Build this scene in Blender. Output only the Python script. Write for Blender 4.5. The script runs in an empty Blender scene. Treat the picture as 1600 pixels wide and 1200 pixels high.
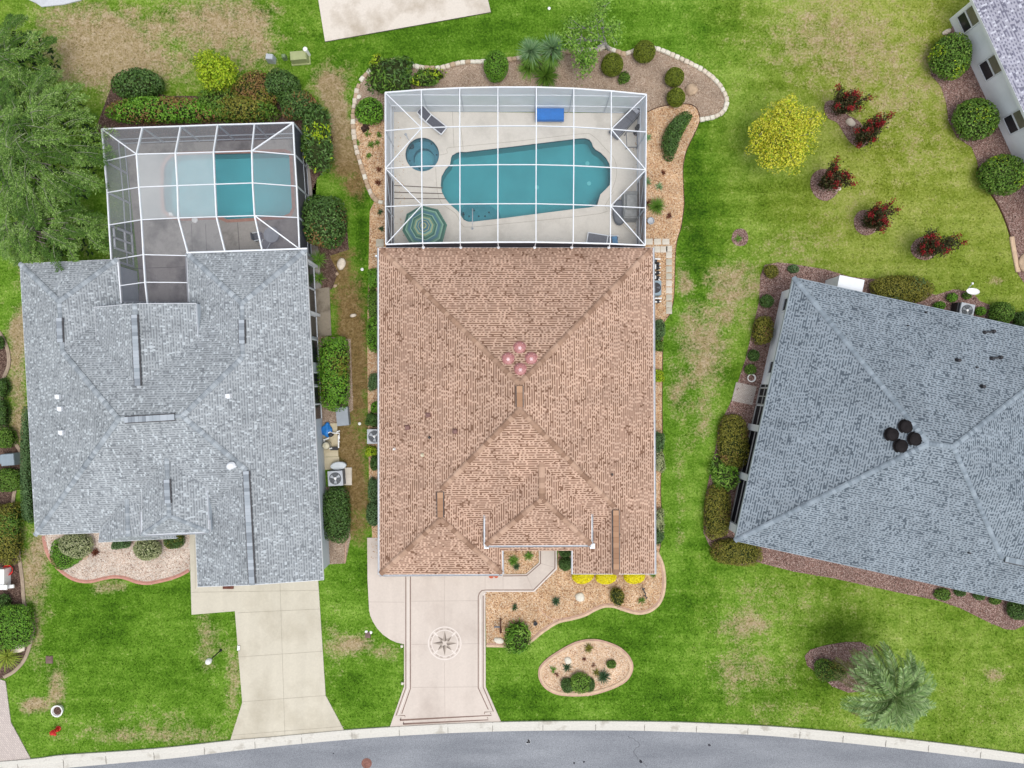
import bpy, bmesh, math, random
import numpy as np
from mathutils import Vector, noise as mnoise
from mathutils.geometry import tessellate_polygon

# ------------------------------------------------------------------ camera, sky, sun, exposure
SC = bpy.context.scene
H = 45.0                      # camera height in metres
K = 1.5 / 1600.0              # metres per picture pixel per metre of distance
cam_d = bpy.data.cameras.new('camera')
cam_d.sensor_width = 36.0; cam_d.lens = 24.0; cam_d.clip_end = 2000.0; cam_d.clip_start = 0.1
cam = bpy.data.objects.new('camera', cam_d)
SC.collection.objects.link(cam)
cam.location = (0, 0, H); cam.rotation_euler = (0, 0, 0)
SC.camera = cam

SUN_EL, SUN_AZ = math.radians(73), math.radians(150)     # azimuth clockwise from +Y (up in the picture)
world = bpy.data.worlds.new('World'); SC.world = world
world.use_nodes = True
wn, wl = world.node_tree.nodes, world.node_tree.links
bg = wn['Background']
sky = wn.new('ShaderNodeTexSky'); sky.sky_type = 'NISHITA'; sky.sun_disc = False
sky.sun_elevation = SUN_EL; sky.sun_rotation = SUN_AZ
sky.air_density = 1.0; sky.dust_density = 3.0; sky.ozone_density = 1.0
hs = wn.new('ShaderNodeHueSaturation'); hs.inputs['Saturation'].default_value = 0.30
wl.new(sky.outputs[0], hs.inputs['Color']); wl.new(hs.outputs[0], bg.inputs['Color'])
bg.inputs['Strength'].default_value = 0.15
sd = bpy.data.lights.new('sun', 'SUN'); sd.energy = 0.68; sd.angle = math.radians(32); sd.color = (1.0, 0.95, 0.88)
sun = bpy.data.objects.new('sun', sd); SC.collection.objects.link(sun)
sun.location = (20, 10, 60)
sun.rotation_euler = (math.pi / 2 - SUN_EL, 0, -SUN_AZ + math.pi)
_sd = Vector((math.sin(SUN_AZ) * math.cos(SUN_EL), math.cos(SUN_AZ) * math.cos(SUN_EL), math.sin(SUN_EL)))
sun.rotation_euler = _sd.to_track_quat('Z', 'Y').to_euler()
SC.view_settings.view_transform = 'Standard'; SC.view_settings.look = 'None'
SC.view_settings.gamma = 1.0; SC.view_settings.use_curve_mapping = False
SC.view_settings.exposure = 0.58
SC.cycles.max_bounces = 6; SC.cycles.transparent_max_bounces = 16
SC.cycles.caustics_reflective = False; SC.cycles.caustics_refractive = False

# ------------------------------------------------------------------ helpers
COL = SC.collection
RNG = np.random.default_rng(7)
random.seed(11)

def P(px, py, z=0.0):
    d = (H - z) * K
    return Vector(((px - 800) * d, (600 - py) * d, z))

def W2(pts, z=0.0):
    return [tuple(P(x, y, z)[:2]) for x, y in pts]

def lin(c):
    c = c / 255.0
    return c / 12.92 if c <= 0.04045 else ((c + 0.055) / 1.055) ** 2.4

def C(r, g, b, f=0.78):
    return (lin(r) * f, lin(g) * f, lin(b) * f, 1.0)

def tag(o, label=None, cat=None, group=None, kind=None):
    if label: o['label'] = label
    if cat: o['category'] = cat
    if group: o['group'] = group
    if kind: o['kind'] = kind
    return o

WLOC = {}
def empty(name, loc, label=None, cat=None, group=None):
    o = bpy.data.objects.new(name, None); COL.objects.link(o)
    o.location = loc; o.empty_display_size = 0.3
    WLOC[o.name] = Vector(loc)
    return tag(o, label, cat, group)

class MB:
    """Collects vertices and faces; build() links them as ONE mesh object."""
    def __init__(s):
        s.v = []; s.f = []; s.m = []; s.uv = {}
    def add(s, verts, faces, mi=0):
        o = len(s.v); s.v.extend([tuple(p) for p in verts])
        for f in faces:
            s.f.append(tuple(i + o for i in f)); s.m.append(mi)
        return s
    def face(s, pts, mi=0, uv=None):
        o = len(s.v); s.v.extend([tuple(p) for p in pts])
        if uv: s.uv[len(s.f)] = uv
        s.f.append(tuple(range(o, o + len(pts)))); s.m.append(mi)
        return s
    def box(s, c, size, mi=0, rz=0.0, taper=1.0):
        cx, cy, cz = c; a, b, h = size[0] / 2, size[1] / 2, size[2] / 2
        ca, sa = math.cos(rz), math.sin(rz); vs = []
        for z, k in ((-h, 1.0), (h, taper)):
            for x, y in ((-a, -b), (a, -b), (a, b), (-a, b)):
                x *= k; y *= k
                vs.append((cx + x * ca - y * sa, cy + x * sa + y * ca, cz + z))
        return s.add(vs, [(3, 2, 1, 0), (4, 5, 6, 7), (0, 1, 5, 4), (1, 2, 6, 5), (2, 3, 7, 6), (3, 0, 4, 7)], mi)
    def bar(s, p, q, w, h=None, mi=0, up=(0, 0, 1)):
        p, q = Vector(p), Vector(q); h = h or w
        d = (q - p)
        if d.length < 1e-6: return s
        d.normalize(); u = Vector(up)
        if abs(d.dot(u)) > 0.98: u = Vector((0, 1, 0))
        sx = d.cross(u).normalized(); sy = sx.cross(d).normalized()
        vs = []
        for c in (p, q):
            for i, j in ((-1, -1), (1, -1), (1, 1), (-1, 1)):
                vs.append(c + sx * (i * w / 2) + sy * (j * h / 2))
        return s.add(vs, [(3, 2, 1, 0), (4, 5, 6, 7), (0, 1, 5, 4), (1, 2, 6, 5), (2, 3, 7, 6), (3, 0, 4, 7)], mi)
    def tube(s, pts, rad, n=8, mi=0, cap=True):
        pts = [Vector(p) for p in pts]
        if not hasattr(rad, '__len__'): rad = [rad] * len(pts)
        vs = []; fs = []
        for i, p in enumerate(pts):
            a = pts[max(i - 1, 0)]; b = pts[min(i + 1, len(pts) - 1)]
            d = (b - a)
            d = d.normalized() if d.length > 1e-9 else Vector((0, 0, 1))
            u = Vector((0, 0, 1)) if abs(d.z) < 0.9 else Vector((0, 1, 0))
            x = d.cross(u).normalized(); y = x.cross(d).normalized()
            for k in range(n):
                t = 2 * math.pi * k / n
                vs.append(p + x * (math.cos(t) * rad[i]) + y * (math.sin(t) * rad[i]))
        for i in range(len(pts) - 1):
            for k in range(n):
                k2 = (k + 1) % n
                fs.append((i * n + k, i * n + k2, (i + 1) * n + k2, (i + 1) * n + k))
        if cap:
            fs.append(tuple(range(n - 1, -1, -1)))
            fs.append(tuple((len(pts) - 1) * n + k for k in range(n)))
        return s.add(vs, fs, mi)
    def lathe(s, c, prof, n=24, mi=0, sx=1.0, sy=1.0, rz=0.0):
        """prof: list of (radius, z)"""
        vs = []; fs = []
        ca, sa = math.cos(rz), math.sin(rz)
        for r, z in prof:
            for k in range(n):
                t = 2 * math.pi * k / n
                x, y = r * sx * math.cos(t), r * sy * math.sin(t)
                vs.append((c[0] + x * ca - y * sa, c[1] + x * sa + y * ca, c[2] + z))
        for i in range(len(prof) - 1):
            for k in range(n):
                k2 = (k + 1) % n
                fs.append((i * n + k, i * n + k2, (i + 1) * n + k2, (i + 1) * n + k))
        fs.append(tuple(range(n - 1, -1, -1))); fs.append(tuple((len(prof) - 1) * n + k for k in range(n)))
        return s.add(vs, fs, mi)
    def prism(s, poly, z0, z1, mi=0, holes=(), side=None, bottom=False):
        """poly: list of (x, y) world points; a slab with vertical sides"""
        loops = [ccw(poly)] + [list(reversed(ccw(h))) for h in holes]
        flat = [p for l in loops for p in l]
        tris = tessellate_polygon([[Vector((x, y, 0)) for x, y in l] for l in loops])
        top = [(x, y, z1) for x, y in flat]
        fs = []
        for t in tris:
            a, b, c = [flat[i] for i in t]
            ar = (b[0] - a[0]) * (c[1] - a[1]) - (b[1] - a[1]) * (c[0] - a[0])
            if abs(ar) < 1e-10: continue
            fs.append(tuple(t) if ar > 0 else tuple(reversed(t)))
        s.add(top, fs, mi)
        if bottom:
            s.add([(x, y, z0) for x, y in flat], [tuple(reversed(f)) for f in fs], mi)
        for l in loops:
            n = len(l)
            s.add([(x, y, z0) for x, y in l] + [(x, y, z1) for x, y in l],
                  [(i, (i + 1) % n, n + (i + 1) % n, n + i) for i in range(n)], mi if side is None else side)
        return s
    def strip(s, pts, w, z, mi=0, closed=False):
        """flat ribbon of width w along world 2-d points"""
        pts = [Vector((p[0], p[1])) for p in pts]; n = len(pts); L = []; R = []
        for i in range(n):
            a = pts[(i - 1) % n] if closed or i > 0 else pts[i]
            b = pts[(i + 1) % n] if closed or i < n - 1 else pts[i]
            d = (b - a)
            if d.length < 1e-9: d = Vector((1, 0))
            d.normalize(); nn = Vector((-d.y, d.x))
            k = 1.0
            if 0 < i < n - 1:
                e = (pts[i] - a).normalized() if (pts[i] - a).length > 1e-9 else d
                cs = max(0.5, abs(e.dot(d))); k = 1 / cs
            L.append(pts[i] + nn * w / 2 * k); R.append(pts[i] - nn * w / 2 * k)
        m = n if closed else n - 1
        for i in range(m):
            j = (i + 1) % n
            s.face([(R[i].x, R[i].y, z), (R[j].x, R[j].y, z), (L[j].x, L[j].y, z), (L[i].x, L[i].y, z)], mi)
        return s
    def build(s, name, mats, parent=None, origin=None, smooth=False):
        me = bpy.data.meshes.new(name)
        if origin is None:
            if parent is not None: origin = WLOC[parent.name]
            else:
                a = np.array(s.v); origin = Vector((a[:, 0].mean(), a[:, 1].mean(), a[:, 2].min()))
        origin = Vector(origin)
        me.from_pydata([(x - origin.x, y - origin.y, z - origin.z) for x, y, z in s.v], [], s.f)
        if not isinstance(mats, (list, tuple)): mats = [mats]
        for m in mats: me.materials.append(m)
        me.polygons.foreach_set('material_index', s.m)
        if smooth: me.polygons.foreach_set('use_smooth', [True] * len(me.polygons))
        if s.uv:
            ul = me.uv_layers.new(name='UVMap')
            for fi, uv in s.uv.items():
                for k, li in enumerate(me.polygons[fi].loop_indices): ul.data[li].uv = uv[k]
        me.update()
        o = bpy.data.objects.new(name, me); COL.objects.link(o)
        if parent is not None:
            o.parent = parent; o.location = origin - WLOC[parent.name]
        else:
            o.location = origin
        WLOC[o.name] = Vector(origin)
        return o

def ccw(p):
    a = sum(p[i][0] * p[(i + 1) % len(p)][1] - p[(i + 1) % len(p)][0] * p[i][1] for i in range(len(p)))
    return list(p) if a > 0 else list(reversed(p))

def inset(poly, d):
    p = [Vector(q) for q in ccw([tuple(q[:2]) for q in poly])]; n = len(p); out = []
    for i in range(n):
        a, b, c = p[i - 1], p[i], p[(i + 1) % n]
        e1 = (b - a).normalized(); e2 = (c - b).normalized()
        n1 = Vector((-e1.y, e1.x)); n2 = Vector((-e2.y, e2.x))
        m = (n1 + n2)
        m = m.normalized() if m.length > 1e-6 else n1
        k = d / max(0.35, m.dot(n1))
        out.append(tuple(b + m * k))
    return out

def spline(pts, per=6, closed=False):
    """Catmull-Rom through pts"""
    n = len(pts); out = []
    rng = range(n if closed else n - 1)
    for i in rng:
        g = lambda k: pts[k % n] if closed else pts[min(max(k, 0), n - 1)]
        p0, p1, p2, p3 = g(i - 1), g(i), g(i + 1), g(i + 2)
        for t in range(per):
            u = t / per
            out.append(tuple(0.5 * ((2 * p1[k]) + (-p0[k] + p2[k]) * u + (2 * p0[k] - 5 * p1[k] + 4 * p2[k] - p3[k]) * u * u
                                    + (-p0[k] + 3 * p1[k] - 3 * p2[k] + p3[k]) * u ** 3) for k in range(2)))
    if not closed: out.append(tuple(pts[-1]))
    return out

def copy_tree(o, parent=None):
    c = o.copy(); COL.objects.link(c)
    if parent is not None: c.parent = parent
    for ch in [x for x in bpy.data.objects if x.parent == o and x != c]:
        copy_tree(ch, c)
    return c

# ------------------------------------------------------------------ materials
def new_mat(name):
    m = bpy.data.materials.new(name); m.use_nodes = True
    return m, m.node_tree.nodes, m.node_tree.links, m.node_tree.nodes['Principled BSDF']

def ramp(nodes, stops, interp='LINEAR'):
    r = nodes.new('ShaderNodeValToRGB'); r.color_ramp.interpolation = interp
    e = r.color_ramp.elements
    while len(e) < len(stops): e.new(0.5)
    for el, (p, c) in zip(e, stops): el.position = p; el.color = c
    return r

def plain(name, col, rough=0.7, spec=0.3, metal=0.0, var=0.12, scale=3.0, bump=0.0, bscale=60.0, col2=None):
    """one-colour surface with soft wear"""
    m, n, l, b = new_mat(name)
    b.inputs['Roughness'].default_value = rough; b.inputs['Metallic'].default_value = metal
    b.inputs['Specular IOR Level'].default_value = spec
    tc = n.new('ShaderNodeTexCoord'); t = n.new('ShaderNodeTexNoise')
    t.inputs['Scale'].default_value = scale; t.inputs['Detail'].default_value = 6
    l.new(tc.outputs['Object'], t.inputs['Vector'])
    lo = tuple(c * (1 - var) for c in col[:3]) + (1,) if col2 is None else col2
    hi = tuple(min(1, c * (1 + var)) for c in col[:3]) + (1,)
    r = ramp(n, [(0.35, lo), (0.65, hi)])
    l.new(t.outputs['Fac'], r.inputs['Fac']); l.new(r.outputs['Color'], b.inputs['Base Color'])
    if bump:
        t2 = n.new('ShaderNodeTexNoise'); t2.inputs['Scale'].default_value = bscale; t2.inputs['Detail'].default_value = 4
        l.new(tc.outputs['Object'], t2.inputs['Vector'])
        bp = n.new('ShaderNodeBump'); bp.inputs['Strength'].default_value = bump; bp.inputs['Distance'].default_value = 0.02
        l.new(t2.outputs['Fac'], bp.inputs['Height']); l.new(bp.outputs['Normal'], b.inputs['Normal'])
    return m

def islands(name, cols, rough=0.75, spec=0.2, trans=0.0):
    """each loose piece (leaf, stone, cap shingle) takes a colour of its own"""
    m, n, l, b = new_mat(name)
    b.inputs['Roughness'].default_value = rough; b.inputs['Specular IOR Level'].default_value = spec
    g = n.new('ShaderNodeNewGeometry')
    k = len(cols)
    r = ramp(n, [((i + 0.0) / max(1, k - 1), c) for i, c in enumerate(cols)])
    l.new(g.outputs['Random Per Island'], r.inputs['Fac']); l.new(r.outputs['Color'], b.inputs['Base Color'])
    if trans:
        out = n['Material Output']
        tr = n.new('ShaderNodeBsdfTranslucent'); mx = n.new('ShaderNodeMixShader'); mx.inputs[0].default_value = trans
        l.new(r.outputs['Color'], tr.inputs['Color'])
        l.new(b.outputs[0], mx.inputs[1]); l.new(tr.outputs[0], mx.inputs[2]); l.new(mx.outputs[0], out.inputs['Surface'])
    return m

def concrete(name, base, dark, stain=0.5, fine=0.06, sc=0.35, lanes=0.0):
    m, n, l, b = new_mat(name)
    b.inputs['Roughness'].default_value = 0.85; b.inputs['Specular IOR Level'].default_value = 0.2
    tc = n.new('ShaderNodeTexCoord')
    a = n.new('ShaderNodeTexNoise'); a.inputs['Scale'].default_value = sc; a.inputs['Detail'].default_value = 9; a.inputs['Roughness'].default_value = 0.62
    l.new(tc.outputs['Object'], a.inputs['Vector'])
    r = ramp(n, [(0.36, dark), (0.36 + 0.3 * (1.05 - stain), base)])
    l.new(a.outputs['Fac'], r.inputs['Fac'])
    f = n.new('ShaderNodeTexNoise'); f.inputs['Scale'].default_value = 9.0; f.inputs['Detail'].default_value = 6
    l.new(tc.outputs['Object'], f.inputs['Vector'])
    mr = n.new('ShaderNodeMapRange'); mr.inputs['From Min'].default_value = 0.3; mr.inputs['From Max'].default_value = 0.7
    mr.inputs['To Min'].default_value = 1 - fine; mr.inputs['To Max'].default_value = 1 + fine
    l.new(f.outputs['Fac'], mr.inputs['Value'])
    fac = mr.outputs[0]
    if lanes:      # grime along the wheel lanes
        mp = n.new('ShaderNodeMapping'); mp.inputs['Scale'].default_value = (1.3, .09, 1); l.new(tc.outputs['Object'], mp.inputs['Vector'])
        s = n.new('ShaderNodeTexNoise'); s.inputs['Scale'].default_value = 1.0; s.inputs['Detail'].default_value = 5; l.new(mp.outputs[0], s.inputs['Vector'])
        m2 = n.new('ShaderNodeMapRange'); m2.inputs['From Min'].default_value = 0.35; m2.inputs['From Max'].default_value = 0.65
        m2.inputs['To Min'].default_value = 1 - lanes; m2.inputs['To Max'].default_value = 1 + lanes * .3; l.new(s.outputs['Fac'], m2.inputs['Value'])
        q = n.new('ShaderNodeMath'); q.operation = 'MULTIPLY'; l.new(fac, q.inputs[0]); l.new(m2.outputs[0], q.inputs[1]); fac = q.outputs[0]
    mx = n.new('ShaderNodeMix'); mx.data_type = 'RGBA'; mx.blend_type = 'MULTIPLY'; mx.inputs['Factor'].default_value = 1.0
    l.new(r.outputs['Color'], mx.inputs['A']); l.new(fac, mx.inputs['B'])
    l.new(mx.outputs['Result'], b.inputs['Base Color'])
    return m

def shingle(name, light, dark, fleck=None, dash=0.62, full=0.16, tab=0.13, row=0.15, fleck_at=0.9, streak=0.10, band=0.48):
    """asphalt shingles laid in courses along the eave (UV in metres): each course has a darker laminated band broken into tabs, their cut-out shadow painted in"""
    m, n, l, b = new_mat(name)
    b.inputs['Roughness'].default_value = 0.9; b.inputs['Specular IOR Level'].default_value = 0.15
    uv = n.new('ShaderNodeUVMap'); uv.uv_map = 'UVMap'
    sep = n.new('ShaderNodeSeparateXYZ'); l.new(uv.outputs[0], sep.inputs[0])
    def mth(op, a, bb=None, clamp=False):
        x = n.new('ShaderNodeMath'); x.operation = op; x.use_clamp = clamp
        for i, q in enumerate((a, bb)):
            if q is None: continue
            if isinstance(q, (int, float)): x.inputs[i].default_value = q
            else: l.new(q, x.inputs[i])
        return x.outputs[0]
    def nz(sc, det, rough=.55):
        t = n.new('ShaderNodeTexNoise'); t.inputs['Scale'].default_value = sc; t.inputs['Detail'].default_value = det; t.inputs['Roughness'].default_value = rough
        l.new(uv.outputs[0], t.inputs['Vector']); return t.outputs['Fac']
    rowf = mth('DIVIDE', sep.outputs['Y'], row); ri = mth('FLOOR', rowf); fr = mth('FRACT', rowf)
    w1 = n.new('ShaderNodeTexWhiteNoise'); w1.noise_dimensions = '1D'; l.new(ri, w1.inputs['W'])
    def cells(width, salt):
        ui = mth('FLOOR', mth('ADD', mth('DIVIDE', sep.outputs['X'], width), mth('MULTIPLY', w1.outputs['Value'], 37.0 + salt)))
        c = n.new('ShaderNodeCombineXYZ'); l.new(ui, c.inputs[0]); l.new(ri, c.inputs[1]); c.inputs[2].default_value = salt
        w = n.new('ShaderNodeTexWhiteNoise'); w.noise_dimensions = '3D'; l.new(c.outputs[0], w.inputs['Vector']); return w.outputs['Value'], ui
    w2, ui = cells(tab, 1.5); w3, _ = cells(tab * 1.05, 9.25)
    alt = mth('MULTIPLY', mth('FRACT', mth('MULTIPLY', ui, 0.5)), 0.8)          # tabs alternate along a course
    big = mth('SUBTRACT', nz(1.1, 5, .65), 0.5)
    dk = mth('LESS_THAN', mth('ADD', mth('MULTIPLY', w2, .6), alt), mth('ADD', mth('MULTIPLY', big, .5), dash))
    bandm = mth('LESS_THAN', fr, band)  # lower band of each course: tab shadow painted as dark dashes
    fl = mth('LESS_THAN', w3, mth('ADD', mth('MULTIPLY', big, .7), full))
    f = mth('MAXIMUM', mth('MULTIPLY', dk, bandm), fl)
    mx = n.new('ShaderNodeMix'); mx.data_type = 'RGBA'; l.new(f, mx.inputs['Factor']); mx.inputs['A'].default_value = light; mx.inputs['B'].default_value = dark
    v1 = mth('ADD', mth('MULTIPLY', mth('SUBTRACT', w3, .5), .22), 1.0)
    s2 = nz(.35, 7); mr = n.new('ShaderNodeMapRange'); mr.inputs['From Min'].default_value = 0.3; mr.inputs['From Max'].default_value = 0.7
    mr.inputs['To Min'].default_value = 1 - streak; mr.inputs['To Max'].default_value = 1 + streak; l.new(s2, mr.inputs['Value'])
    mp = n.new('ShaderNodeMapping'); mp.inputs['Scale'].default_value = (1.6, .16, 1); l.new(uv.outputs[0], mp.inputs['Vector'])
    s3 = n.new('ShaderNodeTexNoise'); s3.inputs['Scale'].default_value = 1.0; s3.inputs['Detail'].default_value = 6; l.new(mp.outputs[0], s3.inputs['Vector'])
    mr3 = n.new('ShaderNodeMapRange'); mr3.inputs['From Min'].default_value = 0.3; mr3.inputs['From Max'].default_value = 0.7   # run-off streaks down the slope
    mr3.inputs['To Min'].default_value = 1 - streak * .8; mr3.inputs['To Max'].default_value = 1 + streak * .6; l.new(s3.outputs['Fac'], mr3.inputs['Value'])
    fac = mth('MULTIPLY', mth('MULTIPLY', v1, mr.outputs[0]), mr3.outputs[0])
    mm = n.new('ShaderNodeMix'); mm.data_type = 'RGBA'; mm.blend_type = 'MULTIPLY'; mm.inputs['Factor'].default_value = 1.0
    l.new(mx.outputs['Result'], mm.inputs['A']); l.new(fac, mm.inputs['B']); res = mm.outputs['Result']
    if fleck:
        w4, _ = cells(tab * .85, 5.5); gt = mth('GREATER_THAN', w4, fleck_at)
        m2 = n.new('ShaderNodeMix'); m2.data_type = 'RGBA'; l.new(gt, m2.inputs['Factor']); l.new(res, m2.inputs['A']); m2.inputs['B'].default_value = fleck; res = m2.outputs['Result']
    l.new(res, b.inputs['Base Color'])
    bp = n.new('ShaderNodeBump'); bp.inputs['Strength'].default_value = 0.4; bp.inputs['Distance'].default_value = 0.012
    l.new(mth('SUBTRACT', mth('MULTIPLY', w2, 0.6), fr), bp.inputs['Height']); l.new(bp.outputs['Normal'], b.inputs['Normal'])
    return m

def screen(name, col, alpha):
    m, n, l, b = new_mat(name)
    out = n['Material Output']
    b.inputs['Base Color'].default_value = col; b.inputs['Roughness'].default_value = 0.6
    tr = n.new('ShaderNodeBsdfTransparent'); mx = n.new('ShaderNodeMixShader')
    tc = n.new('ShaderNodeTexCoord'); t = n.new('ShaderNodeTexNoise'); t.inputs['Scale'].default_value = 0.8; t.inputs['Detail'].default_value = 5
    l.new(tc.outputs['Object'], t.inputs['Vector'])
    mr = n.new('ShaderNodeMapRange'); mr.inputs['From Min'].default_value = 0.3; mr.inputs['From Max'].default_value = 0.7
    mr.inputs['To Min'].default_value = alpha * 0.94; mr.inputs['To Max'].default_value = min(1.0, alpha * 1.06)
    l.new(t.outputs['Fac'], mr.inputs['Value']); l.new(mr.outputs[0], mx.inputs[0])
    l.new(tr.outputs[0], mx.inputs[1]); l.new(b.outputs[0], mx.inputs[2]); l.new(mx.outputs[0], out.inputs['Surface'])
    return m

def water_mat(name, tint):
    m, n, l, b = new_mat(name)
    out = n['Material Output']
    tr = n.new('ShaderNodeBsdfTransparent'); tr.inputs['Color'].default_value = tint
    gl = n.new('ShaderNodeBsdfGlossy'); gl.inputs['Roughness'].default_value = 0.06
    tc = n.new('ShaderNodeTexCoord'); t = n.new('ShaderNodeTexNoise'); t.inputs['Scale'].default_value = 2.2; t.inputs['Detail'].default_value = 4
    l.new(tc.outputs['Object'], t.inputs['Vector'])
    bp = n.new('ShaderNodeBump'); bp.inputs['Strength'].default_value = 0.5; bp.inputs['Distance'].default_value = 0.05
    l.new(t.outputs['Fac'], bp.inputs['Height'])
    fr = n.new('ShaderNodeFresnel'); fr.inputs['IOR'].default_value = 1.33
    l.new(bp.outputs['Normal'], fr.inputs['Normal']); l.new(bp.outputs['Normal'], gl.inputs['Normal'])
    mx = n.new('ShaderNodeMixShader')
    l.new(fr.outputs[0], mx.inputs[0]); l.new(tr.outputs[0], mx.inputs[1]); l.new(gl.outputs[0], mx.inputs[2])
    l.new(mx.outputs[0], out.inputs['Surface'])
    return m

WHITE = plain('white_aluminium', C(232, 236, 241, 0.88), 0.45, 0.4, var=0.03)
STUCCO = plain('white_stucco', C(244, 248, 252, 0.92), 0.85, 0.2, var=0.04, scale=1.2, bump=0.3)
SIDING = plain('pale_siding', C(205, 215, 222, 0.8), 0.7, 0.3, var=0.04)
SOFFIT = plain('soffit_paint', C(225, 225, 222, 0.7), 0.8, 0.2, var=0.04)
DARKGLASS = plain('dark_glass', (0.02, 0.024, 0.03, 1), 0.15, 0.5, var=0.1)
TANGLASS = plain('blind_glass', (0.16, 0.155, 0.11, 1), 0.25, 0.5, var=0.1)
BLACK = plain('black_metal', (0.018, 0.018, 0.022, 1), 0.5, 0.4, var=0.2)
BLACKLINE = plain('dark_vent_slot', (0.09, 0.087, 0.09, 1), 0.9, 0.1, var=0.2)
GREYMETAL = plain('grey_metal', C(190, 196, 202), 0.45, 0.4, var=0.08)
DKGREY = plain('dark_grey_metal', C(95, 100, 108), 0.5, 0.4, var=0.1)
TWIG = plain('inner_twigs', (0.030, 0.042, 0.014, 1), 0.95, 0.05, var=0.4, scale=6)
BARK = plain('grey_bark', (0.16, 0.14, 0.12, 1), 0.95, 0.1, var=0.35, scale=9, bump=0.5, bscale=25)
PALEBARK = plain('pale_grey_branches', (0.36, 0.34, 0.32, 1), 0.95, 0.1, var=0.2, scale=9)
BRICKRED = plain('terracotta_coping', C(172, 128, 112), 0.85, 0.2, var=0.12, scale=5)
TERRA = plain('terracotta_pot', C(150, 95, 70), 0.85, 0.2)
CREAM = plain('cream_plastic', C(225, 218, 190), 0.6, 0.3, var=0.05)
PVC = plain('white_pvc', C(240, 240, 238, 0.88), 0.4, 0.4, var=0.03)
# ------------------------------------------------------------------ outlines of the ground (picture pixels at ground level)
KERB_TOP = [(-250, 1209), (-100, 1197), (48, 1185), (100, 1178.5), (200, 1172), (280, 1165), (360, 1156), (440, 1149), (537, 1140), (610, 1135),
            (700, 1130), (783, 1127), (860, 1125.8), (920, 1125.5), (985, 1126), (1050, 1127), (1110, 1129.3), (1200, 1133.5), (1300, 1141.5),
            (1400, 1152), (1500, 1164), (1600, 1177.5), (1750, 1200), (1900, 1228)]
KERB_ROAD = [(-250, 1230), (-100, 1217), (48, 1204.5), (100, 1200), (200, 1191), (280, 1183.5), (360, 1174), (440, 1165), (537, 1156), (610, 1150.5),
             (700, 1145.5), (783, 1142.5), (860, 1141.3), (920, 1141), (985, 1141.3), (1050, 1143), (1110, 1145), (1200, 1149.5), (1300, 1158.5),
             (1400, 1169), (1500, 1181), (1600, 1193), (1750, 1217), (1900, 1246)]
DRIVE_MAIN = [(631.5, 1006), (631.5, 1072), (609, 1136), (783, 1127.5), (759, 1073), (758.5, 924.5), (835, 924.5), (870.5, 889), (869.5, 820),
              (842, 820), (842, 878.5), (822, 896.5), (785, 897), (785, 840), (574, 840), (574.5, 905), (577, 953), (579, 962), (583, 971), (590, 982), (599, 991.5), (610, 999), (620, 1003.5)]
DRIVE_LEFT = [(296, 820), (300, 960), (367.5, 954.5), (379, 1097), (360, 1157), (538, 1140.5), (509, 1086), (497, 900), (497, 820)]
DRIVE_PAVER = [(-60, 1050), (0, 1061), (9, 1064), (17.5, 1128), (48.5, 1185), (0, 1189), (-60, 1194)]
SLAB_TOP = [(488, -60), (508.5, 66), (767, 20), (748, -60)]
POOL = [(705, 247), (707, 243), (714, 239), (720.7, 237.7), (728, 238), (810, 228.4), (837, 225), (895, 218), (904.5, 216.7), (914, 216.4), (921, 218.7),
        (924.5, 223.5), (926.6, 229.7), (930.7, 234.5), (939, 239.4), (947, 247.6), (952, 256.5), (954, 270), (952.7, 289), (946, 296.6), (938, 304),
        (935, 313.6), (933, 322), (920, 324.7), (897.5, 327), (837.4, 334.7), (800, 339.6), (777, 342.5), (741, 346.7), (731.7, 347), (724.8, 344),
        (720, 337), (716, 330.5), (704, 320.5), (696, 311), (690.6, 300), (688.8, 290), (690, 276.5), (696, 265.5), (703.5, 257.5)]
SPA_C, SPA_R = (660, 242), 26.3
POOL2 = [(262, 252), (270, 245), (285, 242.5), (330, 241), (445, 238.5), (451, 241), (453, 246), (457, 325), (453, 334), (443, 338), (395, 341), (356, 343.5), (346, 339),
         (330, 339), (285, 341), (268, 338), (258, 328), (256, 300), (257, 262)]
spa_pts = [(SPA_C[0] + SPA_R * math.cos(t * math.pi / 16), SPA_C[1] + SPA_R * math.sin(t * math.pi / 16)) for t in range(32)]

BED_REAR = [(603, 330), (586, 313), (574, 290), (566, 263), (556, 232), (553, 205), (552, 180), (555, 158), (558, 142), (564, 128), (577, 113), (594, 100),
            (612, 95), (632, 98), (648, 104), (668, 107), (690, 106.5), (708, 101.5), (725, 98), (752, 97), (772, 95.5), (796, 93.5), (815, 92), (840, 85), (880, 82), (905, 80.5),
            (935, 77), (958, 79.5), (975, 84), (988, 80), (1005, 76), (1028, 78), (1050, 86.5), (1075, 98), (1099, 111), (1119, 128), (1131, 145), (1135, 160), (1130, 174),
            (1116, 183), (1094, 187), (1090, 172), (1075, 162), (1050, 163), (1020, 173), (985, 176), (985, 152), (900, 148), (806, 146), (700, 148), (625, 155), (625, 330)]
GRAVEL_L = [(602, 190), (553.5, 190), (553, 205), (556, 232), (566, 263), (574, 290), (586, 313), (578, 330), (576, 420), (574, 520), (575, 640), (577, 760), (582, 840), (578, 872), (600, 872), (640, 600), (640, 380), (625, 190)]
GRAVEL_R = [(985, 175), (1013, 175), (1028, 168), (1050, 164), (1075, 163), (1087, 168), (1092, 178), (1093.5, 188), (1087, 205), (1077, 225), (1071, 240), (1067, 262), (1068, 300), (1068.5, 322),
            (1064, 355), (1058, 375), (1055, 400), (1054, 440), (1052, 470), (1046, 492), (1037, 505), (1035, 560), (1034.5, 640), (1035, 700), (1032, 760), (1034, 830), (1030, 866), (1000, 866), (990, 600), (985, 400)]
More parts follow.
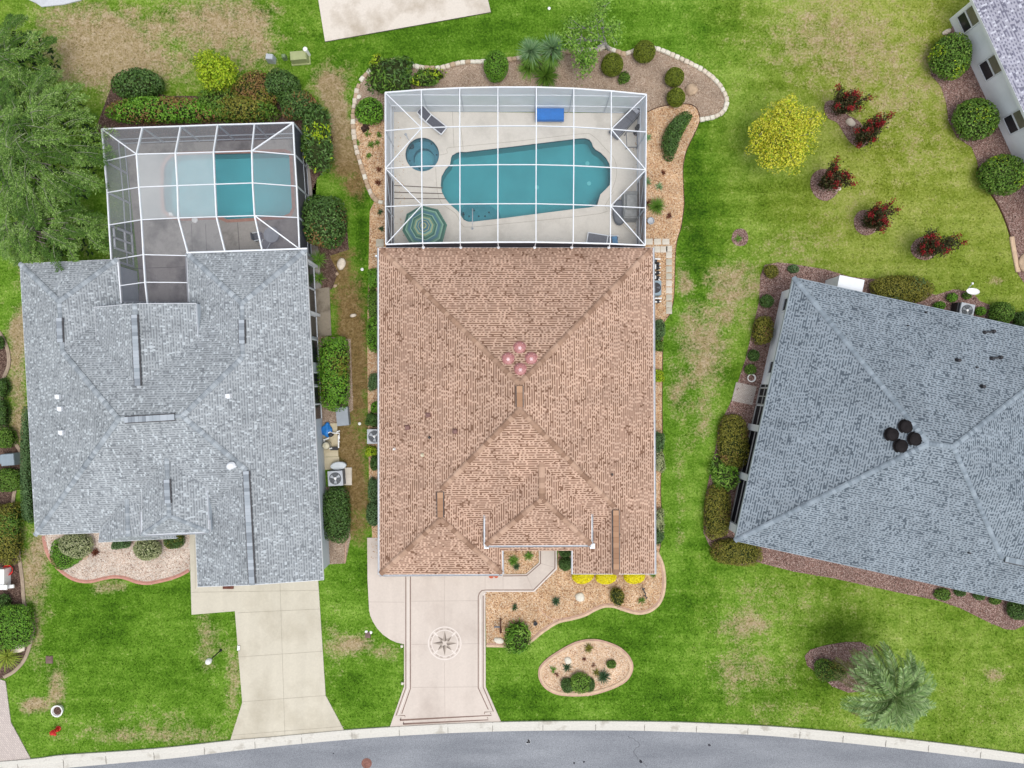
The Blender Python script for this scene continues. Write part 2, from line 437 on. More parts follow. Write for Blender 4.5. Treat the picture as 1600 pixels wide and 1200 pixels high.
EDGE_FRONT = spline([(760, 1010.5), (790, 1011), (812, 1011), (828, 1005.5), (848.5, 989), (872, 974), (895, 968.5), (914, 963), (932, 953.5), (945.5, 949), (959, 949.5), (972.5, 954),
                     (992, 959.5), (1007.5, 959), (1021, 953.5), (1032.6, 942), (1039, 925), (1040.5, 904), (1038, 884), (1032.5, 869), (1027, 861)], 5)
BED_FRONT = EDGE_FRONT + [(1010, 855), (960, 830), (880, 830), (872, 858), (870.5, 889), (835, 924.5), (758.5, 924.5)]
BED_COURT = [(785.5, 830), (785, 896.5), (822, 896), (841.5, 878), (841.5, 830)]
ISLAND = spline([(841, 1049), (844, 1039.5), (856.6, 1026.8), (874.6, 1015), (894, 1004.4), (909.7, 999.5), (925.6, 998), (941.6, 1000), (963, 1007.6), (976.7, 1017), (985.5, 1028),
                 (989.4, 1040), (987, 1052), (978.8, 1064), (963, 1073.5), (941.6, 1081.5), (920, 1086.5), (894, 1087.5), (872.5, 1085.5), (857.6, 1079.5), (847, 1070), (841.7, 1059)], 4, True)
EDGE_L = spline([(66, 838), (68, 848), (73, 866), (83, 882), (96, 895), (112, 905.6), (128, 910.4), (144.5, 910.4), (161, 906.5), (177, 903.6), (190, 904), (201, 907), (214, 911.5), (230.6, 913.5),
                 (247, 911), (268, 906), (284, 900), (297, 893)], 4)
BED_L = EDGE_L + [(297, 810), (66, 815)]
BED_R_WEST = [(1195, 414), (1215, 410), (1235, 412), (1290, 421), (1330, 433), (1380, 437), (1440, 455), (1462, 461), (1490, 452), (1520, 457), (1530, 470), (1550, 478), (1600, 492), (1660, 520), (1300, 620), (1215, 870),
              (1160, 884), (1130, 872), (1108, 852), (1099, 832), (1100, 790), (1106, 755), (1118, 700), (1123, 665), (1140, 632), (1152, 600), (1165, 560), (1178, 505), (1186, 470), (1188, 430)]
BED_R_SOUTH = [(1180, 855), (1182, 878), (1240, 893), (1300, 903), (1400, 925), (1465, 938), (1500, 950), (1540, 970), (1570, 983), (1585, 984), (1600, 977), (1680, 975), (1680, 900), (1300, 820)]
BED_NE = [(1500, 20), (1483, 50), (1462, 70), (1452, 95), (1455, 118), (1470, 135), (1478, 160), (1482, 190), (1495, 215), (1518, 230), (1526, 250), (1533, 282), (1548, 300), (1560, 318), (1570, 340), (1577, 365),
          (1582, 395), (1590, 428), (1600, 442), (1700, 470), (1700, 200)]
BED_W = spline([(-8, 505), (8, 528), (16, 550), (16.5, 572), (9, 592), (5, 612), (8, 640), (12, 662), (24, 686), (35, 705), (38.5, 725), (36, 745), (27, 765), (24, 790), (29, 830), (33, 868), (38, 905), (41, 942), (48, 962), (55, 980),
                (52, 1000), (42, 1030), (25, 1050), (8, 1060)], 4) + [(-60, 1060), (-60, 500)]
EDGE_W = BED_W[:-2]
BED_HEDGE_L = [(180, 120), (260, 150), (400, 150), (450, 150), (500, 175), (520, 215), (515, 255), (495, 280), (480, 320), (540, 330), (545, 390), (515, 400), (528, 425), (520, 450), (505, 460), (491, 455), (488, 395), (477, 222), (198, 226), (180, 235), (150, 200)]
BED_SIDE_L = [(490, 450), (500, 525), (548, 530), (552, 640), (540, 650), (512, 668), (505, 760), (540, 765), (548, 840), (540, 880), (510, 882), (480, 870), (470, 500)]
MYRTLE_BEDS = [[(1290, 160), (1300, 157), (1314, 163), (1322, 178), (1340, 188), (1350, 200), (1358, 218), (1352, 228), (1340, 230), (1328, 222), (1318, 208), (1308, 192), (1294, 185), (1288, 172)],
               [(1266, 290), (1270, 272), (1285, 264), (1303, 268), (1312, 284), (1308, 302), (1292, 314), (1275, 308)],
               [(1334, 345), (1340, 332), (1352, 328), (1368, 336), (1376, 350), (1368, 362), (1352, 368), (1338, 360)],
               [(1423, 388), (1430, 375), (1444, 370), (1458, 380), (1462, 396), (1450, 406), (1436, 405), (1426, 398)],
               [(1143, 375), (1148, 360), (1162, 358), (1169, 370), (1165, 382), (1152, 384)]]
BED_PALM = [(1257, 1025), (1266, 1015), (1290, 1008), (1320, 1003), (1345, 1003), (1362, 1012), (1368, 1040), (1350, 1080), (1325, 1082), (1300, 1072), (1272, 1048), (1261, 1040)]
DECK_MAIN = [tuple((P(x, y, 2.95).x, P(x, y, 2.95).y)) for x, y in [(602, 145), (1010, 148), (1012, 384), (1012, 400), (600, 400), (602, 383)]]
DECK_LEFT = [tuple((P(x, y, 2.6).x, P(x, y, 2.6).y)) for x, y in [(160, 203), (460, 194), (481, 396), (484, 440), (300, 500), (300, 520), (180, 520), (183, 425)]]

HARD = [W2(p) for p in (DRIVE_MAIN, DRIVE_LEFT, DRIVE_PAVER, SLAB_TOP, BED_REAR, GRAVEL_L, GRAVEL_R, BED_FRONT, BED_COURT, ISLAND, BED_L, BED_R_WEST, BED_R_SOUTH, BED_NE, BED_W,
                        BED_HEDGE_L, BED_SIDE_L, BED_PALM)] + [W2(p) for p in MYRTLE_BEDS] + [DECK_MAIN, DECK_LEFT]
HARD += [W2(KERB_TOP) + [(60, -60), (-60, -60)]]

def inside(xs, ys, poly):
    r = np.zeros(len(xs), bool); n = len(poly)
    bx = [p[0] for p in poly]; by = [p[1] for p in poly]
    sel = np.where((xs >= min(bx)) & (xs <= max(bx)) & (ys >= min(by)) & (ys <= max(by)))[0]
    if len(sel) == 0: return r
    x, y = xs[sel], ys[sel]; c = np.zeros(len(sel), bool)
    j = n - 1
    for i in range(n):
        xi, yi = poly[i][:2]; xj, yj = poly[j][:2]
        if yi != yj:
            c ^= ((yi > y) != (yj > y)) & (x < (xj - xi) * (y - yi) / (yj - yi) + xi)
        j = i
    r[sel] = c
    return r

# worn, dry patches of the turf: (px, py, rx, ry, strength); negative strength = deep green, by the palm its painted shade
DRY = [(150, 85, 75, 55, 1.0), (185, 75, 40, 40, .6), (340, 35, 80, 45, .75), (240, 110, 90, 30, .45), (400, 70, 35, 60, .55), (110, 30, 60, 30, .5), (225, 60, 120, 60, .35), (310, 60, 60, 50, -.25), (440, 30, 60, 40, -.35),
       (515, 130, 26, 30, .95), (528, 190, 22, 60, .85), (540, 240, 25, 50, .9), (560, 280, 18, 40, .7), (530, 420, 26, 45, .85), (545, 500, 22, 70, 1.0), (555, 560, 24, 60, 1.0), (548, 620, 30, 40, .9),
       (540, 690, 28, 50, .95), (556, 760, 26, 60, .9), (560, 820, 22, 40, .5), (566, 400, 12, 110, -.9), (560, 310, 14, 30, -.5), (572, 560, 9, 90, -.3), (568, 680, 10, 60, -.2), (550, 900, 40, 40, -.4), (575, 900, 12, 60, -.4),
       (1140, 440, 38, 34, 1.0), (1170, 450, 22, 22, .8), (1125, 490, 45, 35, .75), (1068, 440, 14, 30, .95), (1092, 530, 40, 40, 1.0), (1105, 580, 30, 45, .85), (1058, 610, 20, 40, .8), (1098, 660, 22, 40, .75), (1060, 700, 14, 40, .4),
       (1062, 830, 7, 45, .6), (1060, 750, 8, 40, .5), (1085, 330, 30, 130, -.7), (555, 1080, 40, 40, -.6), (800, 1100, 60, 30, -.4), (700, 55, 160, 30, -.35), (1110, 350, 50, 60, -.35), (1080, 640, 14, 70, -.3), (1140, 590, 20, 40, -.3),
       (1320, 70, 150, 90, .62), (1420, 150, 110, 90, .5), (1280, 40, 90, 60, .4), (1240, 390, 80, 45, .5), (1320, 330, 60, 50, .35), (1450, 250, 80, 60, .3), (1560, 440, 14, 10, .9), (1480, 330, 60, 80, -.15), (1230, 290, 60, 40, -.2), (1100, 60, 90, 50, -.2),
       (1165, 975, 45, 22, .95), (1140, 1045, 40, 40, .6), (1200, 1050, 60, 60, .5), (1180, 930, 70, 40, .35), (1300, 935, 110, 40, .3), (1552, 1053, 18, 14, .85), (1250, 1120, 140, 30, .3), (1550, 1110, 90, 60, .25), (1530, 960, 60, 30, -.2),
       (1310, 985, 60, 22, -.5), (1280, 1060, 50, 30, -.35), (1000, 1000, 60, 60, -.45), (1020, 1090, 120, 40, -.3), (830, 1090, 50, 40, -.3), (1100, 870, 40, 40, -.35), (1070, 950, 40, 60, -.3),  # first two: the palm's shadow painted into the turf colour
       (50, 900, 28, 60, .75), (65, 850, 20, 30, .6), (55, 1000, 18, 50, .4), (325, 1000, 22, 60, .45), (365, 1060, 14, 60, .55), (52, 1100, 22, 12, 1.0), (88, 1075, 16, 40, .65), (245, 1150, 150, 14, .45), (170, 915, 30, 12, .55), (240, 1125, 120, 20, .3),
       (553, 1006, 24, 15, .9), (520, 1010, 22, 60, .35), (600, 1020, 30, 14, .5), (24, 560, 16, 60, .7), (30, 660, 16, 60, .75), (30, 520, 18, 30, .6), (40, 470, 14, 60, .45), (100, 380, 120, 60, .3), (200, 1040, 110, 90, -.35), (200, 940, 110, 30, -.5),
       (520, 90, 60, 30, -.35), (700, 60, 150, 30, -.3), (560, 110, 20, 40, -.3), (940, 40, 120, 40, -.15), (1180, 130, 60, 80, -.1)]

DRY = [(x, y, rx, ry, s * (.62 if (x > 1180 and y < 450 and s > 0) else .62 if (x > 1040 and s > 0) else 1.0)) for x, y, rx, ry, s in DRY]
def turf(xs, ys):
    """dryness, lushness and yellowness of the turf at world points"""
    px = xs / (H * K) + 800; py = 600 - ys / (H * K)
    d = np.zeros(len(xs)); u = np.zeros(len(xs))
    wob = 0.30 * np.sin(px * .11 + 1.3 * np.sin(py * .07)) * np.sin(py * .13 + 1.1 * np.sin(px * .05)) + 0.22 * np.sin(px * .31 + py * .23) * np.sin(px * .19 - py * .37)
    for x, y, rx, ry, s in DRY:
        q = ((px - x) / rx) ** 2 + ((py - y) / ry) ** 2
        g = np.exp(-1.05 * q * (1 + wob)) * abs(s)
        if s > 0: d = d + g * (1 - d)
        else: u = u + g * (1 - u)
    yel = np.clip((px - 1060) / 260, 0, 1) * (.35 + .65 * np.clip((620 - py) / 300, 0, 1)) + .25 * np.clip((600 - px) / 300, 0, 1) * np.clip((300 - py) / 150, 0, 1)
    return np.clip(d, 0, 1), u, np.clip(yel, 0, 1) * (1 - .6 * u)

def soil(xs, ys):
    px = xs / (H * K) + 800; py = 600 - ys / (H * K)      # bare brown earth between the two left houses
    return np.clip((px - 470) / 30, 0, 1) * np.clip((612 - px) / 20, 0, 1) * np.clip((py - 160) / 120, .25, 1) * np.clip((900 - py) / 60, 0, 1)

def grid_axis(lo, hi, step, far):
    a = list(np.arange(lo, hi + 1e-6, step)); 
    return np.array([-far, -far / 2, -far / 5, lo - 12] + a + [hi + 12, far / 5, far / 2, far])

gx = grid_axis(-40, 40, 0.25, 600.0); gy = grid_axis(-31, 31, 0.25, 600.0)
XX, YY = np.meshgrid(gx, gy); nx, ny = len(gx), len(gy)
vx, vy = XX.ravel(), YY.ravel()
kill = inside(vx, vy, W2(POOL)) | inside(vx, vy, W2(POOL2)) | inside(vx, vy, W2(spa_pts))
ii = np.arange((ny - 1) * (nx - 1)); r_, c_ = ii // (nx - 1), ii % (nx - 1)
quads = np.stack([r_ * nx + c_, r_ * nx + c_ + 1, (r_ + 1) * nx + c_ + 1, (r_ + 1) * nx + c_], 1)
quads = quads[~kill[quads].any(1)]
zz = 0.0 * vx

def fast_mesh(name, verts, faces, mats, mi=None):
    """verts (N,3) and faces (M,k) arrays to a mesh"""
    me = bpy.data.meshes.new(name)
    verts = np.asarray(verts, np.float32); faces = np.asarray(faces, np.int32); k = faces.shape[1]
    me.vertices.add(len(verts)); me.vertices.foreach_set('co', verts.ravel())
    me.loops.add(faces.size); me.loops.foreach_set('vertex_index', faces.ravel())
    me.polygons.add(len(faces)); me.polygons.foreach_set('loop_start', np.arange(0, faces.size, k, dtype=np.int32))
    me.polygons.foreach_set('loop_total', np.full(len(faces), k, np.int32))
    for m in (mats if isinstance(mats, (list, tuple)) else [mats]): me.materials.append(m)
    if mi is not None: me.polygons.foreach_set('material_index', np.asarray(mi, np.int32))
    me.update(calc_edges=True)
    return me

def lawn_mat():
    m, n, l, b = new_mat('turf')
    b.inputs['Roughness'].default_value = 0.95; b.inputs['Specular IOR Level'].default_value = 0.08
    at = n.new('ShaderNodeAttribute'); at.attribute_name = 'turf'
    sp = n.new('ShaderNodeSeparateColor'); l.new(at.outputs['Color'], sp.inputs[0])
    tc = n.new('ShaderNodeTexCoord')
    def nz(sc, det, rough=0.6):
        t = n.new('ShaderNodeTexNoise'); t.inputs['Scale'].default_value = sc; t.inputs['Detail'].default_value = det; t.inputs['Roughness'].default_value = rough
        l.new(tc.outputs['Object'], t.inputs['Vector']); return t.outputs['Fac']
    def mth(op, a, bb):
        x = n.new('ShaderNodeMath'); x.operation = op; x.use_clamp = False
        for i, q in enumerate((a, bb)):
            if isinstance(q, (int, float)): x.inputs[i].default_value = q
            else: l.new(q, x.inputs[i])
        return x.outputs[0]
    big, mid, fine = nz(0.22, 6), nz(1.0, 8, 0.74), nz(7.0, 7, 0.8)
    # greenness from broad to fine
    g = mth('ADD', mth('MULTIPLY', mth('SUBTRACT', big, 0.5), 0.85), mth('MULTIPLY', mth('SUBTRACT', mid, 0.5), 0.95))
    g = mth('ADD', g, mth('MULTIPLY', mth('SUBTRACT', fine, 0.5), 1.9))
    mp = n.new('ShaderNodeMapping'); mp.inputs['Scale'].default_value = (.10, 1.5, 1); mp.inputs['Rotation'].default_value = (0, 0, .12); l.new(tc.outputs['Object'], mp.inputs['Vector'])
    mow = n.new('ShaderNodeTexNoise'); mow.inputs['Scale'].default_value = 1.0; mow.inputs['Detail'].default_value = 4; l.new(mp.outputs[0], mow.inputs['Vector'])      # mower passes
    g = mth('ADD', g, mth('MULTIPLY', mth('SUBTRACT', mow.outputs['Fac'], 0.5), .5))
    g = mth('SUBTRACT', mth('ADD', g, 0.49), mth('MULTIPLY', sp.outputs['Green'], 0.46))
    green = ramp(n, [(0.0, C(50, 84, 16)), (0.30, C(84, 126, 28)), (0.55, C(114, 154, 50)), (0.85, C(154, 186, 84)), (1.0, C(176, 194, 112))])
    yellow = ramp(n, [(0.0, C(92, 104, 26)), (0.30, C(126, 140, 46)), (0.55, C(154, 164, 76)), (0.85, C(180, 184, 104)), (1.0, C(196, 194, 130))])
    l.new(g, green.inputs['Fac']); l.new(g, yellow.inputs['Fac'])
    ym = mth('ADD', mth('MULTIPLY', sp.outputs['Blue'], .95), mth('MULTIPLY', mth('SUBTRACT', mid, .5), .8))
    ycl = n.new('ShaderNodeClamp'); l.new(mth('MULTIPLY', ym, mth('GREATER_THAN', sp.outputs['Blue'], .002)), ycl.inputs['Value'])
    gy2 = n.new('ShaderNodeMix'); gy2.data_type = 'RGBA'; l.new(ycl.outputs[0], gy2.inputs['Factor']); l.new(green.outputs['Color'], gy2.inputs['A']); l.new(yellow.outputs['Color'], gy2.inputs['B'])
    dd = mth('ADD', mth('MULTIPLY', mth('SUBTRACT', mid, 0.5), 3.4), mth('MULTIPLY', mth('SUBTRACT', fine, 0.5), 3.4))
    dfac = mth('ADD', mth('MULTIPLY', sp.outputs['Red'], 2.15), mth('SUBTRACT', dd, 0.50))
    dcl = n.new('ShaderNodeClamp'); l.new(dfac, dcl.inputs['Value'])
    dryb = ramp(n, [(0.36, C(78, 60, 36)), (0.5, C(132, 104, 70)), (0.64, C(176, 150, 118))]); dmix = mth('ADD', mth('MULTIPLY', fine, .5), mth('MULTIPLY', nz(2.4, 8, .8), .5)); l.new(dmix, dryb.inputs['Fac'])
    dryc = ramp(n, [(0.36, C(98, 92, 50)), (0.47, C(166, 144, 108)), (0.62, C(212, 190, 166))]); l.new(dmix, dryc.inputs['Fac'])
    mx = n.new('ShaderNodeMix'); mx.data_type = 'RGBA'
    ms = n.new('ShaderNodeMix'); ms.data_type = 'RGBA'; l.new(at.outputs['Alpha'], ms.inputs['Factor']); l.new(dryc.outputs['Color'], ms.inputs['A']); l.new(dryb.outputs['Color'], ms.inputs['B'])
    l.new(mth('MULTIPLY', dcl.outputs[0], .92), mx.inputs['Factor']); l.new(gy2.outputs['Result'], mx.inputs['A']); l.new(ms.outputs['Result'], mx.inputs['B'])
    l.new(mx.outputs['Result'], b.inputs['Base Color'])
    bp = n.new('ShaderNodeBump'); bp.inputs['Strength'].default_value = 0.7; bp.inputs['Distance'].default_value = 0.05
    hgt = mth('ADD', mth('MULTIPLY', mid, 1.0), fine)
    l.new(hgt, bp.inputs['Height']); l.new(bp.outputs['Normal'], b.inputs['Normal'])
    return m
LAWN = lawn_mat()
me = fast_mesh('ground', np.stack([vx, vy, zz], 1), quads, LAWN)
dr, lu, ye = turf(vx, vy)
ca = me.color_attributes.new('turf', 'FLOAT_COLOR', 'POINT')
ca.data.foreach_set('color', np.stack([dr, lu, ye, soil(vx, vy)], 1).astype(np.float32).ravel())
ground = bpy.data.objects.new('ground', me); COL.objects.link(ground); tag(ground, kind='structure')

# blades of grass standing on the turf
ng = 150000
gxr = RNG.uniform(-35, 35, ng); gyr = RNG.uniform(-24.5, 26, ng)
bad = np.zeros(ng, bool)
jx, jy = gxr + RNG.normal(0, .06, ng), gyr + RNG.normal(0, .06, ng)
for h in HARD: bad |= inside(jx, jy, h)
d_, u_, y_ = turf(gxr, gyr)
bad |= RNG.uniform(0, 1, ng) < d_ * 0.55
gxr, gyr, d_, u_, y_ = gxr[~bad], gyr[~bad], d_[~bad], u_[~bad], y_[~bad]
n_ = len(gxr); an = RNG.uniform(0, 2 * np.pi, n_); wd = RNG.uniform(.02, .04, n_); ht = RNG.uniform(.04, .11, n_); ln = RNG.uniform(.03, .10, n_); la = RNG.uniform(0, 2 * np.pi, n_)
v0 = np.stack([gxr - wd * np.cos(an), gyr - wd * np.sin(an), 0 * gxr], 1); v1 = np.stack([gxr + wd * np.cos(an), gyr + wd * np.sin(an), 0 * gxr], 1)
v2 = np.stack([gxr + ln * np.cos(la), gyr + ln * np.sin(la), ht], 1)
gv = np.concatenate([v0, v1, v2], 1).reshape(-1, 3)
me = fast_mesh('grass', gv, np.arange(len(gv)).reshape(-1, 3), LAWN)
ca = me.color_attributes.new('turf', 'FLOAT_COLOR', 'POINT')
ca.data.foreach_set('color', np.repeat(np.stack([d_, u_, y_, soil(gxr, gyr)], 1), 3, 0).astype(np.float32).ravel())
go = bpy.data.objects.new('grass', me); COL.objects.link(go)
tag(go, 'short green and partly dry grass covering the yards', 'grass', kind='stuff')

# ------------------------------------------------------------------ road, kerb, driveways, slabs
def asphalt():
    m, n, l, b = new_mat('asphalt')
    b.inputs['Roughness'].default_value = 0.9; b.inputs['Specular IOR Level'].default_value = 0.2
    tc = n.new('ShaderNodeTexCoord')
    t = n.new('ShaderNodeTexNoise'); t.inputs['Scale'].default_value = 0.5; t.inputs['Detail'].default_value = 8
    t2 = n.new('ShaderNodeTexNoise'); t2.inputs['Scale'].default_value = 22; t2.inputs['Detail'].default_value = 5
    mp = n.new('ShaderNodeMapping'); mp.inputs['Scale'].default_value = (0.35, 1.6, 1)
    l.new(tc.outputs['Object'], mp.inputs['Vector']); l.new(mp.outputs[0], t.inputs['Vector']); l.new(tc.outputs['Object'], t2.inputs['Vector'])
    r = ramp(n, [(0.3, C(134, 138, 145)), (0.7, C(160, 164, 170))]); l.new(t.outputs['Fac'], r.inputs['Fac'])
    r2 = ramp(n, [(0.3, (.62, .62, .64, 1)), (0.7, (1.26, 1.26, 1.24, 1))]); l.new(t2.outputs['Fac'], r2.inputs['Fac'])
    mx = n.new('ShaderNodeMix'); mx.data_type = 'RGBA'; mx.blend_type = 'MULTIPLY'; mx.inputs['Factor'].default_value = 1
    l.new(r.outputs['Color'], mx.inputs['A']); l.new(r2.outputs['Color'], mx.inputs['B']); l.new(mx.outputs['Result'], b.inputs['Base Color'])
    bp = n.new('ShaderNodeBump'); bp.inputs['Strength'].default_value = 0.3; bp.inputs['Distance'].default_value = 0.01
    l.new(t2.outputs['Fac'], bp.inputs['Height']); l.new(bp.outputs['Normal'], b.inputs['Normal'])
    return m
ASPHALT = asphalt()
PATCH = plain('dark_patch', C(70, 70, 76), 0.95, 0.1, var=0.3, scale=8)
kt = [tuple(P(*p)[:2]) for p in spline(KERB_TOP, 6)]; kr = [tuple(P(*p)[:2]) for p in spline(KERB_ROAD, 6)]
rd = MB()
for i in range(len(kr) - 1):
    a, b2 = kr[i], kr[i + 1]
    rd.face([(a[0], a[1] - 9, .012), (b2[0], b2[1] - 9, .012), (b2[0], b2[1] + .1, .012), (a[0], a[1] + .1, .012)])
for x, y, r in ((897, 1192, .08), (912, 1190, .08), (1001, 1190, .12), (1108, 1164, .1), (521, 1177, .06)):
    q = P(x, y); rd.face([(q.x + r * random.uniform(.6, 1.2) * math.cos(t), q.y + r * random.uniform(.6, 1.2) * math.sin(t), .016) for t in np.linspace(0, 2 * math.pi, 9)[:-1]], 1)
for pts in ([(980, 1150), (1000, 1162), (990, 1176), (1012, 1198)],):
    w = [tuple(P(x, y)[:2]) for x, y in spline(pts, 8)]; w = [(x + random.uniform(-.06, .06), y + random.uniform(-.06, .06)) for x, y in w]; rd.strip(w, .016, .016, 1)
tag(rd.build('road', [ASPHALT, PATCH], origin=(0, 0, 0)), kind='structure')
KERBC = concrete('kerb_concrete', C(221, 218, 209), C(192, 187, 176), 0.75, 0.06, 0.8)
JOINT = plain('joint_dark', C(120, 112, 104), 0.95, 0.1, var=0.2)
kb = MB(); acc = 0.0
for i in range(len(kt) - 1):
    a, b2, c, d = [Vector(q) for q in (kt[i], kt[i + 1], kr[i + 1], kr[i])]
    prof = [(0.0, 0.0), (0.0, .125), (.28, .115), (.52, .05), (.56, .028), (1.0, .02), (1.0, .0)]
    vs = []
    for s, z in prof:
        p = a.lerp(d, s); q = b2.lerp(c, s); vs += [(p.x, p.y, z), (q.x, q.y, z)]
    kb.add(vs, [(2 * k, 2 * k + 2, 2 * k + 3, 2 * k + 1) for k in range(len(prof) - 1)])
    st = (b2 - a).length
    if acc + st > 3.5:
        acc = 0.0; e = (b2 - a).normalized() * .013
        kb.face([(*(a - e), .130), (*(d - e), .026), (*(d + e), .026), (*(a + e), .130)][::1], 1)
        kb.face([(*(a.lerp(d, .3) - e), .119), (*(a.lerp(d, .54) - e), .05), (*(a.lerp(d, .54) + e), .05), (*(a.lerp(d, .3) + e), .119)], 1)
    acc += st
tag(kb.build('kerb', [KERBC, JOINT], origin=(0, 0, 0)), kind='structure')

DRIVEC = concrete('driveway_coating', C(222, 210, 199), C(208, 195, 184), 0.55, 0.035, 0.25, .045)
DRIVEC2 = concrete('driveway_concrete', C(217, 210, 192), C(202, 194, 175), 0.5, 0.04, 0.3, .05)
SLABC = concrete('patio_concrete', C(228, 219, 207), C(196, 184, 168), 0.45, 0.05, 0.45)
LINEBR = plain('brown_stain_line', C(140, 118, 108), 0.9, 0.15, var=0.1)
LINEWH = plain('pale_stain_line', C(236, 226, 218, .80), 0.9, 0.15, var=0.03)
SCORE = plain('score_line', C(190, 176, 166), 0.95, 0.1, var=0.1)
SCORE2 = plain('score_line_grey', C(172, 164, 148), 0.95, 0.1, var=0.15)
STARC = plain('compass_star', C(136, 125, 116), 0.9, 0.1, var=0.12)
Z = 0.06
dm = MB().prism(W2(DRIVE_MAIN), 0, Z)
def sp(pts, w, mi, z=Z + .004, mb=dm): mb.strip([P(*p) for p in pts], w, z, mi)
for pts in ([(634.3, 900), (634.3, 1074), (619, 1117.5), (633, 1117.2), (633, 1120)], [(641.6, 900), (641.6, 1075), (628, 1114.5)],
            [(747.3, 932), (747.3, 1074), (763, 1108)], [(755, 930), (755, 1073), (771, 1111), (757, 1112), (757, 1115)],
            [(627, 1120.5), (625, 1124.5), (768, 1117), (766, 1113)], [(631, 1127), (630, 1130.5), (763, 1124), (761.5, 1120)],
            [(747.3, 932), (749, 926.5), (753, 922.3), (758, 921.5), (833.5, 921.5), (867, 887.5), (867, 845)],
            [(786, 899.5), (823, 899), (844.5, 880), (844.5, 845)]): sp(pts, .06, 1)
for pts in ([(755, 930), (757, 926.8), (760, 925.8), (758, 925.6)], [(750.8, 936), (751, 1073)], [(758.5, 923.2), (834.4, 923.2), (869, 888.5), (869, 850)], [(637.8, 905), (637.8, 1074), (623, 1116)]): sp(pts, .06, 2)
for pts in ([(694.5, 898), (694.5, 975)], [(694.5, 1034), (695.5, 1126)], [(643, 939), (747, 938)], [(643, 1006.5), (668, 1006.5)], [(722, 1005.5), (747, 1005)], [(644, 1073.5), (746.5, 1072.5)], [(758, 897), (758, 921)], [(786, 900), (786, 921)],
            [(823, 899), (832, 920)], [(845, 880), (866, 886)], [(577, 940), (632, 940.5)]): sp(pts, .022, 3, Z + .003)
drive = tag(dm.build('driveway', [DRIVEC, LINEBR, LINEWH, SCORE], origin=(*P(695, 1000)[:2], 0)), kind='structure')
cm = MB(); cc = P(695, 1004.5); u_px = H * K
def ring(r0, r1, a0, a1, mi, z):
    n = max(2, int((a1 - a0) / 8)); aa = [math.radians(a0 + (a1 - a0) * k / n) for k in range(n + 1)]
    for k in range(n):
        cm.face([(cc.x + r * u_px * math.cos(t), cc.y + r * u_px * math.sin(t), z) for r, t in ((r0, aa[k]), (r1, aa[k]), (r1, aa[k + 1]), (r0, aa[k + 1]))], mi)
ring(24.6, 26.2, 0, 360, 1, Z + .004); ring(19.8, 21.0, 0, 360, 1, Z + .004)
for k in range(8):
    ring(21.6, 23.4, k * 45 + 8, k * 45 + 20, 2, Z + .004); ring(21.6, 23.4, k * 45 + 25, k * 45 + 37, 2, Z + .004)
for k in range(8):
    t = math.radians(k * 45); L, wd_, r0 = (19.3, 3.3, 2.6) if k % 2 == 0 else (15.2, 2.6, 5.4)
    ux, uy = math.cos(t), math.sin(t)
    def q(r, s): return (cc.x + (r * ux - s * uy) * u_px, cc.y + (r * uy + s * ux) * u_px, Z + .0085)
    cm.face([q(r0, 0), q(r0 + 1.6, -wd_), q(L, 0)], 0); cm.face([q(r0, 0), q(L, 0), q(r0 + 1.6, wd_)], 3)
    if k % 2: sp_ = [q(L + .5, 0)[:2], q(24, 0)[:2]]; cm.strip(sp_, .09, Z + .0045, 1)
comp = cm.build('compass_emblem', [STARC, LINEWH, SCORE, plain('compass_star_pale', C(182, 170, 158), .9, .1)], drive)

dl = MB().prism(W2(DRIVE_LEFT), 0, Z)
for pts in ([(438, 910), (446, 1158)], [(372, 957), (500, 951)], [(374, 1026), (504, 1017)], [(378, 1096), (509, 1086)], [(364, 1148), (538, 1134)], [(300, 925), (497, 922)], [(305, 840), (306, 920)]): sp(pts, .022, 1, Z + .004, dl)
tag(dl.build('driveway', [DRIVEC2, SCORE2], origin=(*P(430, 1000)[:2], 0)), kind='structure')
st_ = MB().prism(W2(SLAB_TOP), 0, .1, side=1)
tag(st_.build('patio', [SLABC, JOINT], origin=(*P(630, 20)[:2], 0)), kind='structure')

def paver_mat(name, c1, c2, mortar, sc=3.2, rot=0.0):
    m, n, l, b = new_mat(name); b.inputs['Roughness'].default_value = 0.9; b.inputs['Specular IOR Level'].default_value = .15
    tc = n.new('ShaderNodeTexCoord'); mp = n.new('ShaderNodeMapping'); mp.inputs['Rotation'].default_value = (0, 0, rot)
    br = n.new('ShaderNodeTexBrick'); br.inputs['Color1'].default_value = c1; br.inputs['Color2'].default_value = c2; br.inputs['Mortar'].default_value = mortar
    br.inputs['Scale'].default_value = sc; br.inputs['Mortar Size'].default_value = .03; br.inputs['Row Height'].default_value = .33; br.inputs['Brick Width'].default_value = .62
    l.new(tc.outputs['Object'], mp.inputs[0]); l.new(mp.outputs[0], br.inputs['Vector']); l.new(br.outputs['Color'], b.inputs['Base Color'])
    return m
PAVER = paver_mat('pinkish_pavers', C(218, 206, 198), C(202, 190, 184), C(176, 164, 158), 3.0, .9)
PAVER2 = paver_mat('grey_pavers', C(206, 196, 188), C(188, 178, 170), C(140, 130, 122), 4.2, -.2)
tag(MB().prism(W2(DRIVE_PAVER), 0, .05).build('paved_driveway', PAVER), kind='structure')
tag(MB().prism(W2([(1150, 597), (1182, 604), (1175, 633), (1143, 626)]), 0, .05).build('paved_path', PAVER2), kind='structure')
GREYCON = concrete('weathered_concrete', C(150, 140, 124), C(112, 102, 88), .6, .08, .8)
tag(MB().prism(W2([(486, 452), (515, 449), (518, 524), (494, 527)]), 0, .06).build('side_patio', GREYCON), kind='structure')
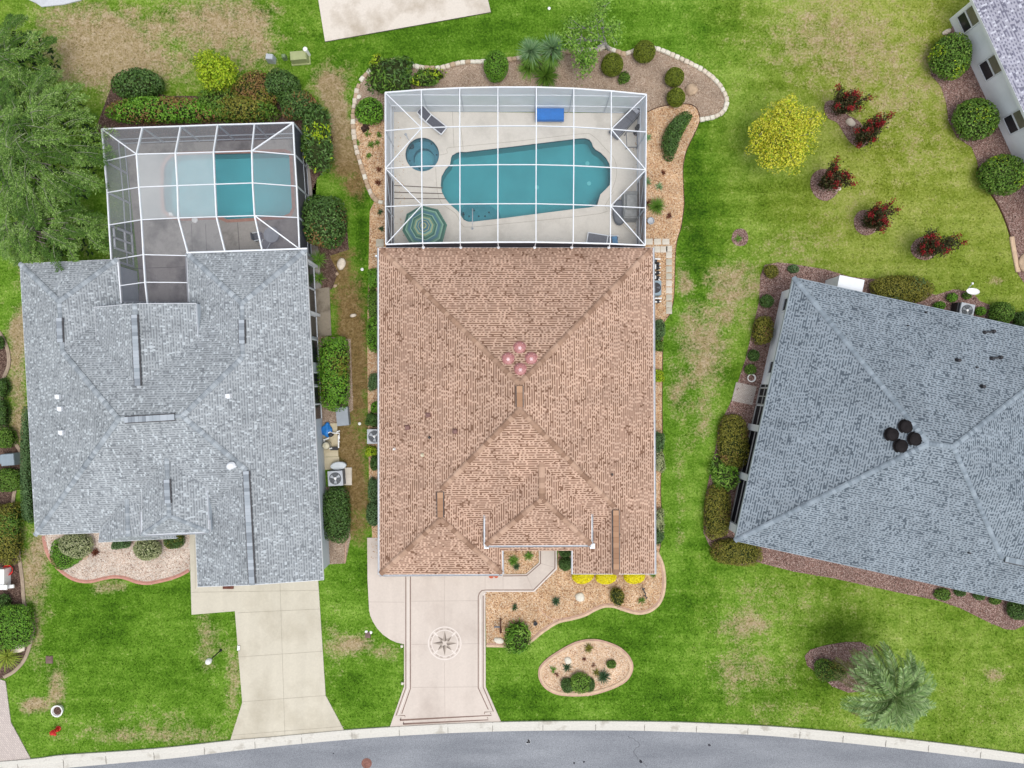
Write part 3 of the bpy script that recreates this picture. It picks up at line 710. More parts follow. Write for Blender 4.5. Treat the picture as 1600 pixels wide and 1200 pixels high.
tag(MB().prism(W2([(498, 663), (527, 661), (529, 713), (500, 714)]), 0, .07).prism(W2([(501, 714.5), (530, 713.5), (531, 733), (503, 734)]), 0, .05).build('equipment_pad', concrete('pad_concrete', C(218, 206, 176), C(196, 182, 150), .5, .05)), kind='structure')
tag(MB().prism(W2([(44, -20), (45, 0), (58, 6), (66, 11.5), (100, 8), (128, 1), (128, -20)]), 0, .08).build('corner_slab', concrete('pale_slab', C(214, 218, 222), C(186, 190, 194), .5)), kind='structure')

# ------------------------------------------------------------------ planting beds: mulch and gravel with loose pieces
def gravel_mat(name, cols, scale=16.0):
    m, n, l, b = new_mat(name); b.inputs['Roughness'].default_value = .9; b.inputs['Specular IOR Level'].default_value = .15
    tc = n.new('ShaderNodeTexCoord'); v = n.new('ShaderNodeTexVoronoi'); v.inputs['Scale'].default_value = scale
    l.new(tc.outputs['Object'], v.inputs['Vector'])
    sp2 = n.new('ShaderNodeSeparateColor'); l.new(v.outputs['Color'], sp2.inputs[0])
    r = ramp(n, [(i / (len(cols) - 1), c) for i, c in enumerate(cols)]); l.new(sp2.outputs[0], r.inputs['Fac'])
    t = n.new('ShaderNodeTexNoise'); t.inputs['Scale'].default_value = .8; t.inputs['Detail'].default_value = 7; l.new(tc.outputs['Object'], t.inputs['Vector'])
    mr = n.new('ShaderNodeMapRange'); mr.inputs['From Min'].default_value = .3; mr.inputs['From Max'].default_value = .7; mr.inputs['To Min'].default_value = .8; mr.inputs['To Max'].default_value = 1.15
    l.new(t.outputs['Fac'], mr.inputs['Value'])
    mx = n.new('ShaderNodeMix'); mx.data_type = 'RGBA'; mx.blend_type = 'MULTIPLY'; mx.inputs['Factor'].default_value = 1
    l.new(r.outputs['Color'], mx.inputs['A']); l.new(mr.outputs[0], mx.inputs['B']); l.new(mx.outputs['Result'], b.inputs['Base Color'])
    bp = n.new('ShaderNodeBump'); bp.inputs['Strength'].default_value = .8; bp.inputs['Distance'].default_value = .03
    l.new(v.outputs['Distance'], bp.inputs['Height']); bp.invert = True; l.new(bp.outputs['Normal'], b.inputs['Normal'])
    return m
ROCK_COLS = [C(140, 104, 76), C(212, 172, 132), C(190, 146, 108), C(226, 196, 160), C(216, 178, 138), C(234, 212, 184), C(168, 126, 92)]
PEACH_COLS = [C(188, 148, 118), C(226, 194, 160), C(214, 178, 144), C(236, 212, 184), C(222, 186, 152), C(240, 222, 198), C(170, 128, 100)]
PALE_COLS = [C(176, 150, 132), C(224, 208, 192), C(214, 192, 174), C(232, 220, 206), C(206, 178, 160), C(236, 228, 216), C(150, 120, 104)]
RED_COLS = [C(78, 56, 50), C(146, 114, 104), C(112, 84, 76), C(182, 152, 142), C(126, 94, 86), C(200, 176, 166), C(74, 54, 48)]
BROWN_COLS = [C(136, 114, 94), C(186, 164, 144), C(160, 138, 118), C(204, 186, 168), C(150, 126, 106), C(192, 172, 152)]
DARK_COLS = [C(64, 48, 42), C(104, 82, 72), C(84, 64, 56), C(140, 118, 106), C(94, 72, 62)]
M_ROCK, M_ROCKS = gravel_mat('river_rock', ROCK_COLS), islands('river_rock_loose', ROCK_COLS)
M_PALE, M_PALES = gravel_mat('pale_pebbles', PALE_COLS), islands('pale_pebbles_loose', PALE_COLS)
M_RED, M_REDS = gravel_mat('red_mulch', RED_COLS, 20), islands('red_mulch_loose', RED_COLS)
M_BROWN, M_BROWNS = gravel_mat('worn_mulch', BROWN_COLS, 20), islands('worn_mulch_loose', BROWN_COLS)
M_DARK, M_DARKS = gravel_mat('dark_mulch', DARK_COLS, 18), islands('dark_mulch_loose', DARK_COLS)

def bed(name, poly_px, mats, label, cat, z=.03, dens=28, size=(.03, .065), flat=.6, kindlabel=None):
    poly = W2(poly_px); mb = MB().prism(poly, 0, z)
    xs = [p[0] for p in poly]; ys = [p[1] for p in poly]
    area = (max(xs) - min(xs)) * (max(ys) - min(ys)); n = int(area * dens)
    x = RNG.uniform(min(xs), max(xs), n); y = RNG.uniform(min(ys), max(ys), n)
    ok = inside(x, y, poly); x, y = x[ok], y[ok]
    for a, b_ in zip(x, y):
        r = random.uniform(*size); t = random.uniform(0, 6.28); k = random.uniform(.45, 1)
        ca, sa = math.cos(t), math.sin(t); hh = r * flat
        q = [(r, 0), (.2 * r, k * r), (-r * .9, .2 * k * r), (-.1 * r, -k * r)]
        vs = [(a + px * ca - py * sa, b_ + px * sa + py * ca, z - .004) for px, py in q]
        vs += [(a + .55 * (px * ca - py * sa), b_ + .55 * (px * sa + py * ca), z + hh) for px, py in q]
        mb.add(vs, [(4, 5, 6, 7), (0, 1, 5, 4), (1, 2, 6, 5), (2, 3, 7, 6), (3, 0, 4, 7)], 1)
    return tag(mb.build(name, mats), label, cat, kind='stuff')

bed('mulch', BED_REAR, (M_BROWN, M_BROWNS), 'worn brown mulch inside the stone border behind the tan house pool', 'mulch', .03, 14, (.03, .08), .35)
bed('gravel', GRAVEL_L, (M_ROCK, M_ROCKS), 'orange river gravel strip along the left side of the tan house', 'gravel', .05)
bed('gravel', GRAVEL_R, (M_ROCK, M_ROCKS), 'orange river gravel bed along the right side of the tan house', 'gravel', .05)
bed('gravel', BED_FRONT, (M_ROCK, M_ROCKS), 'tan river gravel of the front bed beside the compass driveway', 'gravel', .05)
bed('gravel', BED_COURT, (M_ROCK, M_ROCKS), 'tan gravel in the small entry planter between walkway and garage', 'gravel', .05)
bed('gravel', ISLAND, (gravel_mat('peach_gravel', PEACH_COLS), islands('peach_gravel_loose', PEACH_COLS)), 'pale pink gravel filling the oval island bed in the front lawn', 'gravel', .05)
bed('gravel', BED_L, (M_PALE, M_PALES), 'whitish pebbles in the curved front bed of the light grey house', 'gravel', .05)
bed('mulch', BED_R_WEST, (M_RED, M_REDS), 'reddish mulch round the west and north sides of the slate blue house', 'mulch', .03, 20, (.03, .08), .35)
bed('mulch', BED_R_SOUTH, (M_RED, M_REDS), 'reddish mulch strip along the front of the slate blue house', 'mulch', .036, 20, (.03, .08), .35)
bed('mulch', BED_NE, (M_RED, M_REDS), 'reddish mulch along the white wall in the top right corner', 'mulch', .03, 20, (.03, .08), .35)
bed('mulch', BED_W, (M_DARK, M_DARKS), 'dark mulch bed with curved border at the left picture edge', 'mulch', .03, 20, (.03, .08), .35)
bed('mulch', BED_HEDGE_L, (M_DARK, M_DARKS), 'dark mulch under the hedge round the light grey house pool cage', 'mulch', .02, 12, (.03, .08), .35)
bed('mulch', BED_SIDE_L, (M_BROWN, M_BROWNS), 'brown mulch along the right side of the light grey house', 'mulch', .026, 14, (.03, .08), .35)
bed('mulch', BED_PALM, (M_RED, M_REDS), 'reddish mulch patch under the palm in the front lawn', 'mulch', .03, 20, (.03, .08), .35)
for p_, l_ in zip(MYRTLE_BEDS, ('long reddish mulch patch shared by the two upper crape myrtles', 'round mulch patch under the crape myrtle below the yellow tree', 'round mulch patch under the crape myrtle above the slate blue roof corner', 'round mulch patch under the lowest rightmost crape myrtle', 'small lone mulch ring in the lawn right of the tan house')):
    bed('mulch', spline(p_, 3, True), (M_RED, M_REDS), l_, 'mulch', .03, 24, (.03, .08), .35)

# a pale splash on the asphalt
m_ = MB()
for k in range(14):
    q = P(826 + random.gauss(0, 2.2), 1160 + random.gauss(0, 2.2)); r = random.uniform(.03, .09); m_.face([(q.x + r * random.uniform(.6, 1.2) * math.cos(t), q.y + r * random.uniform(.6, 1.2) * math.sin(t), .0165) for t in np.linspace(0, 2 * math.pi, 8)[:-1]])
tag(m_.build('road_stain', plain('pale_paint_splash', C(196, 198, 202), .9, .1)), kind='structure')
# concrete edging of the beds: one cast ribbon per bed
EDGE_PINK = plain('pinkish_cast_edging', C(206, 170, 150), .85, .2, var=.1, scale=4, bump=.2)
EDGE_TAN = plain('tan_cast_edging', C(218, 190, 160), .85, .2, var=.1, scale=4, bump=.2)
EDGE_GREY = plain('grey_cast_edging', C(176, 158, 138), .85, .2, var=.12, scale=4, bump=.2)
EDGE_RED = plain('salmon_cast_edging', C(204, 150, 134), .85, .2, var=.1, scale=4, bump=.2)
EDGE_DARK = plain('dark_plastic_edging', C(92, 66, 54), .7, .2, var=.15)
def edging(pts_px, w, h, mat, label, closed=False, side=0, mat2=None):
    pts = [Vector(P(*p)[:2]) for p in pts_px]; n = len(pts); rows = []
    for i in range(n):
        a = pts[i - 1] if (closed or i > 0) else pts[i]; b_ = pts[(i + 1) % n] if (closed or i < n - 1) else pts[i]
        d = (b_ - a).normalized(); nn = Vector((-d.y, d.x))
        rows.append([(pts[i] + nn * (o + side * w / 2), z) for o, z in ((-w / 2, 0), (-w / 2, h * .7), (-w * .32, h), (w * .1, h), (w * .3, h * .72), (w / 2, h * .6), (w / 2, 0))])
    mb = MB()
    for i in range(n if closed else n - 1):
        A, B = rows[i], rows[(i + 1) % n]
        for k in range(6):
            mb.face([(*A[k][0], A[k][1]), (*B[k][0], B[k][1]), (*B[k + 1][0], B[k + 1][1]), (*A[k + 1][0], A[k + 1][1])], 1 if (mat2 and k >= 3) else 0)
    for e in ([] if closed else [rows[0], rows[-1]]): mb.face([(*p, z) for p, z in e])
    return tag(mb.build('bed_edging', [mat] + ([mat2] if mat2 else [])), label, 'edging')
edging(EDGE_FRONT, .26, .11, EDGE_TAN, 'tan concrete edging winding round the tan house front bed', side=1, mat2=EDGE_PINK)
edging(ISLAND, .27, .11, EDGE_TAN, 'oval tan concrete edging round the island bed in the front lawn', True, side=-1, mat2=EDGE_PINK)
edging(EDGE_L, .22, .11, EDGE_RED, 'wavy salmon concrete edging below the light grey house front bed', side=1)
edging(spline([(843, 950), (849, 957), (858, 965), (872, 967)], 4), .08, .06, EDGE_PINK, 'short pinkish edging curl inside the tan house front bed')
edging(EDGE_W, .22, .10, EDGE_GREY, 'grey brown concrete edging of the bed at the left picture edge', side=-1)
edging(spline([(1012, 175), (1028, 168), (1050, 164), (1075, 163), (1087, 168), (1092, 178), (1093.5, 188)], 4), .06, .08, EDGE_DARK, 'dark thin edging between worn mulch and orange gravel right of the cage')
edging(spline([(1093.5, 189), (1087, 205), (1077, 225), (1071, 240), (1067, 262), (1068, 300), (1068.5, 322), (1064, 355), (1058, 375), (1055, 400), (1054, 440), (1052, 470), (1046, 492), (1037, 505), (1035, 560), (1034.5, 640), (1035, 700), (1032, 760), (1034, 830), (1030, 862)], 4), .05, .07, EDGE_DARK, 'long dark edging between lawn and gravel right of the tan house')
edging(spline([(1527, 262), (1533, 285), (1548, 303), (1560, 322), (1570, 344), (1578, 368), (1582, 388)], 4), .08, .09, EDGE_DARK, 'dark edging bordering the mulch right of the upper lawn')
edging(spline([(1580, 370), (1584, 395), (1590, 425)], 4), .3, .12, EDGE_TAN, 'short pale concrete edging near the right picture edge')
edging([(541, 845), (540, 862), (539, 880)], .06, .06, EDGE_PINK, 'small edging piece at the end of the light grey house side bed')
# ------------------------------------------------------------------ houses
PITCH = 0.42
class Roof:
    def __init__(s, e): s.e = e; s.pl = {}
    def plane(s, key, a, b, e=None, p=PITCH):
        """plane rising to the left of the eave a->b seen from above (world), eave at height e"""
        e = s.e if e is None else e
        A, B = P(*a, e), P(*b, e); d = (B - A).normalized(); n = Vector((-d.y, d.x))
        s.pl[key] = (A, n, e, p)
    def at(s, px, py, *keys):
        zs = []
        for k in keys:
            A, n, e, p = s.pl[k]
            d = Vector(((px - 800) * K, (600 - py) * K))
            zs.append((e + p * (H * d.dot(n) - A.x * n.x - A.y * n.y)) / (1 + p * d.dot(n)))
        z = sum(zs) / len(zs)
        return P(px, py, z)

def roof_face(mb, pts, mi=0):
    pts = [Vector(p) for p in pts]
    n = Vector((0, 0, 0))
    for i in range(len(pts)):
        a, b = pts[i], pts[(i + 1) % len(pts)]
        n += Vector(((a.y - b.y) * (a.z + b.z), (a.z - b.z) * (a.x + b.x), (a.x - b.x) * (a.y + b.y)))
    n.normalize()
    if n.z < 0: n = -n; pts.reverse()
    u = Vector((0, 0, 1)).cross(n)
    u = u.normalized() if u.length > 1e-5 else Vector((1, 0, 0))
    v = n.cross(u)
    mb.face(pts, mi, [(p.dot(u), p.dot(v)) for p in pts])

def cap_run(mb, a, b, w=.30, seg=.21, h=.05, step=.022, mi=0):
    """overlapping ridge caps from a (low) to b (high)"""
    a, b = Vector(a), Vector(b); d = b - a; L = d.length; d.normalize()
    sx = d.cross(Vector((0, 0, 1))).normalized(); up = sx.cross(d).normalized(); n = max(1, int(L / seg))
    for i in range(n):
        p = a + d * (L * i / n); q = a + d * (L * (i + 1.08) / n)
        ww = w * random.uniform(.94, 1.05)
        vs = []
        for c, lift in ((p, h + step), (q, h)):
            vs += [c - sx * ww / 2 + up * (lift - .065), c - sx * ww * .22 + up * (lift + .0), c + sx * ww * .22 + up * lift, c + sx * ww / 2 + up * (lift - .065)]
        vs += [vs[0] - up * .03, vs[1] - up * .03, vs[2] - up * .03, vs[3] - up * .03]
        mb.add(vs, [(0, 1, 5, 4), (1, 2, 6, 5), (2, 3, 7, 6), (8, 9, 1, 0), (9, 10, 2, 1), (10, 11, 3, 2)], mi)

def vent_strip(mb, a, b, w=.36, h=.09, cap_seg=.3):
    """raised shingle-over ridge vent with dark slots along both sides"""
    a, b = Vector(a), Vector(b); d = (b - a).normalized(); sx = d.cross(Vector((0, 0, 1))).normalized()
    up = Vector((0, 0, 1))
    mb.bar(a + up * (h * .45), b + up * (h * .45), w + .11, h * .6, 1)
    n = max(2, int((b - a).length / cap_seg))
    for i in range(n):
        p = a.lerp(b, i / n) + up * (h + .012 * (i % 2)); q = a.lerp(b, (i + .97) / n) + up * (h + .012 * (i % 2))
        mb.bar(p, q, w, .05, 0)

def fascia(mb, pts, h=.2, t=.025, drop=0.0, mi=0):
    for a, b in zip(pts[:-1], pts[1:]):
        a, b = Vector(a), Vector(b)
        mb.bar(a - Vector((0, 0, h / 2 + drop)), b - Vector((0, 0, h / 2 + drop)), t, h, mi)

def gutter(mb, a, b, out, w=.10, h=.11):
    a, b = Vector(a), Vector(b); o = Vector(out).normalized(); z = Vector((0, 0, 1))
    mb.bar(a + o * .02 - z * h * .5, b + o * .02 - z * h * .5, .02, h)
    mb.bar(a + o * (w - .01) - z * h * .5, b + o * (w - .01) - z * h * .5, .02, h + .02)
    mb.bar(a + o * (w / 2) - z * (h - .01), b + o * (w / 2) - z * (h - .01), w, .02)
    mb.bar(a + o * (w - .01), b + o * (w - .01), .035, .02)

def walls(outline, e, d, mats, parent, z0=0.0, name='wall'):
    """walls set in from the roof edge, plus the soffit under the eaves"""
    q = inset([tuple(p) for p in outline], d); n = len(q)
    mb = MB()
    for i in range(n):
        a, b = q[i], q[(i + 1) % n]
        mb.face([(*a, z0), (*b, z0), (*b, e - .2), (*a, e - .2)])
    w = mb.build(name, mats, parent)
    o = ccw([tuple(p) for p in outline]); o = inset(o, .03)
    sm = MB()
    tris = tessellate_polygon([[Vector((x, y, 0)) for x, y in o]])
    for t in tris: sm.face([(*o[i], e - .19) for i in t])
    sm.build('soffit', SOFFIT, parent)
    return q

def dome_vent(mb, c, r, h, mi=0, ribs=0, mi2=0):
    prof = [(r * 1.15, 0), (r * 1.15, .03), (r * .95, .05), (r * .95, h * .45), (r * 1.0, h * .5), (r * .93, h * .72), (r * .72, h * .9), (r * .35, h * .98), (0.01, h)]
    mb.lathe(c, prof, 20, mi)
    for k in range(ribs):
        t = k * math.pi / ribs
        for s in (0,):
            a = Vector(c) + Vector((math.cos(t) * r * .9, math.sin(t) * r * .9, h * .72)); b = Vector(c) + Vector((-math.cos(t) * r * .9, -math.sin(t) * r * .9, h * .72))
            m_ = Vector(c) + Vector((0, 0, h + .015))
            mb.bar(a, m_, .05, .02, mi2); mb.bar(m_, b, .05, .02, mi2)

# --- tan house
SH_TAN = shingle('tan_shingles', C(208, 176, 155), C(140, 108, 89), dash=.66, full=.05, tab=.115, row=.146, band=.52, streak=.10)
CAP_TAN = islands('tan_ridge_caps', [C(158, 128, 108), C(196, 164, 142), C(146, 116, 97), C(178, 146, 124), C(208, 176, 154)], .9, .1)
PINKV = plain('faded_pink_vent', C(184, 124, 122), .4, .4, var=.15, scale=9)
PINKV2 = plain('faded_pink_vent_rib', C(244, 212, 214), .35, .45, var=.1)
PURPV = plain('faded_purple_vent', C(138, 104, 98), .6, .3, var=.2, scale=8)
e1 = 2.75
ht = empty('tan_house', (*P(808, 640)[:2], 0), 'house with tan and brown shingle hip roof in the centre', 'house')
R = Roof(e1)
R.plane('N', (1020, 387), (592, 387)); R.plane('W', (592, 387), (593, 898)); R.plane('E', (1023, 897), (1020, 387)); R.plane('S', (594, 860.5), (1023, 860.5))
R.plane('GS', (593, 898), (785, 897)); R.plane('GE', (785, 897), (784, 700)); R.plane('RW', (895, 700), (895, 897))
A_, B_ = P(592, 387, e1), P(1020, 387, e1); Cc, D_ = P(1023, 897, e1), P(593, 898, e1)
R1, R2 = R.at(811.5, 600, 'W', 'E', 'N'), R.at(812, 640, 'W', 'E', 'S')
L1, L2 = R.at(688, 766, 'W', 'S', 'GE'), R.at(688.5, 811, 'W', 'GS', 'GE')
X1 = R.at(962, 794, 'E', 'S', 'RW'); X2 = P(962.5, 897, X1.z)
gE, gE2 = P(785, 897, e1), P(784.3, 860.5, e1); rw, rw2 = P(895, 897, e1), P(895, 860.5, e1)
rf = MB()
for f in ([A_, B_, R1], [A_, R1, R2, L1, L2, D_], [B_, Cc, X2, X1, R2, R1], [R2, X1, rw2, gE2, L1], [L1, gE2, gE, L2], [L2, gE, D_], [X1, X2, rw, rw2]): roof_face(rf, f)
# raised entry roof
ep = e1 + 0.95
R.plane('PS', (758, 853), (924, 852), ep); R.plane('PW', (758, 700), (758, 853), ep); R.plane('PE', (924, 853), (924, 700), ep)
pa, pb = P(758, 852.5, ep), P(924, 851.5, ep)
pf = R.at(846.5, 779, 'PS', 'PW', 'PE'); pk = P(846.5, 721, pf.z)
pl_, pr_ = P(758, 803, ep), P(924, 803, ep)
pkL = Vector((pk.x, pk.y, pk.z))
for f in ([pa, pb, pf], [pl_, pa, pf, pk], [pb, pr_, pk, pf]): roof_face(rf, f)
roof_t = rf.build('roof', SH_TAN, ht)
for a, b in ((A_, R1), (B_, R1), (L1, R2), (X1, R2), (D_, L2), (gE, L2), (pa, pf), (pb, pf)):
    m_ = MB(); cap_run(m_, a + (Vector(b) - Vector(a)) * .02, b, .32, .30, .05, .04); m_.build('hip_cap', CAP_TAN, roof_t)
m_ = MB(); cap_run(m_, pf, pk, .38, .30, .055, .03); m_.build('ridge_cap', CAP_TAN, roof_t)
m_ = MB(); cap_run(m_, R1 - Vector((0, .1, 0)), R2, .36, .3, .05, .02); m_.build('ridge_cap', CAP_TAN, roof_t)
CAPV = islands('tan_vent_caps', [C(150, 114, 90), C(196, 158, 128), C(172, 134, 106)], .9, .1)
def lerp3(a, b, t): return Vector(a).lerp(Vector(b), t)
for a, b in ((P(811.8, 603, R1.z), P(812, 636, R1.z)), (P(688, 769, L1.z), P(688.3, 808, L1.z)), (P(962, 797, X1.z), P(962.5, 889, X1.z))):
    m_ = MB(); vent_strip(m_, a, b, .34, .10, .32); m_.build('ridge_vent', [CAPV, BLACKLINE], roof_t)
m_ = MB(); cap_run(m_, P(962.5, 889, X1.z), X2, .36, .25, .05); m_.build('ridge_cap', CAP_TAN, roof_t)
for x, y in ((812, 544), (794, 561.5), (830, 561), (813, 578)):
    c = R.at(x, y, 'N'); m_ = MB(); dome_vent(m_, c - Vector((0, 0, .06)), .35, .26, 0, 3, 1); m_.build('roof_vent', [PINKV, PINKV2], roof_t)
for x, y in ((669, 648.5), (637, 668), (711, 674)):
    c = R.at(x, y, 'W'); m_ = MB(); m_.box(c + Vector((0, 0, .04)), (.34, .30, .16), 0, .1, .75); m_.box(c + Vector((.02, 0, .14)), (.22, .2, .06), 0, .1, .8); m_.build('exhaust_vent', PURPV, roof_t)
for x, y, mt, r in ((671, 683.5, BLACK, .05), (616.3, 701.5, PVC, .05), (660, 711, CREAM, .07), (956, 741, BLACK, .05)):
    c = R.at(x, y, 'W' if x < 800 else 'E'); m_ = MB(); m_.lathe(c - Vector((0, 0, .05)), [(r * 1.6, 0), (r * 1.6, .06), (r, .09), (r, .36), (r * .6, .36)], 12); m_.build('vent_pipe', mt, roof_t)
OUT1 = [tuple(p[:2]) for p in (A_, B_, Cc, rw, P(895, 830, e1), P(785, 830, e1), gE, D_)]
walls(OUT1, e1, .5, STUCCO, ht)
pm = MB()   # entry posts and beam under the raised roof
for x, y in ((762, 848), (920, 848)): q = P(x, y, 1.5); pm.box((q.x, q.y + .25, ep / 2 - .1), (.3, .3, ep - .2))
q0, q1 = P(763, 847, ep - .3), P(919, 847, ep - .3); pm.bar(q0, q1, .25, .35); pm.build('entry_porch', STUCCO, ht)
em = MB()
for a, b in ((pl_, pa), (pa, pb), (pb, pr_)): em.bar(Vector(a) - Vector((0, 0, .5)), Vector(b) - Vector((0, 0, .5)), .06, .85)
em.build('entry_wall', STUCCO, ht)
fm = MB()
fascia(fm, [A_, B_, Cc, X2, rw, rw2]); fascia(fm, [gE2, gE, D_, A_]); fascia(fm, [pl_, pa, pb, pr_]); fm.build('fascia', WHITE, ht)
for a, b, o in ((A_, D_, (-1, 0, 0)), (B_, Cc, (1, 0, 0)), (D_, gE, (0, -1, 0)), (gE, gE2, (1, 0, 0)), (rw, rw2, (-1, 0, 0)), (pa, pb, (0, -1, 0)), (pl_, pa, (-1, 0, 0)), (pb, pr_, (1, 0, 0))):
    m_ = MB(); gutter(m_, Vector(a) + Vector((0, 0, .02)), Vector(b) + Vector((0, 0, .02)), o); m_.build('gutter', WHITE, ht)
for x, y in ((587, 400), ):
    q = P(x, y, 2.6); m_ = MB(); m_.bar(q, q + Vector((.25, 0, .05)), .1, .1); m_.bar(q + Vector((0, 0, 0)), q + Vector((.0, 0, -2.4)), .08, .06); m_.build('downspout', WHITE, ht)
gd = MB(); a, b = P(612, 890, 0), P(770, 890, 0); gy_ = D_.y + .52
gd.face([(a.x, gy_ - .03, .06), (b.x, gy_ - .03, .06), (b.x, gy_ - .03, 2.3), (a.x, gy_ - .03, 2.3)])
gd.build('garage_door', plain('cream_garage_door', C(228, 222, 208), .6, .3, var=.03), ht)

# --- light grey house
SH_GREY = shingle('light_grey_shingles', C(171, 177, 181), C(138, 144, 149), C(198, 206, 211), dash=.64, full=.07, tab=.11, row=.146, fleck_at=.925, streak=.09)
CAP_GREY = islands('light_grey_caps', [C(126, 134, 141), C(176, 184, 190), C(144, 152, 159), C(192, 200, 206), C(134, 142, 149)], .9, .1)
e2 = 2.75
hg = empty('light_grey_house', (*P(270, 660)[:2], 0), 'house with light grey shingle roof of many hips and gables left of centre', 'house')
R = Roof(e2)
R.plane('W', (31, 412), (55, 836)); R.plane('S', (55, 836), (305, 825)); R.plane('E', (505, 905), (478, 390)); R.plane('N', (295, 471), (188, 475))
R.plane('LN', (183, 405), (31, 412)); R.plane('LE', (188, 475), (183, 405)); R.plane('RN', (478, 390), (292, 396)); R.plane('RW', (292, 396), (296, 473)); R.plane('GW', (305, 830), (309, 917))
g = lambda x, y: P(x, y, e2)
M1, M2 = R.at(185, 655, 'W', 'N', 'S'), R.at(285, 650, 'E', 'N', 'S')
l1, l2 = R.at(92, 471, 'W', 'LN', 'LE'), R.at(97, 549, 'W', 'LE')
r1, r2 = R.at(378, 474, 'E', 'RN', 'RW'), R.at(379, 558, 'E', 'RW')
g1 = R.at(385, 735, 'E', 'GW', 'S'); g2 = P(395, 914, g1.z)
SW, NW, LNE, LV = g(55, 836), g(31, 412), g(183, 405), g(188, 471)
RV, RNW, NE, SE = g(296, 472), g(292, 396), g(478, 390), g(505, 906)
GSW, GV = g(309, 917), g(305, 827)
rf = MB()
for f in ([NW, l1, l2, M1, SW], [NW, LNE, l1], [LNE, LV, l2, l1], [l2, LV, RV, r2, M2, M1], [RNW, r1, r2, RV], [RNW, NE, r1], [NE, SE, g2, g1, M2, r2, r1], [M1, M2, g1, GV, SW], [g1, g2, GSW, GV]): roof_face(rf, f)
# raised gable over the lanai
rg2 = R.at(217, 606, 'N'); rg1 = P(210, 474.5, rg2.z); hw = (P(305, 474, 4) - P(147, 480, 4)).length / 2
ez = rg2.z - hw * .40
q1, q2, q3, q4 = P(147.5, 480, ez), P(305.5, 474, ez), P(309.5, 538, ez), P(151, 545, ez)
for f in ([q1, rg1, rg2, q4], [rg1, q2, q3, rg2]): roof_face(rf, f)
# raised entry roof
ze = R.at(260, 716, 'S'); en1 = P(260, 716, ze.z); hw = (P(326, 830, 4) - P(222, 835, 4)).length / 2; ez2 = ze.z - hw * .40
en2 = P(264.5, 820, ze.z - .25)
c1, c2, c3, c4 = P(222, 835.5, ez2), P(326, 831, ez2), P(322.5, 757, ez2), P(221, 764, ez2)
ridge_e = P(264, 806, ze.z)
for f in ([c1, c2, ridge_e], [c4, c1, ridge_e, en1], [c2, c3, en1, ridge_e]): roof_face(rf, f)
# small front gable
zs = R.at(198, 779, 'S'); ezs = zs.z - 1.65 * .40
s1, s2, s3, s4, s5 = P(198, 779, zs.z), P(200, 838, zs.z), P(154, 847.5, ezs), P(276, 841, ezs), P(156, 826, ezs)
for f in ([s5, s3, s2, s1], [s3, s4, s2], [s4, P(262, 800, ezs), s1, s2]): roof_face(rf, f)
roof_g = rf.build('roof', SH_GREY, hg)
for a, b in ((NW, l1), (LNE, l1), (M1, l2), (SW, M1), (M2, r2), (g1, M2), (RNW, r1), (NE, r1)):
    if Vector(a).z > Vector(b).z: a, b = b, a
    m_ = MB(); cap_run(m_, a, b, .32, .19, .05, .03); m_.build('hip_cap', CAP_GREY, roof_g)
for a, b in ((l1, l2), (r1, r2), (M1, M2), (rg1, rg2), (en1, ridge_e), (s2, s1), (g2, g1)):
    m_ = MB(); cap_run(m_, a, b, .28, .17, .045, .015); m_.build('ridge_cap', CAP_GREY, roof_g)
for a, b in ((c1, ridge_e), (c2, ridge_e)):
    m_ = MB(); cap_run(m_, a, b, .26, .17, .045, .015); m_.build('hip_cap', CAP_GREY, roof_g)
CAPV2 = islands('grey_vent_caps', [C(160, 170, 178), C(190, 198, 206), C(140, 148, 156)], .9, .1)
for a, b in ((P(93.8, 497, l1.z), P(95.5, 535, l1.z)), (P(378.3, 500, r1.z), P(378.8, 537, r1.z)), (P(196, 656, M1.z), P(274, 651.5, M2.z)), (P(211, 492, rg1.z), P(216.5, 603, rg1.z)), (P(261.5, 749, en1.z), P(263.3, 786, en1.z)), (P(385.2, 736, g1.z), P(394.5, 911, g1.z))):
    m_ = MB(); vent_strip(m_, a, b, .33, .10, .20); m_.build('ridge_vent', [CAPV2, BLACKLINE], roof_g)
for x, y, k in ((92, 619.5, 'W'), (95.5, 638.5, 'W'), (97.5, 675.5, 'W'), (357.5, 618.5, 'E')):
    c = R.at(x, y, k); m_ = MB(); m_.box(c + Vector((0, 0, .08)), (.34, .28, .2), 0, .05, .8); m_.box(c + Vector((.06, -.02, .2)), (.2, .3, .06), 0, .05, .9); m_.build('exhaust_vent', WHITE, roof_g)
c = R.at(364.5, 726.5, 'S'); m_ = MB(); m_.lathe(c - Vector((0, 0, .05)), [(.2, 0), (.2, .08), (.15, .1), (.15, .4), (.22, .42), (.14, .55), (.02, .58)], 16, sx=1.3, rz=.5); m_.build('turbine_vent', WHITE, roof_g)
OUT2 = [tuple(p[:2]) for p in (NW, LNE, LV, RV, RNW, NE, SE, GSW, GV, SW)]
wq = walls(OUT2, e2, .30, SIDING, hg)
fm = MB(); fascia(fm, [NW, LNE, LV]); fascia(fm, [RV, RNW, NE, SE, g2, GSW, GV, SW, NW]); fascia(fm, [q4, q1, rg1, q2, q3]); fascia(fm, [c4, c1, c2, c3]); fascia(fm, [s5, s3, s4]); fm.build('fascia', WHITE, hg)
gw = MB(); gw2 = []
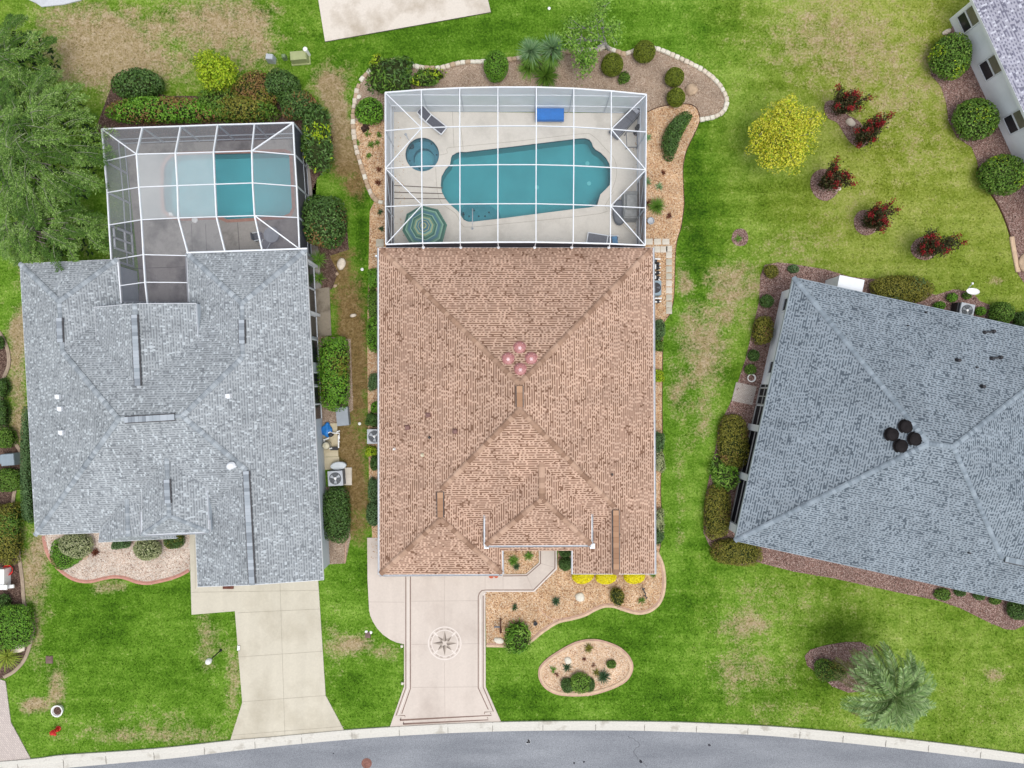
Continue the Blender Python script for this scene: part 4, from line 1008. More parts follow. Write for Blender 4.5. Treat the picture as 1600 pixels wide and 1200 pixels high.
for lo, hi in (((q1, q4), e2), ((q2, q3), e2), ((q1, q2), e2 - .3), ((c1, c4), e2 + .2), ((c2, c3), e2 + .2), ((c1, c2), e2 + .2)):
    if hi > e2 + .1 and not gw2: gw2.append(1); gw.face([q1, q2, rg1]); gw.build('gable_wall', SIDING, hg); gw = MB()
    a, b = [Vector(t) for t in lo]; gw.face([(a.x, a.y, hi), (b.x, b.y, hi), (b.x, b.y, b.z - .02), (a.x, a.y, a.z - .02)])
gw.build('gable_wall', SIDING, hg)
for a, b, o in ((c1, c2, (0, -1, 0)), (c2, c2.lerp(c3, .25), (1, 0, 0)), (c1, c1.lerp(c4, .5), (-1, 0, 0)), (LNE, LV, (1, 0, 0)), (RV, RNW, (-1, 0, 0)), (RNW, NE, (0, 1, 0))):
    m_ = MB(); gutter(m_, a, b, o, .11, .11); m_.build('gutter', WHITE, hg)
# right-hand wall: screened porch windows, seen under the eave
def on_wall(a, b, px, py, z):
    """point of the vertical wall a-b whose picture row is py at height z"""
    y = (600 - py) * (H - z) * K; t = (y - a[1]) / (b[1] - a[1]); return a[0] + (b[0] - a[0]) * t, y
wa, wb = None, None
for i in range(len(wq)):
    a, b = wq[i], wq[(i + 1) % len(wq)]
    if (a[0] + b[0]) / 2 > P(470, 0, 2.7).x and abs(a[1] - b[1]) > 10: wa, wb = a, b
for y0, y1 in ((412, 447), (450, 485), (492, 525), (530, 566), (582, 600), (604, 630), (632, 655)):
    x0, Y0 = on_wall(wa, wb, 0, y0, 1.6); x1, Y1 = on_wall(wa, wb, 0, y1, 1.6); m_ = MB()
    for z_ in (1.35,): m_.bar((x0 + .02, Y0, 1.4), (x1 + .02, Y1, 1.4), .05, 2.0, 0)
    m_.bar((x0 + .05, Y0, .36), (x1 + .05, Y1, .36), .07, .06, 1); m_.bar((x0 + .03, Y0, 2.42), (x1 + .03, Y1, 2.42), .05, .06, 1)
    m_.bar((x0 + .06, Y0, .6), (x0 + .06, Y0, 2.3), .06, .08, 1); m_.build('screen_window', [DARKGLASS, WHITE], hg)
for y0 in (410, 489): 
    x0, Y0 = on_wall(wa, wb, 0, y0, 1.6); m_ = MB(); m_.box((x0 + .12, Y0, 1.3), (.22, .16, 2.6)); m_.build('corner_post', WHITE, hg)
for y_ in (662, 736):
    x0, Y0 = on_wall(wa, wb, 0, y_, 2.2); m_ = MB(); m_.box((x0 + .08, Y0, 2.2), (.1, .1, .14)); m_.build('wall_fixture', BLACK, hg)
pr = MB(); q = P(357, 920, .06); pr.box((q.x, q.y + .1, .1), (.7, .18, .06)); pr.build('door_grate', plain('rust_brown', C(110, 70, 60), .9, .1, var=.3), hg)

# --- slate blue house
SH_BLUE = shingle('slate_blue_shingles', C(150, 161, 170), C(96, 107, 117), dash=.58, full=.06, tab=.11, row=.146, streak=.10, band=.5)
CAP_BLUE = islands('slate_blue_caps', [C(140, 152, 162), C(166, 178, 188), C(126, 138, 148), C(154, 166, 176)], .9, .1)
e3 = 2.75
hb = empty('slate_blue_house', (*P(1480, 700)[:2], 0), 'rotated house with slate blue shingle hip roof at right', 'house')
R = Roof(e3)
R.plane('W', (1240, 433), (1148, 845)); R.plane('N', (1600, 512), (1240, 433)); R.plane('S', (1148, 845), (1600, 940))
dN = (360 / 368.6, 79 / 368.6)
g = lambda x, y: P(x, y, e3)
NWc, SWc = g(1240, 433), g(1148, 845)
NEc, SEc = g(1240 + 560 * dN[0], 433 + 560 * dN[1]), g(1148 + 640 * dN[0], 845 + 640 * dN[1])
R.plane('E', (1148 + 640 * dN[0], 845 + 640 * dN[1]), (1240 + 560 * dN[0], 433 + 560 * dN[1]))
ap = R.at(1451, 693, 'W', 'N', 'S'); ap2 = R.at(1490, 698, 'N', 'S'); ap2 = P(1490, 698, ap.z)
hN = R.at(1610, 602, 'N'); hS = R.at(1566, 872, 'S')
wing = P(1566 + 170, 872 + 37, hS.z)
eN = R.at(1700, 532, 'N'); 
rf = MB()
eE = P(1760, 780, hS.z - .2)
for f in ([NWc, ap, SWc], [NWc, NEc, eN, ap2, ap], [SWc, SEc, wing, hS, ap2, ap], [ap2, eN, P(1760, 560, eN.z - .3), eE, wing, hS]): roof_face(rf, f)
gz = R.at(1556, 773, 'S').z * .0 + 4.9
k1, k2 = P(1556, 772, gz), P(1730, 808, gz); k3, k4, k5, k6 = P(1582, 838, gz - 1.05), P(1740, 872, gz - 1.05), P(1570, 745, gz - .75), P(1740, 770, gz - .75)
for f in ([k1, k2, k4, k3], [k1, k2, k6, k5]): roof_face(rf, f)
roof_b = rf.build('roof', SH_BLUE, hb)
for a, b in ((NWc, ap), (SWc, ap), (hS, ap2), (eN, ap2)):
    m_ = MB(); cap_run(m_, a, b, .32, .20, .05, .02); m_.build('hip_cap', CAP_BLUE, roof_b)
for a, b in ((ap, ap2),): m_ = MB(); cap_run(m_, a, b, .3, .2, .05, .02); m_.build('ridge_cap', CAP_BLUE, roof_b)
CAPV3 = islands('blue_vent_caps', [C(150, 162, 172), C(170, 182, 190), C(134, 146, 156)], .9, .1)
for a, b in ((k1.lerp(k2, .03), k1.lerp(k2, .9)), (hS.lerp(wing, .02), hS.lerp(wing, .9))):
    m_ = MB(); vent_strip(m_, a, b, .33, .10, .2); m_.build('ridge_vent', [CAPV3, BLACKLINE], roof_b)
for x, y in ((1393.5, 679), (1415.5, 666.5), (1429.5, 686), (1407.5, 697)):
    c = R.at(x, y, 'W'); m_ = MB(); dome_vent(m_, c - Vector((0, 0, .06)), .38, .28); m_.build('roof_vent', plain('black_roof_vent', (.014, .012, .013, 1), .7, .1, var=.3), roof_b)
for x, y, k, r, tall in ((1495, 563, 'N', .1, .35), (1525.5, 574, 'N', .05, .2), (1446, 488, 'N', .05, .2), (1418, 509, 'N', .04, .2), (1513, 863.5, 'S', .05, .25), (1534, 604, 'N', .1, .3)):
    c = R.at(x, y, k); m_ = MB(); m_.lathe(c - Vector((0, 0, .05)), [(r * 1.4, 0), (r * 1.4, .06), (r, .09), (r, tall), (r * .6, tall)], 12); m_.build('vent_pipe', BLACK, roof_b)
for x, y in ((1544.5, 519.5), (1555.5, 560)):
    c = R.at(x, y, 'N'); m_ = MB(); m_.lathe(c + Vector((-.28, 0, -.02)), [(.12, 0), (.12, .12), (.05, .2), (.02, .2)], 12); m_.lathe(c + Vector((.28, .06, -.02)), [(.12, 0), (.12, .14), (.08, .2), (.02, .2)], 12); m_.bar(c + Vector((-.28, 0, .08)), c + Vector((.28, .06, .08)), .09, .08); m_.build('exhaust_vent', BLACK, roof_b)
OUT3 = [tuple(p[:2]) for p in (NWc, NEc, SEc, SWc)]
wq3 = walls(OUT3, e3, .45, STUCCO, hb)
fm = MB(); fascia(fm, [NEc, NWc, SWc, SEc]); fascia(fm, [k5, k3, k4]); fm.build('fascia', plain('blue_grey_drip_edge', C(178, 190, 198), .5, .3, var=.05), hb)
m_ = MB(); gutter(m_, k3, k4, (.2, -1, 0), .16, .14); m_.build('gutter', WHITE, hb)
# west wall, windows and screened porch
s = None
for i in range(4):
    a, b = wq3[i], wq3[(i + 1) % 4]
    if (a[0] + b[0]) / 2 < P(1260, 0, 2.7).x: s = (Vector(a), Vector(b))
wN, wS = (s[0], s[1]) if s[0].y > s[1].y else (s[1], s[0])
wd = (wS - wN); WL = wd.length; wd.normalize(); wo = Vector((wd.y, -wd.x)); wo = wo if wo.x < 0 else -wo
def wpt(t, z, o=0.0): q = wN + wd * t + wo * o; return (q.x, q.y, z)
def wt(py, z):      # distance along the wall for a picture row at height z
    y = (600 - py) * (H - z) * K; return (y - wN.y) / wd.y
for y0, y1 in ((465, 486), (564, 584)):
    t0, t1 = wt(y0, 1.5), wt(y1, 1.5)
    m_ = MB(); m_.bar(wpt(t0, 1.5, .01), wpt(t1, 1.5, .01), .04, 1.1, 0)
    fr = m_.build('window', DARKGLASS, hb)
    m_ = MB()
    for z_ in (.92, 2.08): m_.bar(wpt(t0 - .1, z_, .05), wpt(t1 + .1, z_, .05), .1, .1)
    for t_ in (t0, t1): m_.bar(wpt(t_, .9, .05), wpt(t_, 2.1, .05), .1, .1)
    m_.build('window_frame', WHITE, fr)
for y0, y1 in ((601, 605), (607, 632), (635, 665), (675, 742), (751, 820)):
    t0, t1 = wt(y0, 1.3), wt(y1, 1.3)
    m_ = MB(); m_.bar(wpt(t0, 1.3, .012), wpt(t1, 1.3, .012), .04, 2.4, 0); fr = m_.build('porch_screen', plain('dark_porch_screen', (.012, .012, .016, 1), .6, .3, var=.2), hb)
    FRM = plain('grey_screen_frame', C(190, 190, 188), .5, .3, var=.05)
    m_ = MB(); m_.bar(wpt(t0, 1.0, .05), wpt(t1, 1.0, .05), .05, .05); m_.build('screen_rail', FRM, fr)
    m_ = MB(); m_.bar(wpt(t0, .15, .05), wpt(t1, .15, .05), .06, .12)
    if y0 == 607: m_.bar(wpt((t0 + t1) / 2, .1, .05), wpt((t0 + t1) / 2, 2.4, .05), .08, .06); m_.bar(wpt(t0, .1, .05), wpt(t0, 2.4, .05), .12, .06); m_.bar(wpt(t1, .1, .05), wpt(t1, 2.4, .05), .12, .06)
    m_.build('screen_frame', FRM, fr)
for y_ in (670, 746.5, 826):
    t_ = wt(y_, 1.5); m_ = MB(); m_.bar(wpt(t_, .05, .12), wpt(t_, 2.6, .12), .3, .42 if y_ < 800 else .5, up=(wd.x, wd.y, 0)); m_.build('porch_column', WHITE, hb)
bx = MB(); c0 = g(1316, 449); q = P(1318, 443, 1.2); bx.box((q.x, q.y - .5, .95), (1.55, 1.5, 1.9), 0, -.2); bx.box((q.x, q.y - .5, 1.95), (1.6, 1.55, .12), 0, -.2); bx.build('bay_box', WHITE, hb)

# --- white walled house in the top right corner
SH_LAV = shingle('lavender_grey_shingles', C(182, 182, 196), C(132, 132, 150), C(212, 214, 226), dash=.55, full=.10, tab=.13, row=.15, fleck_at=.93)
hw_ = empty('white_walled_house', (*P(1640, 60)[:2], 0), 'white walled house with lavender grey roof in the top right corner', 'house')
e4 = 2.85
v1, v2 = P(1517, -6, e4), P(1640, 263, e4); dv = (v2 - v1).normalized(); nv = Vector((-dv.y, dv.x, 0))
if nv.x < 0: nv = -nv
v3 = v2 + nv * 9 + Vector((0, 0, 3.6)); v4 = v1 + nv * 9 + Vector((0, 0, 3.6)); v5 = v2 + dv * 5; v6 = v3 + dv * 5; v0 = v1
rf = MB(); roof_face(rf, [v0, v5, v6, v4]); roof_l = rf.build('roof', SH_LAV, hw_)
fm = MB(); fascia(fm, [v4, v0, v5]); fm.build('fascia', WHITE, hw_)
c0 = P(1483, 30, 0); w0 = Vector((c0.x, c0.y)); dv2 = Vector((dv.x, dv.y)); nv2 = Vector((nv.x, nv.y))
w1 = w0 + dv2 * 22; w2 = w1 + nv2 * 14; w3 = w0 + nv2 * 14
m_ = MB()
for a, b in ((w0, w1), (w3, w0)): m_.face([(a.x, a.y, 0), (b.x, b.y, 0), (b.x, b.y, 3.05), (a.x, a.y, 3.05)])
a = w0; m_.face([(w0.x, w0.y, 3.05), (w3.x, w3.y, 3.05), (w3.x, w3.y, 6.5)]); m_.build('wall', STUCCO, hw_)
so = -nv2
def wp4(t, z, o=0.0): q = w0 + dv2 * t + so * o; return (q.x, q.y, z)
def wt4(px, py, z):
    q = P(px, py, z); return (Vector((q.x, q.y)) - w0).dot(dv2)
for (x, y) in ((1515, 29), (1549, 105), (1594, 187)):
    t_ = wt4(x, y, 1.45); fr = MB(); fr.bar(wp4(t_ - .55, 1.85, .01), wp4(t_ + .55, 1.85, .01), .03, .72, 0); fr.bar(wp4(t_ - .55, 1.07, .01), wp4(t_ + .55, 1.07, .01), .03, .76, 1)
    wo_ = fr.build('window', [TANGLASS, DARKGLASS], hw_); m_ = MB()
    for z_ in (.66, 1.46, 2.24): m_.bar(wp4(t_ - .6, z_, .035), wp4(t_ + .6, z_, .035), .07, .08)
    for s_ in (-.59, .59): m_.bar(wp4(t_ + s_, .62, .035), wp4(t_ + s_, 2.28, .035), .07, .07)
    m_.build('window_frame', WHITE, wo_)
# ------------------------------------------------------------------ pool of the tan house
DECKC = concrete('pool_deck_coating', C(226, 220, 209), C(210, 204, 193), .5, .03, .5)
DECKG = concrete('stained_pool_deck', C(164, 158, 152), C(108, 102, 96), .55, .08, .45)
PLASTER = plain('pool_plaster', C(172, 208, 212, .8), .8, .2, var=.05, scale=.7)
PLASTER_D = plain('pool_step_plaster', C(150, 182, 192, .8), .8, .2, var=.06, scale=3)
TILE = plain('dark_pool_tile', C(104, 134, 146), .4, .4, var=.2, scale=8)
WATER = water_mat('pool_water', (.38, .78, .82, 1)); WATER_S = water_mat('spa_water', (.50, .76, .83, 1))
pool_w, spa_w = W2(POOL), W2(spa_pts)
dk = MB().prism(DECK_MAIN, 0, .07, holes=(pool_w, spa_w))
for pts in ([(706.5, 162), (709.5, 232)], [(716, 164), (724, 234)], [(608, 290), (690, 295)], [(609, 301.5), (692, 303.5)], [(610, 311), (697, 311.5)], [(686, 243), (699, 240), (698.5, 233), (714, 230), (810, 221), (905, 210), (925, 212), (945, 232), (960, 250), (963, 275), (955, 300)],
            [(681, 262), (683, 295), (690, 318), (712, 334), (722, 352), (735, 355), (800, 349), (938, 334), (945, 322), (958, 300)], [(955, 335), (1000, 378)], [(640, 170), (760, 168), (1000, 172)]):
    dk.strip([P(*p) for p in spline(pts, 3)], .022, .074, 1)
for y0, y1 in ((290, 294), (300.5, 303), (310.5, 311)): dk.strip([P(609, y0), P(692 if y0 < 310 else 697, y1)], .06, .076, 2)
tag(dk.build('pool_deck', [DECKC, SCORE2, JOINT], origin=(*P(806, 265)[:2], 0)), kind='structure')
def basin(name, poly, depth, label, water, zw=-.03, steps=(), cat='pool', rim=.07):
    t = empty(name, (*Vector(poly[0])[:2], 0), label, cat)
    q = ccw(poly); n = len(q); m = MB()
    for i in range(n):
        a, b = q[i], q[(i + 1) % n]
        m.face([(*b, rim), (*a, rim), (*a, -.16), (*b, -.16)], 1); m.face([(*b, -.16), (*a, -.16), (*a, -depth), (*b, -depth)], 0)
    qi = q; tris = tessellate_polygon([[Vector((x, y, 0)) for x, y in qi]])
    for k in tris: m.face([(*qi[i], -depth) for i in k])
    m.build('basin', [PLASTER, TILE], t)
    for nm, pts, zt in steps: MB().prism(pts, -depth, zt).build(nm, PLASTER_D, t)
    w = MB()
    qw = inset(q, -.01)
    for k in tris: w.face([(*q[i], zw) for i in (k if True else k)])
    w.build('water', water, t)
    return t
def disc(cx, cy, r, n=24, a0=0, a1=360): return [tuple(P(cx + r * math.cos(math.radians(a0 + (a1 - a0) * k / n)), cy + r * math.sin(math.radians(a0 + (a1 - a0) * k / n)))[:2]) for k in range(n + (0 if a1 - a0 >= 360 else 1))]
def clip_to(poly, cx, cy, r):   # fan-shaped step against the pool wall
    return [p for p in disc(cx, cy, r, 40) if inside(np.array([p[0]]), np.array([p[1]]), inset(poly, .02))[0]]
st1 = [(722, 336), (726, 345), (733, 346.5), (744, 346), (772, 342.5), (768, 332), (758, 324.5), (744, 322), (732, 325)]
st2 = [(722, 333), (726, 343), (733, 345.5), (744, 345), (786, 340.8), (780, 326), (764, 315), (744, 311), (724, 316), (717, 325)]
st3 = [(920, 324), (932.5, 321), (934.5, 313), (937, 304.5), (930, 309)]
pool = basin('swimming_pool', pool_w, 1.05, 'large freeform teal swimming pool inside the tan house cage', WATER,
             steps=(('step', inset(W2(st2), .03), -.75), ('step', inset(W2(st1), .05), -.42), ('bench', inset(W2(st3), .03), -.5)))
m_ = MB()
for x, y in ((915, 263.5), (917.5, 294), (838, 300)): q = P(x * 1 + (800 - x) * -.024, y + (600 - y) * -.024, -1.04); m_.lathe(q, [(.14, 0), (.14, .03), (.02, .035)], 16)
m_.build('floor_drain', PVC, pool)
m_ = MB()
for x, y in ((724, 333), (733, 338), (741, 329), (748, 338), (758, 338), (764, 332)): q = P(x, y, -.41); m_.lathe(q, [(.06, -.3), (.06, .03), (.02, .035)], 10)
m_.build('step_jet', DKGREY, pool)
spa = basin('spa', spa_w, .95, 'small round spa left of the swimming pool in the tan house cage', WATER_S, cat='spa')
MB().prism(disc(660, 242, 26), -.95, -.5, holes=(disc(661, 244, 16.5),)).build('bench', PLASTER_D, spa)
m_ = MB(); m_.lathe(P(643, 229, -.5), [(.18, 0), (.18, .1), (.1, .12), (.02, .12)], 16); 
for t in range(7):
    a = t * .9; m_.lathe(P(660 + 22 * math.cos(a), 242 + 22 * math.sin(a), -.5), [(.05, 0), (.05, .03), (.01, .03)], 8)
m_.build('jet', DKGREY, spa)
for nm, pts, lab in (('handrail', [(738, 357, .07), (738, 356, .85), (738.3, 349, .95), (738.3, 336, .85), (738.3, 327, .3), (738.3, 325, -.6)], 'thin metal grab rail at the round pool steps'),
                     ('handrail', [(634, 210, .07), (634.5, 211, .8), (637, 216, .85), (641, 222, .5), (642, 224, -.3)], 'thin metal grab rail at the round spa')):
    m_ = MB(); m_.tube([P(*p) for p in pts], .03, 8)
    m_.lathe(P(pts[0][0], pts[0][1], .07), [(.09, 0), (.09, .02), (.03, .04)], 12); tag(m_.build(nm, GREYMETAL), lab, 'handrail')

# ------------------------------------------------------------------ pool cage of the tan house
SCR_CLEAR = screen('clear_roof_screen', (.35, .36, .38, 1), .07)
SCR_LIGHT = screen('pale_sheen_screen', (.66, .71, .76, 1), .86)  # sheen on the mesh painted as a paler, denser screen
SCR_DARK = screen('dark_wall_screen', (.04, .045, .065, 1), .9)
SCR_HAZY = screen('hazy_roof_screen', (.56, .60, .62, 1), .44)  # whitish sheen over the pool put into colour and opacity
SCR_GREY = screen('grey_roof_screen', (.30, .31, .33, 1), .34)
SCR_MID = screen('dusky_roof_screen', (.14, .14, .17, 1), .36)
cg = empty('pool_cage', (*P(806, 270)[:2], 0), 'white framed screened pool cage behind the tan house', 'pool cage')
zc = lambda px: 2.95 + .8 * max(0, 1 - ((px - 806) / 204) ** 2)
CX = [602, 658.5, 718.5, 778, 838, 896.5, 955, 1010]
ROWS = [[145, 140.5, 137.8, 136.5, 136.5, 138.5, 142.5, 148], [204.5, 200, 198, 197, 197, 198.5, 202, 206.5], [263.5, 260, 258.5, 257.5, 257.5, 259, 262, 265.5], [323, 320.5, 319, 318.5, 318.5, 320, 322, 325], [382, 380, 379, 378.5, 378.5, 379.5, 381, 383.5]]
CXB = [[602, 658.5, 718.5, 778, 838, 896.5, 955, 1010], [602, 658.7, 718.5, 778, 838, 896.5, 955, 1009.5], [602.5, 659, 718.7, 778, 837.7, 896.5, 954.5, 1009], [602.5, 659.5, 718.7, 778, 837.5, 896, 954, 1008.5], [603, 660.5, 719, 778, 837.5, 895.5, 953.5, 1008]]
N_ = [[P(CXB[r][i], ROWS[r][i], zc(CX[i])) for i in range(8)] for r in range(5)]
for i in range(8):
    m_ = MB()
    for r in range(4): m_.bar(N_[r][i], N_[r + 1][i], .055, .13)
    m_.build('roof_beam', WHITE, cg)
for r in range(5):
    m_ = MB()
    for i in range(7): m_.bar(N_[r][i] + Vector((0, 0, .012)), N_[r][i + 1] + Vector((0, 0, .012)), .075 if r in (0, 4) else .045, .09)
    m_.build('eave_beam' if r in (0, 4) else 'purlin', WHITE, cg)
for (a, b) in (((0, 0), (1, 1)), ((1, 1), (2, 0)), ((2, 0), (3, 1)), ((3, 1), (4, 0)), ((0, 7), (1, 6)), ((1, 6), (2, 7)), ((2, 7), (3, 6)), ((3, 6), (4, 7))):
    m_ = MB(); m_.bar(N_[a[0]][a[1]] + Vector((0, 0, .006)), N_[b[0]][b[1]] + Vector((0, 0, .006)), .048, .07); m_.build('diagonal_brace', WHITE, cg)
def down(p, z): return Vector((p.x, p.y, z))
for r, i in [(0, k) for k in range(8)] + [(1, 0), (2, 0), (3, 0), (1, 7), (2, 7), (3, 7)]:
    m_ = MB(); m_.bar(down(N_[r][i], .07), N_[r][i], .06, .10); m_.build('post', WHITE if r == 0 and i in (0, 7) else plain('pale_grey_post', C(196, 204, 212), .5, .4, var=.04) if (r, i) == (0, 1) else bpy.data.materials['pale_grey_post'], cg)
GP = bpy.data.materials['pale_grey_post']
for z_, w in ((1.0, .06), (2.62, .05), (.12, .06)):
    for pts in ([N_[0][i] for i in range(8)], [N_[r][0] for r in range(5)], [N_[r][7] for r in range(5)]):
        m_ = MB()
        for a, b in zip(pts[:-1], pts[1:]): m_.bar(down(a, z_), down(b, z_), w, .06)
        m_.build('wall_rail', WHITE if z_ > .5 else GP, cg)
for r in (3,):
    for i in (0, 7):
        for (a, za, b, zb) in ((N_[2][i], 2.8, N_[3][i], 1.0), (N_[3][i], 2.8, N_[4][i], .6)):
            m_ = MB(); m_.bar(down(a, za), down(b, zb), .05, .06); m_.build('wall_brace', GP, cg)
m_ = MB()
for r in range(4):
    for i in range(7): m_.face([N_[r][i], N_[r][i + 1], N_[r + 1][i + 1], N_[r + 1][i]])
m_.build('roof_screen', SCR_CLEAR, cg)
m_ = MB()
for i in range(7): m_.face([down(N_[0][i], .08), down(N_[0][i + 1], .08), N_[0][i + 1], N_[0][i]])
m_.build('wall_screen', SCR_LIGHT, cg)
for i in (0, 7):
    for rr, mt in (((0, 1), SCR_LIGHT), ((2, 3), SCR_DARK)):
        m_ = MB()
        for r in rr: m_.face([down(N_[r][i], .08), down(N_[r + 1][i], .08), N_[r + 1][i], N_[r][i]])
        m_.build('wall_screen', mt, cg)
m_ = MB()
for i in range(7): m_.face([P(CXB[4][i + 1], 386.8, 2.72), P(CXB[4][i], 386.8, 2.72), N_[4][i] - Vector((0, .03, .1)), N_[4][i + 1] - Vector((0, .03, .1))])
m_.build('transom_screen', plain('dark_transom', C(52, 54, 62), .8, .2, var=.15), cg)
for i in range(1, 7):
    a = N_[4][i]; q = P(CXB[4][i] + (.8 if i < 4 else -2.2), 386.5, 2.9); m_ = MB(); m_.bar(a - Vector((0, 0, .1)), q, .05, .06); m_.lathe(q - Vector((0, 0, .06)), [(.09, 0), (.09, .08), (.02, .09)], 10); m_.build('eave_bracket', WHITE, cg)

# ------------------------------------------------------------------ pool and cage of the light grey house
pool2 = W2(POOL2)
cop = inset(pool2, -.2)
d2 = MB().prism(DECK_LEFT, 0, .07, holes=(pool2,))
for pts in ([(300, 350), (304, 470)], [(322, 350), (326, 470)], [(372, 348), (375, 395)], [(210, 346), (262, 344)], [(330, 395), (480, 391)], [(208, 420), (294, 417)]): d2.strip([P(*p) for p in pts], .03, .074, 1)
tag(d2.build('pool_deck', [DECKG, plain('deck_joint', C(84, 80, 76), .95, .1)], origin=(*P(320, 320)[:2], 0)), kind='structure')
WATER2 = water_mat('pool_water_deep', (.46, .89, .94, 1))
pl2 = basin('swimming_pool', pool2, 1.0, 'rounded teal swimming pool in the light grey house cage, edged in terracotta', WATER2, rim=.07)
m_ = MB(); m_.prism(cop, .06, .085, holes=(inset(pool2, .01),)); m_.build('coping', BRICKRED, pl2)
c2_ = empty('pool_cage', (*P(320, 300)[:2], 0), 'white framed pool cage with sloping sides behind the light grey house', 'pool cage')
ZO, ZI = 2.6, 3.55
rear = [P(x, y, ZO) for x, y in ((159.5, 202), (223, 199.5), (282.5, 197.5), (340.6, 195.3), (398, 193.8), (458, 192))]
inn = [P(x, y, ZI) for x, y in ((213.7, 241), (274.4, 239.5), (334, 237.7), (393.7, 236))]
row2 = [P(x, y, ZI) for x, y in ((217.5, 292.5), (277.5, 290), (336, 288), (395, 286))]
row3 = [P(x, y, ZI) for x, y in ((221.5, 343.4), (279, 340.6), (338.5, 338.8), (398, 337))]
eav = [P(x, y, 2.85) for x, y in ((294, 396), (352, 394), (410, 392))]
lw = [P(x, y, ZO) for x, y in ((159.5, 202), (163.7, 252), (168, 301), (170.8, 351.5), (174.3, 406))]
lw2 = [P(184.4, 404.5, 2.7), P(187.8, 446.5, 2.75), P(190, 474, 2.8)]
la = [P(224.5, 398, ZI), P(227.2, 441, ZI), P(231, 476, ZI)]
rwl = [P(x, y, ZO) for x, y in ((458, 192), (460.5, 242), (463.7, 291), (466, 340), (468, 389))]
rr_ = [P(291.6, 399.5, 2.85), P(293, 441.6, 2.85), P(295, 474, 2.85)]
def beams(name, lst, w=.09, h=.14):
    for a, b in lst:
        m_ = MB(); m_.bar(a, b, w, h); m_.build(name, WHITE, c2_)
beams('roof_beam', [(rear[i + 1], inn[i]) for i in range(4)] + [(inn[i], row2[i]) for i in range(4)] + [(row2[i], row3[i]) for i in range(4)] + [(row3[1], eav[0]), (row3[2], eav[1]), (row3[3], eav[2])], .075, .14)
beams('roof_beam', [(row3[0], la[0]), (la[0], la[1]), (la[1], la[2])], .075, .14)
beams('eave_beam', list(zip(rear[:-1], rear[1:])) + list(zip(lw[:-1], lw[1:])) + list(zip(rwl[:-1], rwl[1:])) + [(lw2[0], lw2[1]), (lw2[1], lw2[2])], .075, .12)
beams('purlin', [(inn[i], inn[i + 1]) for i in range(3)] + [(row2[i], row2[i + 1]) for i in range(3)] + [(row3[i], row3[i + 1]) for i in range(3)]
      + [(inn[3], rwl[1]), (row2[3], rwl[2]), (row3[3], rwl[3]), (lw[1], inn[0]), (lw[2], row2[0]), (lw[3], row3[0]), (lw2[0], la[0]), (lw2[1], la[1]), (la[0], rr_[0]), (la[1], rr_[1])], .05, .08)
beams('diagonal_brace', [(rear[0], inn[0]), (rear[5], inn[3]), (row3[3], rwl[4])], .07, .09)
for p in rear + lw[1:] + rwl[1:]:
    m_ = MB(); m_.bar(down(p, .07), p, .07, .12); m_.build('post', GP, c2_)
for z_ in (.85, .12):
    for pts in (rear, lw, rwl):
        m_ = MB()
        for a, b in zip(pts[:-1], pts[1:]): m_.bar(down(a, z_), down(b, z_), .06, .06)
        m_.build('wall_rail', GP, c2_)
m_ = MB()   # screen door on the left wall
a, b = down(lw[3], 0).lerp(down(lw[4], 0), .02), down(lw[3], 0).lerp(down(lw[4], 0), .62)
for z_ in (.12, .95, 2.15): m_.bar(down(a, z_), down(b, z_), .10, .10)
for t in (0, .5, 1): c = a.lerp(b, t); m_.bar(down(c, .1), down(c, 2.2), .10, .10)
m_.build('screen_door', WHITE, c2_)
def pan(mt, *quads):
    for q in quads: m_ = MB(); m_.face(q); m_.build('roof_screen', mt, c2_)
pan(SCR_GREY, [rear[0], rear[1], inn[0]], [rear[1], rear[2], inn[1], inn[0]], [rear[2], rear[3], inn[2], inn[1]])
pan(SCR_MID, [rear[3], rear[4], inn[3], inn[2]], [rear[4], rear[5], inn[3]])
pan(SCR_GREY, [lw[0], lw[1], inn[0]], [lw[1], lw[2], row2[0], inn[0]], [lw[2], lw[3], row3[0], row2[0]])
pan(SCR_MID, [lw[3], lw[4], la[0], row3[0]], [lw2[0], lw2[1], la[1], la[0]], [lw2[1], lw2[2], la[2], la[1]])
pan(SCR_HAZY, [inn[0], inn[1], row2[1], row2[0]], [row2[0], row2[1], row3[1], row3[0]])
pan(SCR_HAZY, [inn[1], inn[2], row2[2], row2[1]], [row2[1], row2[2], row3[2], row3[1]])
pan(SCR_CLEAR, [inn[2], inn[3], row2[3], row2[2]], [row2[2], row2[3], row3[3], row3[2]], [row3[2], row3[3], eav[2], eav[1]])
pan(SCR_GREY, [inn[3], rwl[1], rwl[2], row2[3]], [row2[3], rwl[2], rwl[3], row3[3]])
pan(SCR_GREY, [rear[5], rwl[1], inn[3]], [row3[1], row3[2], eav[1], eav[0]], [row3[0], row3[1], eav[0], rr_[0], la[0]])
pan(SCR_MID, [row3[3], rwl[3], rwl[4], eav[2]], [la[0], rr_[0], rr_[1], la[1]], [la[1], rr_[1], rr_[2], la[2]])
for pts, mt in ((rear, SCR_GREY), (lw, SCR_GREY), (rwl, SCR_DARK)):
    m_ = MB()
    for a, b in zip(pts[:-1], pts[1:]): m_.face([down(a, .08), down(b, .08), b, a])
    m_.build('wall_screen', mt, c2_)
m_ = MB()
for pts in ([P(161.5, 414, 2.85), P(183, 405, 2.85)], ): pass
m_.bar(P(161.5, 411.5, 2.72), P(186, 403.5, 2.72), .08, .1); m_.bar(P(292, 395, 2.86), P(480, 388.5, 2.86), .09, .1); m_.build('eave_beam', WHITE, c2_)

